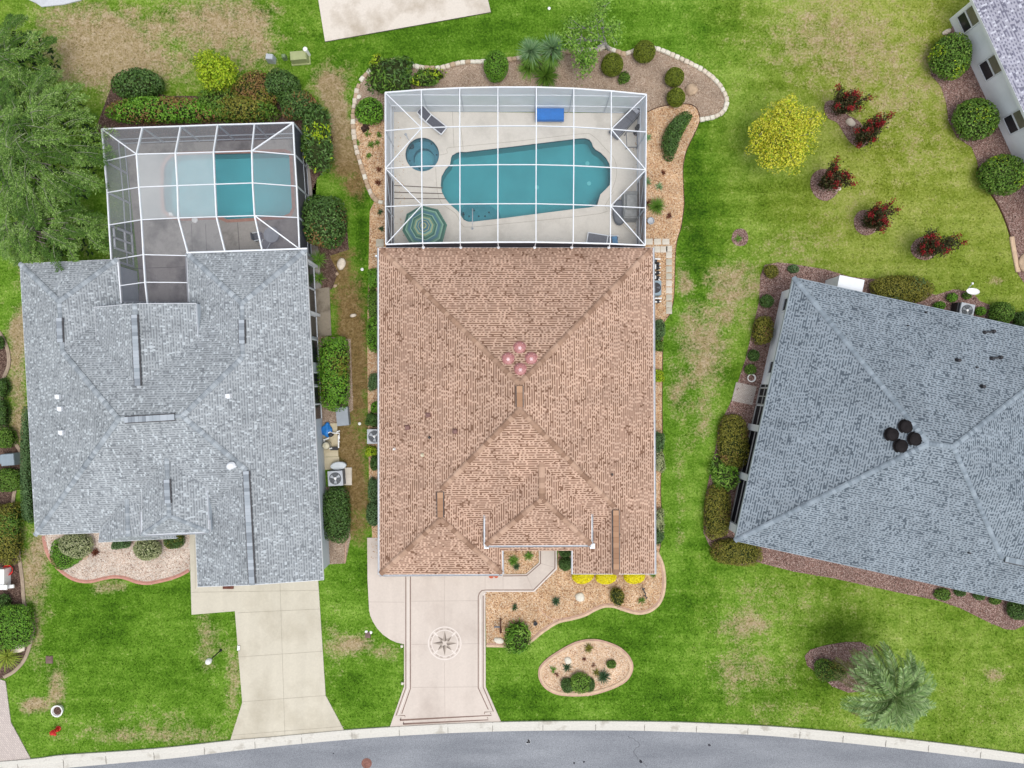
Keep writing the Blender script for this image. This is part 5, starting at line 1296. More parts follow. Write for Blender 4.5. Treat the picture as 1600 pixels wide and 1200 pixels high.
# ------------------------------------------------------------------ furniture round the pools
SLING = plain('charcoal_sling', C(92, 94, 104), .8, .2, var=.08, scale=8)
SLING2 = plain('mid_grey_sling', C(118, 120, 128), .8, .2, var=.08, scale=8)
BLUE = plain('bright_blue_fabric', C(30, 120, 205, .8), .6, .3, var=.06, scale=4)
def axis(px0, py0, px1, py1, z=.4):
    a, b = P(px0, py0, z), P(px1, py1, z); d = b - a; return a, b, math.atan2(d.y, d.x), d.length
def lounger(head, foot, label, cloth, frame, back=.55, w=.62, name='sun_lounger'):
    a, b, rz, L = axis(*head, *foot)
    t = empty(name, (a.x, a.y, .07), label, 'sun lounger')
    ca, sa = math.cos(rz), math.sin(rz)
    def q(x, y, z): return (a.x + x * ca - y * sa, a.y + x * sa + y * ca, z)
    bl = L * .36
    m = MB(); n = 5
    for i in range(n):
        x0, x1 = bl + (L - bl) * i / n, bl + (L - bl) * (i + 1) / n
    m.add([q(bl + .03, -w / 2 + .05, .38), q(L - .03, -w / 2 + .05, .36), q(L - .03, w / 2 - .05, .36), q(bl + .03, w / 2 - .05, .38), q(bl + .03, -w / 2 + .05, .42), q(L - .03, -w / 2 + .05, .40), q(L - .03, w / 2 - .05, .40), q(bl + .03, w / 2 - .05, .42)],
          [(3, 2, 1, 0), (4, 5, 6, 7), (0, 1, 5, 4), (1, 2, 6, 5), (2, 3, 7, 6), (3, 0, 4, 7)]); m.build('seat', cloth, t)
    m = MB(); hb_ = .38 + back
    m.add([q(.12, -w / 2 + .05, hb_), q(bl - .03, -w / 2 + .05, .39), q(bl - .03, w / 2 - .05, .39), q(.12, w / 2 - .05, hb_), q(.10, -w / 2 + .05, hb_ + .04), q(bl - .03, -w / 2 + .05, .43), q(bl - .03, w / 2 - .05, .43), q(.10, w / 2 - .05, hb_ + .04)],
          [(3, 2, 1, 0), (4, 5, 6, 7), (0, 1, 5, 4), (1, 2, 6, 5), (2, 3, 7, 6), (3, 0, 4, 7)]); m.build('backrest', cloth, t)
    m = MB()
    for s in (-1, 1):
        m.bar(q(0.15, s * w / 2, .37), q(L, s * w / 2, .36), .05, .06); m.bar(q(.1, s * w / 2, hb_), q(bl, s * w / 2, .39), .04, .05)
    m.bar(q(L, -w / 2, .36), q(L, w / 2, .36), .05, .06); m.bar(q(bl, -w / 2, .40), q(bl, w / 2, .40), .06, .05); m.bar(q(.1, -w / 2, hb_), q(.1, w / 2, hb_), .04, .05); m.build('frame', frame, t)
    for x in (.35, L - .12):
        for s in (-1, 1): m = MB(); m.bar(q(x, s * w / 2, .07), q(x, s * w / 2, .36), .05, .05); m.build('leg', frame, t)
    return t, q, L, w
lounger((656, 174), (694, 204), 'charcoal sling sun lounger with pale frame beside the round spa', SLING, WHITE)
t_, q_, L_, w_ = lounger((996, 171), (958, 212), 'grey sun lounger with pillows in the top right cage corner', SLING2, DKGREY, .45, .72)
m_ = MB(); m_.box(q_(.32, 0, .93), (.26, .55, .10), 0, math.atan2(q_(1, 0, 0)[1] - q_(0, 0, 0)[1], q_(1, 0, 0)[0] - q_(0, 0, 0)[0]), .85)
tag(m_.build('pillow', plain('striped_pillow_cloth', C(196, 198, 206), .9, .1, var=.25, scale=14)), 'light striped pillow lying on the top right sun lounger', 'pillow')
t_, q_, L_, w_ = lounger((966, 379), (918, 371), 'grey sun lounger near the tan roof edge with a blue pillow', SLING2, WHITE, .42, .68)
m_ = MB(); m_.box(q_(.28, 0, .82), (.36, .56, .10), 0, .17, .9); tag(m_.build('pillow', plain('dull_blue_pillow', C(92, 140, 178), .9, .1, var=.15, scale=8)), 'dull blue pillow at the head of the lower sun lounger', 'pillow')
def bench_blue():
    a = P(859, 179, .6); t = empty('storage_bench', (a.x, a.y, .07), 'bright blue covered bench with white legs by the rear cage wall', 'bench')
    m = MB(); m.box((a.x, a.y, .52), (1.85, .78, .26)); m.box((a.x, a.y, .67), (1.82, .74, .06), 0, 0, .95); m.build('cover', BLUE, t)
    m = MB(); m.box((a.x, a.y, .36), (1.8, .74, .06)); m.build('frame', WHITE, t)
    for sx in (-1, 1):
        for sy in (-1, 1): m = MB(); m.box((a.x + sx * .84, a.y + sy * .36, .2), (.06, .06, .28)); m.build('leg', WHITE, t)
bench_blue()
# umbrella with striped octagonal canopy
um = empty('patio_umbrella', (*P(662, 352, 2.3)[:2], .07), 'big octagonal parasol striped in green, teal and tan rings', 'umbrella')
uc = P(662, 353, 2.5); SG = [plain('umbrella_dark_green', C(62, 104, 92), .85, .15, var=.06), plain('umbrella_sage', C(128, 166, 146), .85, .15, var=.06), plain('umbrella_teal', C(74, 116, 128), .85, .15, var=.06), plain('umbrella_tan', C(160, 164, 122), .85, .15, var=.06), plain('umbrella_mid_green', C(88, 134, 116), .85, .15, var=.06)]
bands = [(1.0, 4), (.955, 0), (.86, 1), (.80, 4), (.74, 2), (.62, 1), (.575, 0), (.50, 4), (.43, 3), (.385, 1), (.33, 2), (.27, 3), (.235, 2), (.14, 3), (.09, 4)]
R0 = 35.5 * K * (H - 2.3)
def up(r, k, off=0):
    t = math.radians(k * 45 + 8); zz_ = 2.05 + .62 * (1 - r) ** .8
    return (uc.x + R0 * r * math.cos(t), uc.y + R0 * r * math.sin(t), zz_ + off)
m_ = MB()
for i, (r, c) in enumerate(bands):
    r2 = bands[i + 1][0] if i + 1 < len(bands) else .0
    for k in range(8):
        pts = [up(r, k), up(r, k + 1), up(r2, k + 1), up(r2, k)] if r2 > 0 else [up(r, k), up(r, k + 1), (uc.x, uc.y, 2.68)]
        m_.face(pts, c)
for k in range(8): m_.face([up(1, k), up(1, k + 1), up(1.0, k + 1, -.14), up(1.0, k, -.14)], 0)
m_.build('canopy', SG, um)
m_ = MB(); m_.tube([(uc.x, uc.y, .1), (uc.x, uc.y, 2.72)], .025, 10); m_.lathe((uc.x, uc.y, 2.66), [(.05, 0), (.06, .05), (.03, .1), (.01, .14)], 10); m_.build('pole', DKGREY, um)
for k in range(8): m_ = MB(); m_.bar((uc.x, uc.y, 2.6), (Vector(up(1, k)) - Vector((0, 0, .02))), .018, .018); m_.build('rib', DKGREY, um)
m_ = MB(); m_.lathe((uc.x, uc.y, .07), [(.3, 0), (.3, .06), (.2, .1), (.05, .14), (.04, .3)], 20); m_.build('base', DKGREY, um)
tb = empty('patio_table', (uc.x, uc.y + .0, .07), 'round patio table standing under the striped parasol', 'table')
m_ = MB(); m_.lathe((uc.x, uc.y, .72), [(.62, 0), (.62, .03)], 28); m_.build('tabletop', DKGREY, tb)
for k in range(4): t = k * math.pi / 2 + .4; m_ = MB(); m_.bar((uc.x + .5 * math.cos(t), uc.y + .5 * math.sin(t), .07), (uc.x + .42 * math.cos(t), uc.y + .42 * math.sin(t), .72), .04); m_.build('leg', DKGREY, tb)
# towel rack: slim tubular frame lying by the right cage wall
m_ = MB()
fr_ = [P(978.5, 206, .75), P(995.5, 206, .75), P(995.5, 230, .45), P(979.5, 230, .45)]
for a, b in zip(fr_, fr_[1:] + fr_[:1]): m_.bar(a, b, .04, .04)
for p in fr_: m_.bar(down(p, .07), p, .035, .035)
tag(m_.build('folding_frame', DKGREY), 'slim dark tubular frame by the right cage wall', 'rack')
m_ = MB(); q = P(997, 199, .5); m_.box((q.x, q.y, .35), (.22, .34, .5), 0, .3, .7); m_.lathe((q.x, q.y, .6), [(.13, 0), (.16, .1), (.1, .25), (.03, .28)], 12); m_.lathe((q.x - .05, q.y - .2, .07), [(.2, 0), (.18, .04), (.03, .05)], 14)
tag(m_.build('garden_statue', BLACK), 'small black statue beside the slim tubular frame', 'statue')
# covered grill in the right of the cage
gt = empty('covered_grill', (*P(978, 325, .5)[:2], .07), 'bulky grill under a light grey cover by the right cage wall', 'grill')
CLOTH = plain('light_grey_cover', C(158, 160, 158), .85, .15, var=.14, scale=3, bump=.4, bscale=6)
m_ = MB(); q = P(984, 322, .6)
prof = [(0, 1.0), (.35, .97), (.85, .9)]
for (cx, cy, sx, sy, z0, z1, tp) in ((0, .0, .95, 1.9, .12, .95, .92), (.05, .15, .8, 1.1, .95, 1.2, .8), (0, -.55, .85, .5, .95, 1.05, .85)): m_.box((q.x + cx, q.y + cy, (z0 + z1) / 2), (sx, sy, z1 - z0), 0, 0, tp)
m_.build('cover', CLOTH, gt); m_ = MB(); m_.lathe((q.x - .62, q.y - .35, .07), [(.42, 0), (.45, .3), (.4, .42), (.1, .44)], 20, sy=1.9); m_.build('side_shelf', DKGREY, gt)
# dried plant stand in the rear left corner
m_ = MB(); q = P(613, 163, .6)
for k in range(16):
    t = random.uniform(0, 6.28); r = random.uniform(.25, .6); m_.tube([(q.x, q.y, .2), (q.x + r * .5 * math.cos(t), q.y + r * .5 * math.sin(t), .9), (q.x + r * math.cos(t), q.y + r * math.sin(t), random.uniform(.6, 1.1))], [.012, .01, .004], 5)
m_.lathe((q.x, q.y, .07), [(.12, 0), (.17, .25), (.15, .3), (.05, .3)], 14)
tag(m_.build('dried_plant', plain('dry_brown_stems', C(120, 104, 90), .95, .1, var=.25)), 'spindly dry plant in a pot in the rear left cage corner', 'plant')
# table and chairs behind the light grey house
m_t = empty('patio_table', (*P(424, 367, .7)[:2], .07), 'round pale patio table inside the light grey house cage', 'table'); q = P(424, 367, .7)
m_ = MB(); m_.lathe((q.x, q.y, .70), [(.5, 0), (.5, .03)], 26); m_.build('tabletop', plain('hazy_glass_top', C(150, 156, 164), .2, .5, var=.1), m_t)
m_ = MB(); m_.lathe((q.x, q.y, .07), [(.3, 0), (.3, .03), (.05, .08), (.04, .62)], 16); m_.build('pedestal', DKGREY, m_t)
def patio_chair(px, py, rz, label, cloth=SLING):
    a = P(px, py, .45); t = empty('patio_chair', (a.x, a.y, .07), label, 'chair', 'patio chairs round the pale table'); ca, sa = math.cos(rz), math.sin(rz)
    def q(x, y, z): return (a.x + x * ca - y * sa, a.y + x * sa + y * ca, z)
    m = MB(); m.box(q(0, 0, .45), (.5, .5, .05), 0, rz); m.build('seat', cloth, t)
    m = MB(); m.bar(q(-.27, -.22, .72), q(-.27, .22, .72), .05, .5); m.build('backrest', cloth, t)
    for x in (-.22, .22):
        for y in (-.22, .22): m = MB(); m.bar(q(x, y, .07), q(x, y, .44), .035); m.build('leg', DKGREY, t)
    for y in (-.26, .26): m = MB(); m.bar(q(-.25, y, .66), q(.22, y, .64), .05, .03); m.build('armrest', GREYMETAL, t)
patio_chair(403, 370, .2, 'dark patio chair left of the pale table'); patio_chair(416, 382, 1.1, 'pale patio chair below the pale table', SLING2)
for x, y, lab in ((264.5, 336, 'white floating pool skimmer lid left of the hazy pool panel'), (304.5, 344, 'white skimmer lid on the deck below the light grey house pool')):
    q = P(x, y, .1); m_ = MB(); m_.lathe((q.x, q.y, .085 if y > 340 else -.03), [(.2, 0), (.2, .05), (.16, .09), (.03, .1)], 18); m_.lathe((q.x, q.y, .17 if y > 340 else .06), [(.04, 0), (.04, .03), (.01, .03)], 8); tag(m_.build('skimmer_lid', PVC), lab, 'skimmer lid')
# ------------------------------------------------------------------ plants
def lump_fn(rng, amt, n=7, f=(2.0, 5.0)):
    k = rng.normal(0, 1, (n, 3)); k /= np.linalg.norm(k, axis=1)[:, None]; k *= rng.uniform(*f, n)[:, None]; ph = rng.uniform(0, 6.28, n); a = rng.uniform(.4, 1, n); a *= amt / a.sum() * 1.6
    return lambda d: 1 + (np.sin(d @ k.T + ph) * a).sum(1)

def leaf_quads(rng, c, nrm, L, Wd, jit):
    n = len(c); nn = nrm + rng.normal(0, jit, (n, 3)); nn /= np.linalg.norm(nn, axis=1)[:, None] + 1e-9
    r = rng.normal(0, 1, (n, 3)); t = np.cross(nn, r); t /= np.linalg.norm(t, axis=1)[:, None] + 1e-9
    b = np.cross(nn, t); L = (L * rng.uniform(.7, 1.3, n))[:, None] / 2; Wd = (Wd * rng.uniform(.7, 1.3, n))[:, None] / 2
    return np.stack([c - t * L, c + b * Wd - t * L * .1, c + t * L, c - b * Wd - t * L * .1], 1).reshape(-1, 3)

def dome_dirs(rng, n, zmin=-.25):
    d = rng.normal(0, 1, (int(n * 2.2), 3)); d /= np.linalg.norm(d, axis=1)[:, None]; return d[d[:, 2] > zmin][:n]

def blob_shell(rx, ry, rz, e, lump, res=2, k=.86):
    bm = bmesh.new(); bmesh.ops.create_icosphere(bm, subdivisions=res + 1, radius=1)
    v = np.array([x.co[:] for x in bm.verts]); f = [[x.index for x in q.verts] for q in bm.faces]; bm.free()
    d = v / np.linalg.norm(v, axis=1)[:, None]
    s = (np.abs(d[:, :2]) ** e).sum(1) ** (1 / e); s = np.where(np.abs(d[:, :2]).max(1) > 1e-6, s, 1); hor = np.sqrt((d[:, :2] ** 2).sum(1)) + 1e-9
    p = d * lump(d)[:, None]; p[:, :2] *= (hor / s)[:, None] if e != 2 else 1
    return p * np.array([rx, ry, rz]) * k, np.array(f)

def foliage_mesh(name, rng, rx, ry, h, leaf, mats, cover=1.3, e=2.0, lump=.12, jit=.65, aspect=.5, depth=.3, core=True, mix=None, bend=0.0):
    """leafy body rx, ry half widths and height h, standing on z = 0; mats = (leaf material, twig material, optional second leaf material)"""
    lf = lump_fn(rng, lump); area = 2 * math.pi * (rx * ry) ** .5 * (h + .5 * (rx + ry)) * .6
    n = int(max(60, area * cover / (leaf * leaf * aspect * .5)))
    n = min(n, 9000)
    d = dome_dirs(rng, n, -.35); n = len(d)
    hor = np.sqrt((d[:, :2] ** 2).sum(1)) + 1e-9; s = (np.abs(d[:, :2]) ** e).sum(1) ** (1 / e)
    p = d * (lf(d) * (1 - depth * rng.uniform(0, 1, n) ** 2))[:, None]; p[:, :2] *= (hor / s)[:, None]
    if e > 2: dz = np.sign(d[:, 2]) * np.abs(d[:, 2]) ** .55; p[:, 2] = dz * (p[:, 2] / (d[:, 2] + 1e-9) > 0) * .97 * np.clip(lf(d), .8, 1.1)
    hz = h * .55
    P3 = p * np.array([rx, ry, hz]); nr = d / np.array([rx, ry, hz]); nr /= np.linalg.norm(nr, axis=1)[:, None]; nr[:, 2] += .25
    P3[:, 2] = np.maximum(P3[:, 2] + h - hz, .04)
    lv = leaf_quads(rng, P3, nr, leaf, leaf * aspect, jit); lfaces = np.arange(len(lv)).reshape(-1, 4)
    mi = np.zeros(len(lfaces), int)
    if mix is not None and len(mats) > 2:
        fld = np.sin(P3[:, 0] * mix[1] + mix[2]) * np.sin(P3[:, 1] * mix[1] * 1.2 + 1.7 * mix[2]) + rng.normal(0, .45, n)
        mi[fld > mix[0]] = 2
    me_v = lv; faces = [tuple(q) for q in lfaces]
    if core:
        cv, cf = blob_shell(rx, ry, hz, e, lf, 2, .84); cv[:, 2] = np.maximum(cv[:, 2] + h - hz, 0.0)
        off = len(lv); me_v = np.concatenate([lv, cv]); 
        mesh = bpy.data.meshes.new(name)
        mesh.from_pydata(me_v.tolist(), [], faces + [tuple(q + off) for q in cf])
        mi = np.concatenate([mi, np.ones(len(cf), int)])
    else:
        mesh = bpy.data.meshes.new(name); mesh.from_pydata(me_v.tolist(), [], faces)
    if bend:
        for v in mesh.vertices: v.co.x += bend * (v.co.y / ry) ** 2
    for m in mats: mesh.materials.append(m)
    mesh.polygons.foreach_set('material_index', mi.astype(np.int32)); mesh.update()
    return mesh

def put(name, mesh, loc, label, cat, group=None, rz=0.0, sc=1.0):
    o = bpy.data.objects.new(name, mesh); COL.objects.link(o); o.location = loc; o.rotation_euler = (0, 0, rz)
    o.scale = (sc, sc, sc) if not hasattr(sc, '__len__') else sc
    WLOC[o.name] = Vector(loc); return tag(o, label, cat, group)

# leaf colours
F_MID = islands('mid_green_leaves', [C(58, 92, 22), C(92, 134, 40), C(114, 152, 54), C(72, 108, 28), C(140, 172, 74)], .6, .3, .12)
F_BRIGHT = islands('bright_green_leaves', [C(78, 128, 26), C(110, 164, 44), C(136, 184, 60), C(94, 146, 36), C(64, 108, 22)], .55, .3, .12)
F_DARK = islands('dark_green_leaves', [C(44, 76, 24), C(70, 106, 40), C(94, 130, 58), C(54, 88, 32), C(116, 150, 78)], .55, .35, .08)
F_OLIVE = islands('olive_leaves', [C(98, 102, 36), C(134, 134, 50), C(158, 154, 64), C(114, 108, 42), C(84, 96, 38)], .6, .25, .12)
F_TOPI = islands('topiary_leaves', [C(92, 106, 26), C(124, 140, 40), C(142, 154, 52), C(106, 120, 32), C(78, 94, 24)], .6, .25, .12)
F_RUST = islands('rust_leaves', [C(134, 98, 60), C(160, 126, 82), C(108, 78, 48), C(146, 116, 66), C(118, 122, 56)], .6, .25, .1)
F_YELLOW = islands('yellow_flowers', [C(236, 222, 40, .9), C(250, 240, 70, .9), C(240, 228, 90, .9), C(214, 200, 36, .9), C(252, 244, 120, .9)], .6, .2, .15)
F_LEMON = islands('lemon_leaves', [C(206, 204, 44), C(236, 234, 70), C(222, 222, 84), C(190, 190, 36), C(244, 240, 110)], .6, .2, .12)
F_VIVID = islands('vivid_yellow_leaves', [C(240, 226, 20, .9), C(250, 238, 40, .9), C(230, 214, 14, .9), C(252, 242, 80, .9)], .6, .2, .1)
F_LIME = islands('lime_leaves', [C(150, 186, 34), C(190, 214, 50), C(128, 168, 30), C(206, 220, 64), C(96, 136, 28)], .6, .2, .15)
F_VARI = islands('variegated_leaves', [C(150, 160, 110), C(200, 204, 156), C(176, 184, 130), C(112, 128, 78), C(212, 212, 172)], .6, .25, .1)
F_RED = islands('red_blossom', [C(128, 22, 28), C(164, 34, 38), C(96, 16, 24), C(146, 44, 46), C(178, 50, 50)], .6, .2, .1)
F_OAK = islands('feathery_leaves', [C(72, 112, 36), C(112, 154, 58), C(148, 184, 90), C(92, 134, 44), C(172, 202, 122), C(60, 98, 28)], .6, .25, .12)
F_PALM = islands('palm_leaflets', [C(66, 104, 42), C(116, 154, 78), C(154, 186, 112), C(90, 130, 56), C(184, 208, 148)], .5, .35, .05)
F_AGAVE = islands('blue_green_blades', [C(104, 146, 96), C(144, 180, 122), C(80, 122, 76), C(166, 196, 146)], .5, .35, .1)
F_GRASSY = islands('grassy_blades', [C(70, 112, 34), C(104, 150, 52), C(136, 176, 74), C(86, 130, 42)], .6, .25, .15)
F_LEAFY = islands('light_grassy_blades', [C(96, 140, 44), C(132, 176, 66), C(164, 202, 92), C(112, 158, 54), C(80, 120, 38)], .6, .25, .15)
F_CRAPE = islands('bronze_green_leaves', [C(48, 56, 28), C(76, 74, 42), C(60, 74, 34), C(96, 58, 44), C(84, 92, 48)], .6, .25, .1)
F_BRONZE = islands('bronze_blades', [C(96, 52, 40), C(130, 74, 52), C(78, 44, 36), C(144, 92, 60)], .6, .25, .1)
F_DKBLADE = islands('dark_blades', [C(30, 58, 34), C(52, 86, 50), C(74, 108, 66), C(40, 70, 40)], .5, .35, .1)
F_IVY = islands('shade_ivy', [C(64, 94, 54), C(92, 124, 76), C(118, 148, 96), C(76, 108, 62)], .6, .25, .1)

_seed = [100]
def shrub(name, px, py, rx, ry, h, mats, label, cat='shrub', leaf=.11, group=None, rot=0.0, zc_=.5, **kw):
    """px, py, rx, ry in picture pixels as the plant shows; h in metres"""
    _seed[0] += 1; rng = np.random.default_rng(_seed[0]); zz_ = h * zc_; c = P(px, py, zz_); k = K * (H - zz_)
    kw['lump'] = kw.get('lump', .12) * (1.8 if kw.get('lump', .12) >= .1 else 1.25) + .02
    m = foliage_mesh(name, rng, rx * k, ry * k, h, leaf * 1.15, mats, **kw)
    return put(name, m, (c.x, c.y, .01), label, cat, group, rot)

def rosette_mesh(name, rng, n, L, wd, mat, rise=(.2, 1.2), droop=.5, seg=4, crownz=0.0, core=None):
    vs = []; fs = []
    for i in range(n):
        t = rng.uniform(0, 2 * math.pi); el = rng.uniform(*rise); l = L * rng.uniform(.7, 1.1); dr = droop * rng.uniform(.5, 1.4); w = wd * rng.uniform(.7, 1.2)
        x = 0.0; z = crownz; e_ = el; o = len(vs); ct, st = math.cos(t), math.sin(t)
        for s in range(seg + 1):
            ww = w * (1 - (s / seg) ** 1.6) * (.55 + .9 * min(1, s / seg * 3) * .5) + .002
            for sgn in (-1, 1): vs.append((x * ct - sgn * ww / 2 * st, x * st + sgn * ww / 2 * ct, z))
            x += l / seg * math.cos(e_); z = max(.01, z + l / seg * math.sin(e_)); e_ -= dr / seg * 1.6
        for s in range(seg): fs.append((o + 2 * s, o + 2 * s + 1, o + 2 * s + 3, o + 2 * s + 2))
    me = bpy.data.meshes.new(name); me.from_pydata(vs, [], fs); me.materials.append(mat); me.update(); return me
def rosette(name, px, py, r, mat, label, cat='plant', n=60, wd=.05, rise=(.2, 1.25), droop=.6, h=.3, group=None, **kw):
    _seed[0] += 1; c = P(px, py, h)
    return put(name, rosette_mesh(name, np.random.default_rng(_seed[0]), n, r * K * H * 1.12, wd, mat, rise, droop, **kw), (c.x, c.y, .03), label, cat, group)

def frond_tree(name, label, cat, base, mid, ext, z0, dome, fronds, trunk_r, group, lead=(0, 0), fl=(1.1, 2.0), under=900):
    """tree with feathery boughs: every bough a drooping fan of leafy twigs; mid, ext = centre and half widths of the crown in picture pixels at height z0"""
    _seed[0] += 1; rng = np.random.default_rng(_seed[0]); B = Vector((*P(*base)[:2], 0)); t = empty(name, B, label, cat, group); Cn = P(mid[0], mid[1], z0); kx = K * (H - z0)
    m = MB(); fork = Vector((B.x, B.y, z0 * .4)); m.tube([B, fork], [trunk_r * 1.2, trunk_r * .85], 9); V = []; MI = []; bw = MB()
    hubs = []
    for k in range(9):
        a = rng.uniform(0, 6.28); r = rng.uniform(.25, .7); h_ = Vector((Cn.x + ext[0] * kx * r * math.cos(a), Cn.y + ext[1] * kx * r * math.sin(a), z0 + dome * (1 - r * r) * .6)); hubs.append(h_)
        m.tube([fork, fork.lerp(h_, .5) + Vector((0, 0, .3)), h_], [trunk_r * .55, trunk_r * .3, .03], 6)
    m.build('trunk', BARK, t)
    for i in range(fronds):
        a = rng.uniform(0, 6.28); r = rng.uniform(0, 1) ** .55; o = np.array([Cn.x + ext[0] * kx * r * math.cos(a), Cn.y + ext[1] * kx * r * math.sin(a), z0 + dome * (1 - r * r) + rng.uniform(-.9, .25)])
        out = np.array([math.cos(a) * (.3 + r), math.sin(a) * (.3 + r), 0]) + np.array([lead[0], lead[1], 0]) + rng.normal(0, .4, 3) * np.array([1, 1, 0]); out /= np.linalg.norm(out) + 1e-9
        L = rng.uniform(*fl); el = rng.uniform(.1, .55); p = o - out * L * .45; pts = [p.copy()]; ns_ = 8
        for s in range(ns_): p = p + (out * math.cos(el) + np.array([0, 0, math.sin(el)])) * L / ns_; el -= .16; pts.append(p.copy())
        pts = np.array(pts); bw.tube([Vector(q) for q in pts[::2]], list(np.linspace(.022, .006, len(pts[::2]))), 4, cap=False)
        side = np.array([-out[1], out[0], 0]); bright = 0 if rng.uniform() < .62 else 1
        for k in range(17):
            s = .12 + .88 * k / 16; f = min(s * ns_, ns_ - .001); b0 = pts[int(f)] * (1 - f % 1) + pts[int(f) + 1] * (f % 1); sg = 1 if k % 2 else -1
            td = out * .75 + side * sg * rng.uniform(.45, .9) + np.array([0, 0, rng.uniform(-.25, .2)]); td /= np.linalg.norm(td); tl = L * .34 * (1.15 - s * .75) * rng.uniform(.7, 1.2)
            if k == 16: td = out; tl = .25 * L * .5
            n = 11; q = np.linspace(.08, 1, n)[:, None]; pos = b0 + td * q * tl; pos[:, 2] -= (.12 * tl * q[:, 0] ** 2)
            sd = np.cross(td, [0, 0, 1.0]); sd /= np.linalg.norm(sd) + 1e-9; ss = np.where(np.arange(n) % 2 == 0, 1, -1)[:, None]
            ld = td * .8 + sd * ss * .75 + rng.normal(0, .2, (n, 3)); ld /= np.linalg.norm(ld, axis=1)[:, None]
            nb = np.cross(ld, np.array([0, 0, 1.0]) + rng.normal(0, .45, (n, 3))); nb /= np.linalg.norm(nb, axis=1)[:, None] + 1e-9; LL = .15 * rng.uniform(.7, 1.25, n)[:, None]; W_ = LL * .30
            V.append(np.stack([pos, pos + ld * LL * .5 + nb * W_ / 2, pos + ld * LL, pos + ld * LL * .5 - nb * W_ / 2], 1).reshape(-1, 3)); MI.append(np.full(n, bright))
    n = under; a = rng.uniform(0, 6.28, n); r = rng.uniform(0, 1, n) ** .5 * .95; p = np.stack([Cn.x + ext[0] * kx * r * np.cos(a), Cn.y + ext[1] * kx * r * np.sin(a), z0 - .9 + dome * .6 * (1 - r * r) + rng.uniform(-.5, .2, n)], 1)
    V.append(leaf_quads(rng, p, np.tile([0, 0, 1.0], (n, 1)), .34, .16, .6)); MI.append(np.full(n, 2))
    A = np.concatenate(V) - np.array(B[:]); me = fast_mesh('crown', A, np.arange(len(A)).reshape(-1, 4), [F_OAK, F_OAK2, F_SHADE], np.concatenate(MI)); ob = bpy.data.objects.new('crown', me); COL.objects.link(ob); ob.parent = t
    bw.build('boughs', BOUGH, t)
BOUGH = plain('grey_green_boughs', (0.22, 0.24, 0.16, 1), .95, .1, var=.2, scale=9)
F_OAK2 = islands('deeper_feathery_leaves', [C(46, 78, 24), C(74, 112, 36), C(96, 136, 50), C(60, 94, 30)], .6, .25, .1)
F_SHADE = islands('shaded_inner_leaves', [C(22, 42, 14), C(34, 58, 22), C(28, 48, 18)], .7, .2, .05)  # under layer coloured near black so crown gaps read as shade

def leaf_tree(name, label, cat, base, lumps, mats, trunk_mat, leaf=.14, asp=.6, cover=1.0, trunk_r=.1, group=None, depth=.6, lump=.25):
    """tree with a crown of leaf clumps"""
    _seed[0] += 1; rng = np.random.default_rng(_seed[0]); B = Vector((*P(*base)[:2], 0)); t = empty(name, B, label, cat, group)
    cs = [(P(x, y, z), r) for x, y, z, r in lumps]; m = MB(); zf = max(.3, min(c.z for c, r in cs) * .4); fork = Vector((B.x, B.y, zf))
    m.tube([B, fork], [trunk_r * 1.2, trunk_r * .9], 8)
    for c, r in cs:
        mid = fork.lerp(c, .5) + Vector(rng.normal(0, .08, 3)); m.tube([fork, mid, c + Vector((0, 0, r * .3))], [trunk_r * .7, trunk_r * .4, .012], 6)
        for k in range(5): e_ = c + Vector(rng.normal(0, 1, 3)).normalized() * r * .85; m.tube([mid.lerp(c, .5), (c + e_) / 2, e_], [trunk_r * .25, trunk_r * .15, .008], 4)
    m.build('trunk', trunk_mat, t); V = []; MI = []
    for c, r in cs:
        n = int(4 * math.pi * r * r * cover / (leaf * leaf * asp * .5)); d = rng.normal(0, 1, (n, 3)); d /= np.linalg.norm(d, axis=1)[:, None]; lf = lump_fn(rng, lump, f=(2.5, 7))
        p = np.array(c[:]) + d * (r * lf(d) * (1 - depth * rng.uniform(0, 1, n) ** 1.5))[:, None] * np.array([1, 1, .85]); nr = d.copy(); nr[:, 2] += .4
        V.append(leaf_quads(rng, p, nr, leaf, leaf * asp, .6)); MI.append((rng.uniform(0, 1, n) < (.0 if len(mats) < 2 else .2)).astype(int))
    V = np.concatenate(V) - np.array(B[:]); me = fast_mesh('crown', V, np.arange(len(V)).reshape(-1, 4), mats, np.concatenate(MI)); o = bpy.data.objects.new('crown', me); COL.objects.link(o); o.parent = t
    return t

# --- the feathery trees at the top left
G = 'feathery trees at the top left edge'
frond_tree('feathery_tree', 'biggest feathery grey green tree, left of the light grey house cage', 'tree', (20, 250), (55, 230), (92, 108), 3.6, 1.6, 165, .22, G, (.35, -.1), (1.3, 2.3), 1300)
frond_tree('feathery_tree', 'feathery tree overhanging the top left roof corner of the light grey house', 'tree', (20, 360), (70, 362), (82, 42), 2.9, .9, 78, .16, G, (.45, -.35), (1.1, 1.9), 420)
frond_tree('feathery_tree', 'pale feathery tree in the very top left corner', 'tree', (10, 110), (22, 92), (52, 58), 3.0, 1.0, 58, .14, G, (.3, .25), (1.0, 1.8), 420)

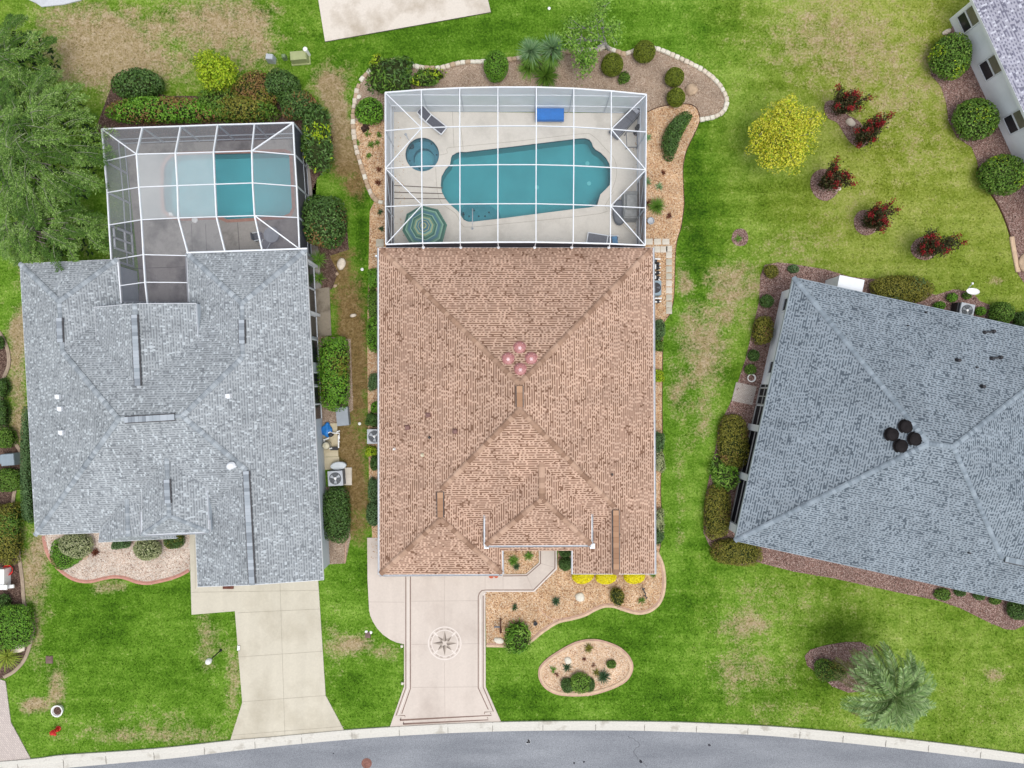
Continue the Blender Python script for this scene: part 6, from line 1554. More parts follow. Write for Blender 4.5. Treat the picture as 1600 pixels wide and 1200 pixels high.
# --- hedge plants round the light grey house cage
HG = 'shrubs round the light grey house cage'
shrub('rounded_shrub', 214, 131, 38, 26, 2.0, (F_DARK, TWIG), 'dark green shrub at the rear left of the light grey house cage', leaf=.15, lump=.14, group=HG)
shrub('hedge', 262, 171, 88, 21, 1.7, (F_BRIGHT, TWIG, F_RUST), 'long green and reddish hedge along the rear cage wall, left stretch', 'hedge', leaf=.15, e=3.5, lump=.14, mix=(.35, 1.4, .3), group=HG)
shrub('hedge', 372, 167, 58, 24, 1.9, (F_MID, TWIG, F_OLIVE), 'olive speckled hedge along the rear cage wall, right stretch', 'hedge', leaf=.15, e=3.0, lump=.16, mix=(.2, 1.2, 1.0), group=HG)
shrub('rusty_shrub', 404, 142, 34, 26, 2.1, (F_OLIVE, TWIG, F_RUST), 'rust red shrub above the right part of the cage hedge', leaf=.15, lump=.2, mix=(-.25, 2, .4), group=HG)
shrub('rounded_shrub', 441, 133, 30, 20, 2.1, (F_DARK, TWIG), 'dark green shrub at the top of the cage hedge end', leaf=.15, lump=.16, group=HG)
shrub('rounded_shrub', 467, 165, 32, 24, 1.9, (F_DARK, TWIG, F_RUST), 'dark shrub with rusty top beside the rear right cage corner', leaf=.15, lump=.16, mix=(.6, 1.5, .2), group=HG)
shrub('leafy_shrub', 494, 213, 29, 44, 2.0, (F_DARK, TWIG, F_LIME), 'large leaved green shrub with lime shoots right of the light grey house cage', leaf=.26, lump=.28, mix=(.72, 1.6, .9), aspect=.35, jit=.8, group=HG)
leaf_tree('lime_tree_shrub', 'lime yellow bushy small tree behind the cage hedge', 'small tree', (345, 128), [(333, 108, 1.9, 1.15), (322, 96, 1.8, .75), (348, 118, 1.9, .85), (330, 128, 1.5, .7), (356, 104, 1.6, .6)], (F_LIME, F_LIME), BARK, .17, .55, .8, .09)
shrub('rounded_shrub', 505, 346, 32, 45, 2.3, (F_DARK, TWIG, F_RUST), 'tall oval dark green shrub right of the light grey house cage corner', leaf=.16, lump=.1, mix=(.95, 1.1, 2.2), group=HG)
rosette('fern', 496, 405, 16, F_GRASSY, 'strappy green plant below the tall oval shrub', n=90, wd=.06)
rosette('fern', 497, 434, 12, F_MID, 'small leafy plant beside the light grey house porch corner', n=60, wd=.08)
shrub('hedge', 522, 581, 23, 57, 1.3, (F_BRIGHT, TWIG, F_OLIVE), 'bright green block hedge right of the light grey house', 'hedge', leaf=.13, e=4, lump=.1, mix=(.7, 1.3, .5))
shrub('hedge', 525, 803, 21, 42, 1.3, (F_DARK, TWIG), 'dark green block hedge below the air conditioner of the light grey house', 'hedge', leaf=.12, e=4, lump=.07)
shrub('hedge', 45, 725, 8, 92, 1.1, (F_IVY, TWIG), 'thin dark hedge tight to the left wall of the light grey house', 'hedge', leaf=.1, e=6, lump=.05)
# --- rear bed of the tan house
shrub('leafy_shrub', 612, 117, 32, 28, 1.5, (F_MID, TWIG, F_DARK), 'large glossy green shrub at the rear left end of the stone border', leaf=.27, lump=.26, mix=(.2, 1.6, .9), aspect=.35, jit=.8)
shrub('leafy_shrub', 592, 100, 12, 9, 1.2, (F_LIME, TWIG), 'lime green shoots at the top of the glossy rear left shrub', leaf=.2, lump=.25, aspect=.35)
shrub('leafy_shrub', 665, 123, 24, 14, 1.0, (F_MID, TWIG, F_LIME), 'low loose green shrub behind the left cage corner', leaf=.24, lump=.3, mix=(.5, 2, .2), aspect=.35, jit=.8)
shrub('rounded_shrub', 577, 174, 22, 22, 1.2, (F_BRIGHT, TWIG), 'round bright green shrub left of the tan house cage', leaf=.15, lump=.06)
shrub('topiary_ball', 775, 103.5, 18.5, 24, 1.4, (F_BRIGHT, TWIG), 'upright clipped green bush behind the cage, left of the spiky pair', leaf=.09, lump=.04)
TG = 'clipped balls in the rear bed'
for x, y, r, l_ in ((957, 101, 17.5, 'olive clipped ball beside the bare branched tree'), (1007, 81, 17, 'olive clipped ball touching the stone border top'), (1054, 120.5, 14.5, 'upper of the two small clipped balls by the right bed end'), (1056.5, 152, 14, 'lower of the two small clipped balls by the right bed end')):
    shrub('topiary_ball', x, y, r, r, 1.15, (F_TOPI, TWIG), l_, 'topiary', leaf=.075, lump=.025, group=TG, cover=2.0)
shrub('small_shrub', 975, 122, 9.5, 9, .6, (F_MID, TWIG), 'small dark green shrub below the olive ball by the bare tree', leaf=.1)
shrub('curved_hedge', 1053, 207, 13.5, 40, 1.0, (F_DARK, TWIG, F_BRIGHT), 'dark kidney shaped clipped shrub in the orange gravel right of the cage', 'hedge', leaf=.11, lump=.06, e=3, mix=(1.15, 1.1, .4), rot=-.44, bend=.42)
def yucca(x, y, base, label, r=22):
    B = P(*base); t = empty('spiky_yucca', (B.x, B.y, .02), label, 'yucca', 'spiky pair behind the cage'); C_ = P(x, y, 1.7); m = MB(); m.tube([(B.x, B.y, .02), (C_.x, C_.y, 1.5)], [.12, .09], 8); m.build('trunk', BARK, t)
    _seed[0] += 1; me = rosette_mesh('blades', np.random.default_rng(_seed[0]), 230, r * K * H * 1.2, .075, F_AGAVE, (.0, 1.4), .35); o = bpy.data.objects.new('blades', me); COL.objects.link(o); o.parent = t; o.location = Vector((C_.x, C_.y, 1.45)) - Vector((B.x, B.y, .02))
    me = rosette_mesh('skirt', np.random.default_rng(_seed[0] + 50), 200, r * K * H * 1.15, .08, F_GRASSY, (-.1, .5), .9, crownz=1.0); o = bpy.data.objects.new('skirt', me); COL.objects.link(o); o.parent = t; o.location = Vector((B.x, B.y, .02)) - Vector((B.x, B.y, .02)) + Vector(((C_.x - B.x) * .45, (C_.y - B.y) * .45, 0))
yucca(829, 78, (832, 104), 'left spiky blue green yucca of the pair behind the cage', 19); yucca(863, 74, (860, 103), 'right spiky blue green yucca of the pair behind the cage', 20)
rosette('leafy_clump', 853, 115, 23, F_MID, 'dark leafy clump under the right spiky yucca', n=320, wd=.08, h=.5, rise=(.3, 1.5))
rosette('grassy_clump', 826, 103, 19, F_LEAFY, 'light grassy clump under the left spiky yucca', n=300, wd=.045, h=.5, rise=(.1, 1.4))
# bare branched tree
def bare_tree():
    B = P(952, 78); t = empty('bare_tree', (B.x, B.y, .02), 'sparse pale tree with bare grey branches behind the cage', 'tree'); m = MB(); rng = np.random.default_rng(5); tips = []
    def grow(p, d, l, r, dep):
        q = p + d * l; m.tube([p, (p + q) / 2 + Vector(rng.normal(0, .05, 3)), q], [r, r * .8, r * .6], 6); tips.append((q, dep))
        if dep < 4:
            for k in range(3 if dep < 3 else 2): grow(q, (d + Vector(rng.normal(0, .55, 3)) + Vector((0, 0, .15))).normalized(), l * rng.uniform(.6, .85), r * .6, dep + 1)
    tgt = [P(926, 48, 2.4), P(915, 85, 1.8), P(938, 30, 2.6), P(905, 62, 2.0)]
    o = Vector((B.x, B.y, .02)); f = o + Vector((-.35, .15, .6)); m.tube([o, f], [.12, .09], 8)
    for g_ in tgt: grow(f, (g_ - f).normalized(), (g_ - f).length * .55, .085, 1)
    m.build('trunk', PALEBARK, t)
    V = []
    for q, dep in tips:
        if dep >= 3 and rng.uniform() < .75:
            n = 30; V.append(leaf_quads(rng, np.array(q[:]) + rng.normal(0, .2, (n, 3)), np.tile([0, 0, 1.0], (n, 1)), .18, .10, .6))
    V = np.concatenate(V) - np.array((B.x, B.y, .02)); me = fast_mesh('crown', V, np.arange(len(V)).reshape(-1, 4), F_LEAFY); o = bpy.data.objects.new('crown', me); COL.objects.link(o); o.parent = t
bare_tree()
for x, y, r, mt, l_ in ((672 - 98, 208, 7, F_MID, 'small green tuft below the round bright shrub left of the cage'), (592, 210, 6, F_MID, 'small green tuft close to the left cage wall'), (580, 226, 8, F_MID, 'larger green tuft in the left orange gravel'), (590, 223, 6, F_MID, 'green tuft touching the left cage wall, below the first'), (558, 223, 6, F_GRASSY, 'grass tuft growing through the left stone border'), (576, 243, 6, F_MID, 'lowest green tuft in the left orange gravel'),
                        (592, 264, 6, F_BRONZE, 'bronze tuft by the left cage wall, upper one'), (591, 285, 7, F_BRONZE, 'bronze tuft by the left cage wall, lower one'), (594, 331, 6, F_DKBLADE, 'dark tuft beside the left cage wall, near the parasol'), (596, 357, 6, F_DKBLADE, 'dark tuft beside the left cage corner'),
                        (1012, 215, 8, F_AGAVE, 'pale agave touching the right cage wall near the curved shrub'), (1011, 284, 9, F_AGAVE, 'pale agave touching the right cage wall at mid height'), (1030, 291, 8, F_AGAVE, 'pale agave standing free in the right orange gravel'), (1011, 317, 8, F_BRONZE, 'dull clump between cage wall and round grass clump'), (1046, 337, 6, F_BRONZE, 'rust red tuft in the right orange gravel below the round grass clump'), (1037, 269, 5, F_BRONZE, 'small rust red tuft in the right orange gravel')):
    rosette('tuft', x, y, r, mt, l_, n=46, wd=.05, h=.15)
rosette('grass_clump', 1027, 321, 16, F_GRASSY, 'round bright grass clump right of the tan house cage', n=260, wd=.035, h=.4, rise=(.1, 1.5), droop=.5)
# --- side strips of the tan house
SG_ = 'low shrubs along the tan house walls'
for x, y, rx, ry, h, mt, l_ in ((584, 434, 10, 16, .7, F_BRIGHT, 'leafy shrub at the top of the left wall strip of the tan house'), (585, 475, 10, 27, .7, F_MID, 'greyish shrub in the left wall strip, second from top'), (584, 520, 10, 26, .8, F_BRIGHT, 'bright leafy shrub in the left wall strip above the bare gravel'), (585, 597, 9, 13, .8, F_IVY, 'pale shrub in the left wall strip level with the block hedge'),
                           (587, 636, 8, 9, .7, F_BRIGHT, 'bright little shrub above the air conditioner of the tan house'), (582, 656, 11, 11, .8, F_DARK, 'dark shrub touching the top of the tan house air conditioner'), (580, 705, 9, 9, .7, F_LIME, 'yellow green shrub under the tan house air conditioner'), (586, 724, 8, 12, .7, F_DARK, 'dark shrub below the yellow green one in the left wall strip'), (584, 764, 9, 20, .8, F_IVY, 'grey green shrub in the lower left wall strip'), (583, 802, 10, 20, .8, F_IVY, 'lowest grey green shrub in the left wall strip'),
                           (1030, 515, 9, 15, .8, F_IVY, 'pale green shrub below the paving slabs on the right wall of the tan house'), (1029, 540, 8, 9, .6, F_MID, 'small green shrub second below the paving slabs'), (1029, 587, 8, 10, .7, F_LIME, 'bright lime shrub on the right wall of the tan house'), (1029, 690, 9, 15, .8, F_IVY, 'pale shrub on the right wall, upper of a touching pair'), (1029, 722, 9, 16, .8, F_VARI, 'variegated shrub on the right wall, lower of a touching pair'), (1029, 812, 8, 16, .8, F_VARI, 'variegated shrub near the lower right corner of the tan house'), (1029, 838, 8, 12, .7, F_IVY, 'last pale shrub near the lower right corner of the tan house')):
    shrub('wall_shrub', x, y, rx, ry, h, (mt, TWIG), l_, leaf=.1, lump=.12, e=3.2, group=SG_)
# --- front of the tan house
for x, y, l_ in ((910.5, 901, 'left of the three vivid yellow bushes under the front eave'), (947, 902, 'middle one of the three vivid yellow bushes under the front eave'), (991, 901, 'right of the three vivid yellow bushes under the front eave')):
    shrub('yellow_bush', x, y, 16, 11, .75, (F_VIVID, bpy.data.materials['yellow_flowers']), l_, leaf=.075, lump=.06, group='vivid yellow bushes', cover=2.2)
for y, l_ in ((860, 'dark round bush beside the entry walk, upper one'), (881, 'dark round bush beside the entry walk, lower one')): shrub('dark_bush', 884, y, 12, 10.5, .9, (F_DARK, TWIG), l_, leaf=.07, lump=.05)
for x, y, r, mt, l_, n in ((802, 876, 11, F_GRASSY, 'spiky green plant left in the small entry planter', 90), (826, 869, 10, F_GRASSY, 'spiky green plant right in the small entry planter', 80), (807, 885, 8, F_DKBLADE, 'dark spiky plant at the bottom of the small entry planter', 60), (808, 858, 6, F_BRONZE, 'bronze tuft at the top of the small entry planter', 40),
                           (804, 950, 7, F_DKBLADE, 'dark tuft near the walkway in the front gravel', 50), (869, 940, 9, F_DKBLADE, 'dark tuft near the middle of the front gravel bed', 70), (1003, 939, 8, F_MID, 'dark tuft under the black metal ornament', 50), (1021, 899, 7, F_MID, 'small green plant at the front right house corner', 40)):
    rosette('spiky_plant', x, y, r, mt, l_, n=n, wd=.045, h=.2)
shrub('loose_shrub', 966, 931, 11.5, 13, .8, (F_OLIVE, TWIG), 'loose olive shrub in the front gravel below the yellow bushes', leaf=.1, lump=.25, cover=.8, jit=.9)
shrub('feathery_grass', 808, 997, 20, 25, .9, (F_BRIGHT, TWIG, F_LEAFY), 'large feathery bright green clump at the driveway end of the front bed', 'plant', leaf=.30, aspect=.2, lump=.16, jit=1.0, mix=(.4, 2.5, .4))
# --- island bed
shrub('grass_mound', 906.5, 1066, 16, 16, .7, (F_LEAFY, TWIG), 'bright green grassy mound in the oval island bed', 'plant', leaf=.17, aspect=.2, lump=.06, jit=.9)
shrub('dark_mound', 887, 1071, 11, 12, .5, (F_DARK, TWIG), 'dark mound left of the grassy mound in the island bed', leaf=.07, lump=.08)
shrub('dark_mound', 921, 1070, 9, 11, .45, (F_DARK, TWIG), 'dark mound right of the grassy mound in the island bed', leaf=.07, lump=.08)
for x, y, r, mt, l_, n in ((943, 1058, 13, F_DKBLADE, 'biggest spiky dark plant in the island bed', 110), (932, 1052, 8, F_OLIVE, 'olive tuft touching the biggest spiky dark plant', 45), (886, 1044, 9, F_DKBLADE, 'spiky dark plant below the white rock in the island bed', 60), (864, 1047, 7, F_GRASSY, 'small green tuft at the left end of the island bed', 40), (869.5, 1055, 5, F_BRONZE, 'small brown tuft at the left end of the island bed', 26), (913, 1031, 5, F_BRONZE, 'small brown tuft in the middle of the island bed', 24), (928, 1040, 5, F_BRONZE, 'small dark brown tuft right of centre in the island bed', 24), (920, 1013, 9, F_OLIVE, 'small round olive plant at the top of the island bed', 90)):
    rosette('spiky_plant', x, y, r, mt, l_, n=n, wd=.045, h=.2)
shrub('dark_mound', 955, 1038, 7.5, 7, .4, (F_MID, TWIG), 'small round green plant right in the island bed', leaf=.07, lump=.1)
# --- front bed of the light grey house
shrub('ground_cover', 103, 868, 26, 22, .45, (F_BRIGHT, TWIG), 'bright green low plant behind the left variegated bush', leaf=.09, lump=.2)
shrub('variegated_bush', 118, 852, 25, 20, 1.1, (F_VARI, TWIG), 'large variegated cream bush at the left of the pebble bed', leaf=.1, lump=.08)
shrub('variegated_bush', 229, 857, 21, 19, 1.1, (F_VARI, TWIG), 'smaller variegated cream bush at the right of the pebble bed', leaf=.1, lump=.08)
shrub('dark_bush', 189, 849, 15, 9, .9, (F_IVY, TWIG), 'dark bush under the small front gable of the light grey house', leaf=.09)
shrub('dark_bush', 272, 845, 16, 13, 1.0, (F_DARK, TWIG, F_OLIVE), 'dark bush beside the entry walk of the light grey house', leaf=.08, lump=.04, mix=(.4, 2, 0))
rosette('spiky_plant', 146, 864, 8, F_BRONZE, 'round brown plant in the pebble bed of the light grey house', n=90, wd=.04)
# --- slate blue house
BG = 'shrubs round the slate blue house'
for x, y, rx, ry, h, mts, l_, e_ in ((1205, 424, 11, 11, .7, (F_OLIVE, TWIG), 'small olive shrub at the top left bed corner of the slate blue house', 2), (1198, 471, 11, 10, .8, (F_DARK, TWIG), 'round dark shrub beside the first window of the slate blue house', 2), (1192, 517, 15, 22, 1.1, (F_OLIVE, TWIG, F_RUST), 'tall oval olive shrub against the white west wall', 3), (1178, 555, 9, 9, .7, (F_DARK, TWIG), 'small dark shrub under the oval olive shrub', 2), (1173, 577, 9, 8, .7, (F_MID, TWIG), 'small green shrub above the white planter ring', 2),
                             (1145, 688, 23, 42, 1.0, (F_OLIVE, TWIG, F_RUST), 'long olive brown hedge beside the upper porch screens', 3.5), (1122, 800, 20, 42, 1.0, (F_OLIVE, TWIG, F_RUST), 'olive yellow hedge beside the lower porch screens', 3.5), (1150, 862, 38, 21, 1.0, (F_OLIVE, TWIG, F_RUST), 'brown green hedge round the lower left corner of the slate blue house', 3),
                             (1409, 453, 48, 22, 1.2, (F_OLIVE, TWIG, F_IVY), 'wide oval brown green bush above the slate blue roof', 2.4), (1565, 489, 20, 18, 1.1, (F_MID, TWIG), 'round green shrub right of the slate blue house air conditioner', 2), (1597, 500, 12, 14, 1.0, (F_DARK, TWIG), 'dark shrub cut by the right edge above the slate blue roof', 2), (1592, 953, 17, 16, 1.0, (F_DARK, TWIG), 'dark green shrub at the lower right corner of the slate blue house', 2),
                             (1488, 465, 8, 7, .5, (F_BRIGHT, TWIG), 'small bright shrub left of the satellite dish', 2), (1468, 478, 9, 7, .5, (F_BRIGHT, TWIG), 'small bright shrub left of the slate blue house air conditioner', 2), (1532, 486, 8, 7, .5, (F_BRIGHT, TWIG), 'small bright shrub right beside the slate blue house air conditioner', 2), (1511, 462, 7, 6, .4, (F_MID, TWIG), 'tiny shrub right under the satellite dish', 2), (1240, 420, 9, 7, .4, (F_IVY, TWIG), 'thin grey shrub at the top corner of the slate blue roof', 2),
                             (1473, 929, 13, 9, .4, (F_MID, TWIG), 'low green plant in the front mulch of the slate blue house', 2), (1500, 925, 9, 7, .5, (F_DARK, TWIG), 'dark shrub under the front eave, left of three', 2), (1530, 931, 9, 7, .5, (F_DARK, TWIG), 'dark shrub under the front eave, middle of three', 2), (1555, 938, 9, 7, .5, (F_MID, TWIG), 'green shrub under the front eave, right of three', 2)):
    shrub('house_shrub', x, y, rx, ry, h, mts, l_, leaf=.11 if rx > 12 else .085, lump=.07, e=e_, mix=(1.05, 1.7, x * .37) if len(mts) > 2 else None, group=BG)
shrub('broadleaf_plant', 1133, 740, 24, 26, 1.0, (F_LEAFY, TWIG, F_BRIGHT), 'large strap leaved plant between the two olive hedges', 'plant', leaf=.32, aspect=.26, lump=.14, jit=.9, mix=(.6, 2, .4))
# --- white walled house
for x, y, rx, ry, l_ in ((1486, 87, 33, 34, 'round green bush by the first window of the white walled house'), (1525, 184, 35, 32, 'round green bush by the second window of the white walled house'), (1568, 273, 35, 32, 'round green bush by the third window of the white walled house')):
    shrub('rounded_shrub', x, y, rx, ry, 1.7, (F_MID, TWIG, F_LIME), l_, leaf=.14, lump=.06, mix=(1.0, 2.0, x * .1), group='round bushes along the white wall')
# --- left edge bed
for x, y, rx, ry, h, mts, l_, e_ in ((3, 606, 9, 16, .9, (F_DARK, TWIG), 'upper dark shrub cut by the left picture edge', 2.5), (3, 645, 9, 22, .9, (F_DARK, TWIG), 'second dark shrub cut by the left picture edge', 2.5), (8, 684, 15, 16, .9, (F_MID, TWIG), 'green shrub above the grey box at the left edge', 2.4), (13, 750, 22, 19, .9, (F_MID, TWIG), 'green shrub below the grey box at the left edge', 2.4), (6, 832, 26, 46, 1.2, (F_OLIVE, TWIG, F_MID), 'tall clipped olive hedge at the left picture edge', 6), (4, 944, 11, 16, .8, (F_DARK, TWIG), 'dark shrub above the bright hedge at the left edge', 2), (18, 978, 33, 32, 1.2, (F_BRIGHT, TWIG), 'bright green clipped hedge at the lower left edge', 4), (0, 535, 6, 10, .7, (F_DARK, TWIG), 'dark shrub at the top of the left edge bed', 2)):
    shrub('edge_shrub', x, y, rx, ry, h, mts, l_, leaf=.11, lump=.06, e=e_, mix=(.6, 1.3, .4) if len(mts) > 2 else None, group='shrubs at the left picture edge')
rosette('strappy_plant', 6, 1028, 26, islands('gold_green_blades', [C(130, 160, 50), C(176, 190, 72), C(100, 136, 44), C(196, 200, 90)], .6, .25, .1), 'golden green strappy plant below the bright hedge at the left edge', n=160, wd=.06, h=.5, rise=(.1, 1.3), droop=.8)
# --- yellow tree and crape myrtles on the right lawn
leaf_tree('yellow_tree', 'bright yellow flowering tree on the right lawn', 'tree', (1208, 222), [(1228, 172, 3.0, 1.0), (1198, 200, 2.8, 1.0), (1222, 205, 3.2, 1.25), (1246, 215, 3.0, 1.1), (1205, 238, 2.6, 1.0), (1235, 240, 2.7, 1.1), (1271, 186, 2.8, .62), (1186, 222, 2.4, .7), (1250, 190, 2.9, .8)], (F_LEMON, F_LIME), PALEBARK, .125, .65, .62, .12, lump=.42)
def crape(top, base, label, s=1.0, seed=0):
    B = P(*base); T = P(top[0], top[1], 2.2 * s); rng = np.random.default_rng(900 + seed); t = empty('crape_myrtle', (B.x, B.y, .03), label, 'crape myrtle', 'crape myrtles on the right lawn')
    m = MB(); tips = []; o = Vector((B.x, B.y, .03))
    for k in range(15):
        e_ = T + Vector((rng.normal(0, .55), rng.normal(0, .5), rng.normal(.0, .35))) * s; mid = o.lerp(e_, .5) + Vector((0, 0, .25)); m.tube([o + Vector((rng.normal(0, .06), rng.normal(0, .06), 0)), mid, e_], [.035, .022, .008], 5); tips.append((o, mid, e_))
    m.build('trunk', BARK, t); V = []; Rv = []
    for a, b_, c in tips:
        n = 300; f = rng.uniform(.15, .9, n); pos = np.array([((a.lerp(b_, min(1, x * 2)) if x < .5 else b_.lerp(c, x * 2 - 1)))[:] for x in f]) + rng.normal(0, .16, (n, 3)) * s
        V.append(leaf_quads(rng, pos, np.tile([0.3, 0.2, 1.0], (n, 1)),   .15, .08, .9))
        if rng.uniform() < .8:
            n2 = 46; dd = (c - b_).normalized(); r_ = np.array(c[:]) + np.array(dd[:]) * rng.uniform(-.25, .22, n2)[:, None] + rng.normal(0, .085, (n2, 3)); Rv.append(leaf_quads(rng, r_, np.tile([0, 0, 1.0], (n2, 1)), .10, .08, 1.0))
    for nm, arr, mt in (('crown', V, F_CRAPE), ('blossoms', Rv, F_RED)):
        A = np.concatenate(arr) - np.array((B.x, B.y, .03)); A[:, 2] = np.maximum(A[:, 2], .05); me = fast_mesh(nm, A, np.arange(len(A)).reshape(-1, 4), mt); ob = bpy.data.objects.new(nm, me); COL.objects.link(ob); ob.parent = t
crape((1331, 157), (1307, 172), 'crape myrtle nearest the yellow tree, highest in the lawn', .95, 1)
crape((1369, 197), (1345, 216), 'crape myrtle at the lower end of the long mulch patch', 1.1, 2)
crape((1304, 274), (1284, 288), 'crape myrtle just below the yellow tree', .95, 3)
crape((1379, 335), (1354, 348), 'crape myrtle above the slate blue roof peak corner', .95, 4)
crape((1467, 380), (1441, 392), 'crape myrtle farthest right and lowest', 1.05, 5)
rosette('tuft', 1155, 371, 7, F_GRASSY, 'small green plant in the lone mulch ring', n=40, wd=.05)
shrub('ground_cover', 1294, 1047, 24, 20, .5, (F_MID, TWIG, F_OLIVE), 'low green shrub in the mulch left of the big palm', leaf=.1, lump=.14, mix=(.5, 1.5, .3))
# --- palm on the front lawn
F_OLDPALM = islands('old_palm_leaflets', [C(96, 104, 52), C(136, 140, 84), C(120, 108, 66), C(152, 150, 100), C(108, 122, 64)], .6, .2, .05)
def palm():
    B = P(1338, 1050); C_ = P(1396, 1086, 4.4); t = empty('palm_tree', (B.x, B.y, .03), 'large grey green palm leaning over the lower right lawn', 'palm tree'); rng = np.random.default_rng(77)
    m = MB(); o = Vector((B.x, B.y, .03)); m.tube([o, o.lerp(C_, .5), C_ - Vector((0, 0, .2))], [.24, .2, .17], 12); m.build('trunk', BARK, t)
    V = []; rb = MB()
    nf = 84; MI = []
    for i in range(nf):
        th = i * 2.39996 + rng.normal(0, .15); el = 1.25 - 1.2 * (i / nf) + rng.normal(0, .08); L = rng.uniform(2.6, 3.3) * (.78 + .25 * (i / nf)) * (1 + .22 * math.cos(th - 2.36)); seg = 12; p = np.array(C_[:]); e_ = el; pts = []
        for s in range(seg + 1):
            pts.append(p.copy()); d = np.array([math.cos(th) * math.cos(e_), math.sin(th) * math.cos(e_), math.sin(e_)]); p = p + d * L / seg; e_ -= (.10 + .05 * (i / nf))
        pts = np.array(pts); rb.tube([Vector(q) for q in pts[::2]], list(np.linspace(.03, .006, len(pts[::2]))), 4, cap=False)
        k = 36; f = np.linspace(.14, .99, k) * seg; i0 = np.minimum(f.astype(int), seg - 1); fr_ = (f - i0)[:, None]; pos = pts[i0] * (1 - fr_) + pts[i0 + 1] * fr_; tn = pts[i0 + 1] - pts[i0]; tn /= np.linalg.norm(tn, axis=1)[:, None]
        sd_ = np.cross(tn, [0, 0, 1.0]); sd_ /= np.linalg.norm(sd_, axis=1)[:, None] + 1e-9; un = np.cross(sd_, tn)
        for sg in (-1, 1):
            ll = (.52 * np.sin(np.linspace(.5, 2.75, k)) ** .8 * rng.uniform(.85, 1.1, k))[:, None]; dl_ = sd_ * sg * .75 + tn * .7 + un * (.12 + rng.normal(0, .12, (k, 1))); dl_ /= np.linalg.norm(dl_, axis=1)[:, None]
            nb = np.cross(dl_, un); nb /= np.linalg.norm(nb, axis=1)[:, None] + 1e-9; w = .05
            tip = pos + dl_ * ll; tip[:, 2] -= .10 * ll[:, 0]; midp = pos + dl_ * ll * .5
            V.append(np.stack([pos, midp + nb * w / 2, tip, midp - nb * w / 2], 1).reshape(-1, 3)); MI.append(np.full(k, 1 if i > nf - 22 and math.cos(th - 2.5) > .2 else 0))
    rb.build('frond_ribs', plain('pale_green_rib', C(150, 170, 110), .6, .3, var=.1), t)
    A = np.concatenate(V) - np.array((B.x, B.y, .03)); me = fast_mesh('crown', A, np.arange(len(A)).reshape(-1, 4), [F_PALM, F_OLDPALM], np.concatenate(MI)); ob = bpy.data.objects.new('crown', me); COL.objects.link(ob); ob.parent = t
palm()

# ------------------------------------------------------------------ stones, slabs and small things
STONE = [plain('pale_border_stone', C(226, 214, 196), .9, .15, var=.14, scale=4, bump=.5, bscale=12), plain('tan_border_stone', C(196, 172, 146), .9, .15, var=.16, scale=4, bump=.5, bscale=12), plain('cream_border_stone', C(236, 230, 214), .9, .15, var=.08, scale=4, bump=.5, bscale=12)]
def stone_mesh(seed, sx, sy, sz, mat, name='border_stone', sub=3, e=9, rough=.05):
    rng = np.random.default_rng(seed); lf = lump_fn(rng, rough, f=(2, 5)); v, f = blob_shell(sx, sy, sz, e, lf, sub - 1, 1.0); v[:, 2] = np.clip(v[:, 2], -sz * .3, sz * .72)
    me = bpy.data.meshes.new(name); me.from_pydata(v.tolist(), [], [tuple(q) for q in f]); me.materials.append(mat); me.polygons.foreach_set('use_smooth', [True] * len(f)); me.update(); return me
SM = [stone_mesh(40 + i, .19, .145, .16, STONE[(0, 2, 1, 0, 2, 1)[i]]) for i in range(6)]
path = spline([(603, 318), (588, 313), (577, 296), (567, 266), (557, 233), (553, 206), (552, 182), (554.5, 160), (557.5, 144), (563, 129)], 10)
path2 = spline([(566, 124), (577, 113), (594, 101), (612, 95.5), (632, 98), (648, 104), (668, 107), (690, 106.5), (708, 101.5), (725, 98), (752, 97), (772, 95.5), (796, 93.5), (815, 91)], 10)
path3 = spline([(880, 82), (895, 80.5), (910, 79), (935, 78), (945, 74), (955, 78), (968, 83), (976, 85), (988, 81), (1005, 75), (1028, 77.5), (1050, 86.5), (1075, 98), (1099, 111), (1119, 128), (1131, 145), (1135, 160), (1130, 174), (1116, 183), (1095, 187.5)], 10)
ns = 0
for pth in (path, path2, path3):
    w = [Vector((*P(x, y)[:2], 0)) for x, y in pth]; acc = 0.0; nxt = 0.0
    for a, b_ in zip(w[:-1], w[1:]):
        d = (b_ - a); l_ = d.length
        while nxt <= acc + l_:
            p = a + d * ((nxt - acc) / l_); ns += 1
            right = p.x > P(985, 0).x; k = random.randrange(6) if not right else (0, 1, 0, 1, 3, 1)[random.randrange(6)]
            put('border_stone', SM[k], (p.x, p.y, .06), 'squarish pale stone in the border row of the rear bed', 'border stone', 'border stones of the rear bed', math.atan2(d.y, d.x) + random.uniform(-.12, .12), (random.uniform(.85, 1.1), random.uniform(.9, 1.15), random.uniform(.85, 1.15)))
            nxt += .34
        acc += l_
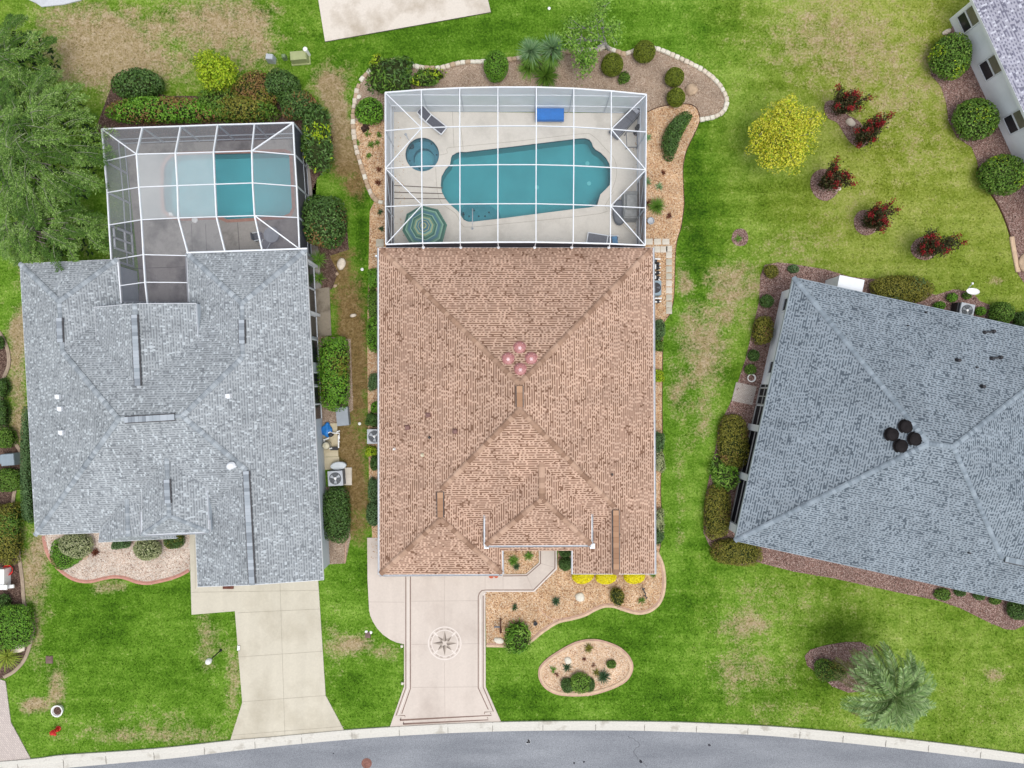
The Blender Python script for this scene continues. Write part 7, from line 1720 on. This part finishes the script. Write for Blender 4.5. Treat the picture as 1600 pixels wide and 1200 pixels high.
for i, (x, y, sx, sy, mt, lab, rz) in enumerate(((906, 932, .34, .30, 2, 'large white rock in the front gravel bed of the tan house', .2), (779, 1000, .34, .2, 2, 'flat white stone near the driveway end of the front bed', -.25), (887, 1031, .22, .24, 2, 'white rock above the spiky plant in the island bed', .4), (1079, 142, .42, .40, 1, 'big tan boulder beside the two small clipped balls', .5),
                                              (1328, 192, .36, .22, 0, 'pale flat rock on the long mulch patch between crape myrtles', -.5), (561, 152, .2, .16, 2, 'loose white stone above the round bright shrub', .6), (1309, 296, .22, .14, 0, 'pale rock at the edge of the mulch patch under the yellow tree', .3), (1478, 51, .32, .15, 0, 'long pale stone by the corner of the white wall', .5), (552, 493, .2, .12, 0, 'pale flat stone lying in the dry side yard', .1), (534, 412, .28, .4, 0, 'pale grey flat stone beside the tall oval shrub', -.3),
                                              (134, 870, .22, .16, 1, 'brown wedge rock in the pebble bed of the light grey house', .8), (30, 1013, .5, .25, 0, 'pale stone under the bright hedge at the left edge', .3), (628, 1009, .10, .10, 2, 'small round white stone at the driveway edge, upper one', 0), (629, 1067, .10, .10, 2, 'small round white stone at the driveway edge, lower one', 0), (527, 428, .12, .1, 1, 'tan stone bordering the small side bed, upper one', .2), (524, 447, .14, .1, 1, 'tan stone bordering the small side bed, lower one', .7))):
    put('rock', stone_mesh(300 + i, sx, sy, max(.12, min(sx, sy) * .8), STONE[mt], 'rock', 2, 2.4, .2), (*P(x, y)[:2], .06), lab, 'rock', None, rz)
# paving slabs right of the tan house
PAV = [concrete('pale_slab_paving', C(226, 218, 204), C(204, 196, 180), .5, .05), concrete('grey_slab_paving', C(206, 200, 184), C(180, 174, 156), .5, .05)]
slabs = [(x, 378, 11.5, 9.5) for x in (1014, 1027, 1040)] + [(x, 390, 11, 10) for x in (1026, 1037)] + [(1045, y, 9.5, 9.8) for y in (389, 399, 410, 421, 432, 443, 454, 465, 476, 486)]
for x, y, w, h in slabs:
    q = P(x, y); m_ = MB(); m_.box((q.x, q.y, .055), (w * u_px * .97, h * u_px * .97, .07), 0, random.uniform(-.03, .03), .985); tag(m_.build('paving_slab', PAV[0 if y < 405 else random.randrange(2)]), 'square pale concrete slab of the path right of the tan house', 'paving slab', 'paving slabs right of the tan house')
for x, y in ((592, 379), (596, 390), (585, 385)):
    pass
m_ = MB(); q = P(594, 380); m_.box((q.x, q.y, .06), (.5, .5, .08)); tag(m_.build('paving_slab', PAV[1]), 'single concrete slab at the rear left corner of the tan house', 'paving slab')

# air conditioners
FANB = plain('dark_fan_grille', (.05, .055, .06, 1), .6, .3, var=.3, scale=30)
def ac_unit(px, py, s, rz, label):
    c = P(px, py, .85); t = empty('air_conditioner', (c.x, c.y, .05), label, 'air conditioner', 'air conditioners beside the houses')
    m = MB(); m.box((c.x, c.y, .43), (s * .97, s * .97, .76), 0, rz); m.build('cabinet', DKGREY, t)
    m = MB(); m.box((c.x, c.y, .84), (s, s, .07), 0, rz, .97); tp = m.build('top_panel', GREYMETAL, t)
    m = MB(); m.lathe((c.x, c.y, .872), [(s * .40, 0), (s * .40, .012), (s * .02, .013)], 28); m.build('fan_opening', FANB, t)
    m = MB()
    for k in range(3):
        a = k * 2.094 + .5; m.face([(c.x + s * r * math.cos(a + o), c.y + s * r * math.sin(a + o), .888) for r, o in ((.06, 0), (.33, -.25), (.35, .35), (.1, .6))])
    m.build('fan_blade', GREYMETAL if px < 1000 else plain('fan_blade_grey', C(150, 156, 160), .4, .4), t)
    m = MB(); m.lathe((c.x, c.y, .89), [(s * .09, 0), (s * .08, .03), (.01, .035)], 14); m.build('hub', PVC, t)
    m = MB()
    for r in (.14, .21, .28, .35):
        pts = [(c.x + s * r * math.cos(a), c.y + s * r * math.sin(a), .905) for a in np.linspace(0, 6.2832, 25)]; m.tube(pts, .006, 4, cap=False)
    m.build('fan_guard', GREYMETAL, t)
ac_unit(524, 747.5, .98, .06, 'air conditioner on its pad right of the light grey house'); ac_unit(585, 682, .96, 0, 'air conditioner half under the left eave of the tan house'); ac_unit(1511, 485, .92, -.2, 'air conditioner above the slate blue roof edge')
m_ = MB(); q = P(537, 744); m_.box((q.x, q.y, .05), (1.1, 1.15, .1)); tag(m_.build('equipment_base', PAV[0]), 'pale concrete base under the light grey house air conditioner', 'concrete base')
m_ = MB(); q = P(1499, 482, .6); m_.box((q.x, q.y, .35), (.42, .7, .7), 0, -.2); tag(m_.build('cable_cabinet', BLACK), 'dark box left of the slate blue house air conditioner', 'utility box')
# oval lid, grey tank lid, pool equipment of the light grey house
m_ = MB(); q = P(528.5, 728, .5); m_.lathe((q.x, q.y, .05), [(.45, 0), (.5, .4), (.52, .45), (.46, .5), (.03, .53)], 24, sx=1, sy=.52, rz=.1); tag(m_.build('water_tank', plain('pale_grey_plastic', C(214, 222, 226), .5, .3, var=.04)), 'pale oval tank between the pad and the air conditioner', 'tank')
m_ = MB(); q = P(536, 650.5, .3); m_.box((q.x, q.y, .26), (.78, 1.18, .44), 0, .09, .94); m_.box((q.x, q.y, .5), (.8, 1.22, .06), 0, .09, .96); tag(m_.build('storage_bin', plain('grey_bin_plastic', C(160, 168, 176), .55, .3, var=.05)), 'flat grey lidded bin below the bright block hedge', 'bin')
pe = empty('pool_equipment', (*P(515, 685)[:2], .07), 'pool filter, pump and white pipes on a tan pad beside the light grey house', 'pool equipment')
m_ = MB(); q = P(510, 696, .5); m_.lathe((q.x, q.y, .07), [(.2, 0), (.24, .1), (.24, .5), (.2, .62), (.05, .68), (.03, .72)], 18); m_.build('filter', CREAM, pe)
m_ = MB(); m_.lathe((q.x, q.y, .52), [(.26, 0), (.26, .05), (.2, .06)], 18); m_.build('filter_band', BLACK, pe)
m_ = MB(); q = P(517, 679, .3); m_.lathe((q.x, q.y, .07), [(.14, 0), (.16, .3), (.1, .36), (.02, .37)], 14); q = P(522, 701, .3); m_.bar((q.x - .25, q.y, .25), (q.x + .25, q.y, .25), .2, .2); m_.build('pump', BLACK, pe)
m_ = MB()
for pts in ([(513, 676), (530, 677), (530, 686)], [(506, 688), (514, 684)], [(529, 680), (529, 700)], [(506, 686), (507, 692)], [(515, 701), (519, 700)], [(528, 690), (531, 690)], [(526, 675), (531, 673)], [(511, 677), (517, 675)]): m_.tube([P(x, y, .35) for x, y in pts], .045, 8)
m_.build('pipes', PVC, pe)
m_ = MB(); q = P(510, 672.5, .3)
rng = np.random.default_rng(3); lf = lump_fn(rng, .25, f=(3, 7)); v, f = blob_shell(.36, .42, .2, 2, lf, 2, 1.0); m_.add([(q.x + a, q.y + b, max(.07, .22 + c)) for a, b, c in v], [tuple(t) for t in f]); tag(m_.build('blue_tarp', plain('blue_tarp_plastic', C(40, 130, 210, .8), .45, .4, var=.2, scale=6)), 'crumpled bright blue tarp beside the pool filter', 'tarp')
# pool heater, pumps and pipes of the tan house
he = empty('pool_heater', (*P(1024.5, 450, .8)[:2], .05), 'grey pool heater with a black fan half under the right eave of the tan house', 'pool heater'); q = P(1024.5, 450, .8)
m_ = MB(); m_.box((q.x, q.y, .5), (.7, .95, .85), 0, 0, .97); m_.build('cabinet', plain('heater_grey', C(150, 170, 182), .5, .3, var=.06), he)
m_ = MB(); m_.lathe((q.x - .02, q.y, .93), [(.34, 0), (.33, .015), (.02, .016)], 26); m_.build('fan_opening', BLACK, he)
m_ = MB()
for k in range(3): a = k * 2.09; m_.face([(q.x - .02 + r * math.cos(a + o), q.y + r * math.sin(a + o), .955) for r, o in ((.05, 0), (.28, -.3), (.3, .3), (.08, .5))])
m_.build('fan_blade', DKGREY, he)
pu = empty('pool_pump_set', (*P(1027, 418)[:2], .05), 'black pool pumps and white pipes right of the tan house', 'pool equipment')
m_ = MB()
for x, y in ((1023.5, 408), (1028, 412.5), (1028, 418.5), (1023.5, 429), (1028, 426), (1028, 434), (1028, 471)): q = P(x, y, .35); m_.lathe((q.x, q.y, .06), [(.1, 0), (.13, .2), (.13, .35), (.06, .4), (.01, .41)], 12)
m_.build('pump', BLACK, pu); m_ = MB()
for pts in ([(1023, 404.5), (1032, 404.5)], [(1024, 413), (1024, 420)], [(1024, 425), (1024, 436)], [(1028, 412.5), (1032, 412.5)], [(1028, 418), (1032, 418)], [(1028, 426), (1032, 426)], [(1028, 434), (1032, 434)], [(1029, 436), (1032, 440)], [(1022, 466), (1034, 466)], [(1021, 471.5), (1027, 471.5)], [(1029, 471), (1033, 471)]): m_.tube([P(x, y, .4) for x, y in pts], .05, 8)
m_.build('pipes', PVC, pu)
# satellite dish
sdh = empty('satellite_dish', (*P(1508, 460)[:2], .03), 'white satellite dish above the slate blue roof edge', 'satellite dish'); q = P(1519, 455.5, 1.0)
m_ = MB(); m_.tube([(*P(1508, 460)[:2], .03), (q.x, q.y, .95)], .025, 8); m_.tube([(q.x - .35, q.y + .05, .95), tuple(P(1519.5, 443, 1.25))], .018, 6); m_.build('mast', GREYMETAL, sdh)
m_ = MB(); m_.lathe((q.x, q.y, .98), [(.02, 0), (.2, .01), (.34, .05), (.42, .11), (.43, .115), (.35, .07), (.2, .03), (.02, .02)], 26, sx=1, sy=.5, rz=-.1); m_.build('reflector', PVC, sdh)
m_ = MB(); m_.box(tuple(P(1519.5, 443, 1.27)), (.1, .12, .08)); m_.build('receiver', PVC, sdh)
# yard lamp, hydrant, lids, pots
lp = empty('yard_lamp', (*P(345, 1016)[:2], 0), 'black yard lamp post with white globe on the left front lawn', 'lamp post'); b = P(345, 1016); tpt = P(328.5, 1034, 1.75)
m_ = MB(); m_.tube([(b.x, b.y, 0), (b.x, b.y, 1.6)], .04, 10); m_.lathe((b.x, b.y, 0), [(.1, 0), (.09, .05), (.05, .12), (.04, .14)], 12); m_.build('post', BLACK, lp)
m_ = MB(); m_.lathe((b.x, b.y, 1.58), [(.05, 0), (.1, .04), (.17, .14), (.19, .26), (.15, .38), (.06, .44), (.02, .46)], 16); m_.build('globe', PVC, lp)
m_ = MB(); m_.lathe((b.x, b.y, 1.55), [(.06, 0), (.13, .03), (.13, .06), (.08, .07)], 12); m_.build('collar', GREYMETAL, lp)
fh = empty('fire_hydrant', (*P(92, 1138)[:2], 0), 'red fire hydrant near the lower left corner of the lawn', 'fire hydrant'); b = P(91.5, 1138); HR = plain('hydrant_red', C(214, 44, 40, .85), .45, .4, var=.1)
m_ = MB(); m_.lathe((b.x, b.y, 0), [(.17, 0), (.17, .05), (.12, .07), (.12, .5), (.17, .52), (.17, .56), (.13, .58)], 16); m_.build('barrel', HR, fh)
m_ = MB(); m_.lathe((b.x, b.y, .56), [(.15, 0), (.14, .08), (.09, .16), (.04, .19), (.04, .25), (.01, .25)], 16); m_.build('bonnet', HR, fh)
for dx, dy in ((1, .3), (-1, -.3), (.3, -1)): m_ = MB(); m_.tube([(b.x, b.y, .42), (b.x + dx * .22, b.y + dy * .22, .42)], .07 if dx < 1 else .07, 10); m_.tube([(b.x + dx * .2, b.y + dy * .2, .42), (b.x + dx * .26, b.y + dy * .26, .42)], .085, 8); m_.build('outlet', HR, fh)
def ring_planter(px, py, r, label, fill):
    q = P(px, py, .2); t = empty('ring_planter', (q.x, q.y, .01), label, 'planter'); R_ = r * u_px
    m = MB(); m.lathe((q.x, q.y, .01), [(R_ * .8, 0), (R_, .25), (R_ * 1.02, .28), (R_ * .84, .28), (R_ * .78, .2), (R_ * .1, .19)], 26); m.build('rim', PVC, t)
    m = MB(); m.lathe((q.x, q.y, .2), [(R_ * .8, 0), (R_ * .4, .05), (.01, .07)], 20); m.build('soil', fill, t)
ring_planter(90, 1110.5, 9, 'white ring planter with soil near the fire hydrant', M_DARK); ring_planter(1174, 590.5, 6.5, 'white ring pot beside the slate blue house paver path', M_RED)
m_ = MB(); q = P(1016.5, 345.5, .2); m_.lathe((q.x, q.y, .05), [(.18, 0), (.24, .25), (.21, .27), (.17, .2), (.02, .18)], 20); tag(m_.build('flower_pot', GREYMETAL), 'grey round pot in the gravel beside the right cage wall', 'pot')
m_ = MB(); q = P(836.5, 974, .2); m_.lathe((q.x, q.y, .05), [(.09, 0), (.13, .2), (.14, .24), (.1, .24), (.02, .2)], 18); tag(m_.build('flower_pot', BLACK), 'small dark pot in the front gravel of the tan house', 'pot')
m_ = MB(); q = P(570, 200, .2); m_.box((q.x, q.y, .2), (.5, .34, .3), 0, .5, .7); m_.lathe((q.x + .1, q.y + .15, .2), [(.16, 0), (.2, .15), (.12, .3), (.02, .32)], 12); tag(m_.build('garden_ornament', plain('dark_brown_ornament', C(70, 52, 46), .8, .2, var=.4, scale=6)), 'dark brown ornament below the round bright shrub', 'ornament')
m_ = MB(); a, b_ = P(782, 989, .35), P(782.5, 969, .35); m_.bar(a, b_, .10, .08); m_.bar(P(772, 979.5, .42), P(781, 979.5, .42), .10, .06, 1); m_.bar(down(a, .03), a, .07); m_.bar(down(b_, .03), b_, .07); m_.box(tuple(a + Vector((.02, .2, .06))), (.14, .4, .05)); tag(m_.build('garden_cross', [plain('dark_weathered_wood', C(92, 62, 50), .9, .1, var=.2), DKGREY]), 'dark wooden ornament with a grey arm near the driveway gravel', 'ornament')
m_ = MB()
for p, q2, w in (((1003, 918), (1009, 928), .06), ((1003, 922), (1008, 919), .05), ((1008, 927), (1010, 936), .06), ((1006, 930), (1012, 934), .05), ((1005, 919), (1007, 924), .05)): m_.bar(P(*p, .5), P(*q2, .45), w, .05)
m_.bar(P(1007, 926, .03), P(1007, 926, .5), .05); tag(m_.build('metal_ornament', BLACK), 'black metal ornament beside the right curve of the front bed', 'ornament')
m_ = MB(); q = P(770.5, 900, .2); m_.lathe((q.x - .12, q.y, .06), [(.12, 0), (.16, .16), (.12, .18), (.02, .16)], 14); m_.lathe((q.x + .2, q.y, .06), [(.1, 0), (.14, .14), (.1, .16), (.02, .14)], 14); tag(m_.build('door_pots', plain('orange_clay', C(206, 110, 80), .8, .2, var=.1)), 'small orange pots on the walkway by the garage corner', 'pots')
# boxes at the back
TGREEN = plain('transformer_green', C(170, 178, 128), .6, .3, var=.08)
m_ = MB(); q = P(466, 86.5, .6); m_.box((q.x, q.y, .3), (1.12, .6, .6), 0, .08, .95); m_.box((q.x, q.y - .05, .62), (1.02, .5, .06), 0, .08, .95); m_.box((q.x, q.y, .04), (1.25, .75, .08), 0, .08); tag(m_.build('transformer_box', TGREEN), 'pale green transformer box on the lawn at the top', 'utility box')
m_ = MB(); q = P(421.5, 89.5, .5); m_.box((q.x, q.y, .3), (.5, .4, .6), 0, -.1, .88); m_.box((q.x, q.y, .62), (.46, .36, .05), 0, -.1, .9); tag(m_.build('cable_box', GREYMETAL), 'light grey utility box left of the little green one', 'utility box')
m_ = MB(); q = P(443, 87.5, .4); m_.box((q.x, q.y, .2), (.26, .26, .45), 0, .1, .9); m_.lathe((q.x, q.y, .42), [(.13, 0), (.1, .06), (.02, .08)], 10); tag(m_.build('cable_box', plain('box_green', C(130, 152, 112), .6, .3, var=.08)), 'little green utility box between the grey one and the transformer', 'utility box')
m_ = MB(); a, b_ = P(482.5, 86), P(481, 80, .8); m_.tube([(a.x, a.y, 0), (a.x, a.y, .75)], .13, 14); m_.lathe((a.x, a.y, .75), [(.15, 0), (.14, .08), (.03, .12)], 14); tag(m_.build('cable_post', PVC), 'white round utility post right of the transformer box', 'utility post')
def lid(px, py, w, h, mat, label, rz=0., round_=False, name='meter_lid'):
    q = P(px, py); m = MB()
    if round_: m.lathe((q.x, q.y, .012), [(w, 0), (w, .016), (w * .86, .017), (w * .84, .022), (.02, .024)], 22)
    else: m.box((q.x, q.y, .03), (w, h, .06), 0, rz, .97); m.box((q.x, q.y, .07), (w * .8, h * .8, .02), 0, rz); m.box((q.x, q.y, .085), (w * .2, h * .12, .02), 0, rz)
    return tag(m.build(name, mat), label, 'utility lid')
MAUVE = plain('mauve_plastic_lid', C(126, 104, 98), .8, .2, var=.15)
lid(77.5, 1030.5, .46, .5, MAUVE, 'square mauve brown meter lid above the white ring planter'); lid(575, 992, .36, .4, MAUVE, 'mauve brown meter lid in the lawn between the driveways'); lid(373.5, 1012, .2, .38, PVC, 'small white lid on the edge of the left driveway', -.05)
lid(573, 1192.5, .34, 0, plain('rusty_manhole', C(142, 102, 92), .9, .15, var=.25, scale=9), 'rusty round manhole lid in the street', 0, True, 'manhole_lid')
for x, y, l_ in ((572.5, 987, 'tiny white sprinkler head left of the mauve meter lid'), (579.5, 988, 'tiny white sprinkler head right of the mauve meter lid'), (566, 421, 'tiny white sprinkler head in the green strip between the houses'), (858, 13.5, 'tiny white sprinkler head in the top lawn'), (562, 662, 'small grey sprinkler ring beside the grey bin')):
    q = P(x, y); m_ = MB(); m_.lathe((q.x, q.y, 0), [(.10, 0), (.10, .05), (.05, .07), (.02, .07)], 12); tag(m_.build('sprinkler', PVC), l_, 'sprinkler')
q = P(1607, 411); m_ = MB(); m_.lathe((q.x, q.y, .02), [(.42, 0), (.42, .16), (.66, .16), (.72, .12), (.72, 0)], 30); tag(m_.build('stone_ring', STONE[1]), 'round stone ring cut by the right picture edge', 'stone ring')
# left edge things
m_ = MB(); q = P(11, 718.5, .7); m_.box((q.x, q.y, .35), (.9, .8, .6), 0, .08, .96); m_.box((q.x + .02, q.y, .68), (.86, .76, .06), 0, .08, .95); m_.box((q.x - .52, q.y, .3), (.28, .6, .5), 0, .08, .9); tag(m_.build('generator_box', plain('box_blue_grey', C(150, 164, 174), .5, .3, var=.07)), 'blue grey equipment box cut by the left picture edge', 'utility box')
m_ = MB(); q = P(0, 905, .6); m_.box((q.x, q.y, .35), (.6, 1.3, .6)); m_.box((q.x + .1, q.y - .5, .7), (.9, .3, .08)); m_.box((q.x + .55, q.y - .52, .45), (.5, .22, .08), 0, .1); tag(m_.build('storage_box', PVC), 'white box with a short arm at the left picture edge', 'box')
m_ = MB(); q = P(6, 893, .6)
for k in range(5): m_.tube([(q.x + (.22 + .03 * k) * math.cos(a), q.y + (.22 + .03 * k) * math.sin(a), .12 + .04 * k) for a in np.linspace(0, 6.2, 18)], .022, 6)
tag(m_.build('garden_hose', HR), 'coil of red garden hose at the left picture edge', 'hose')
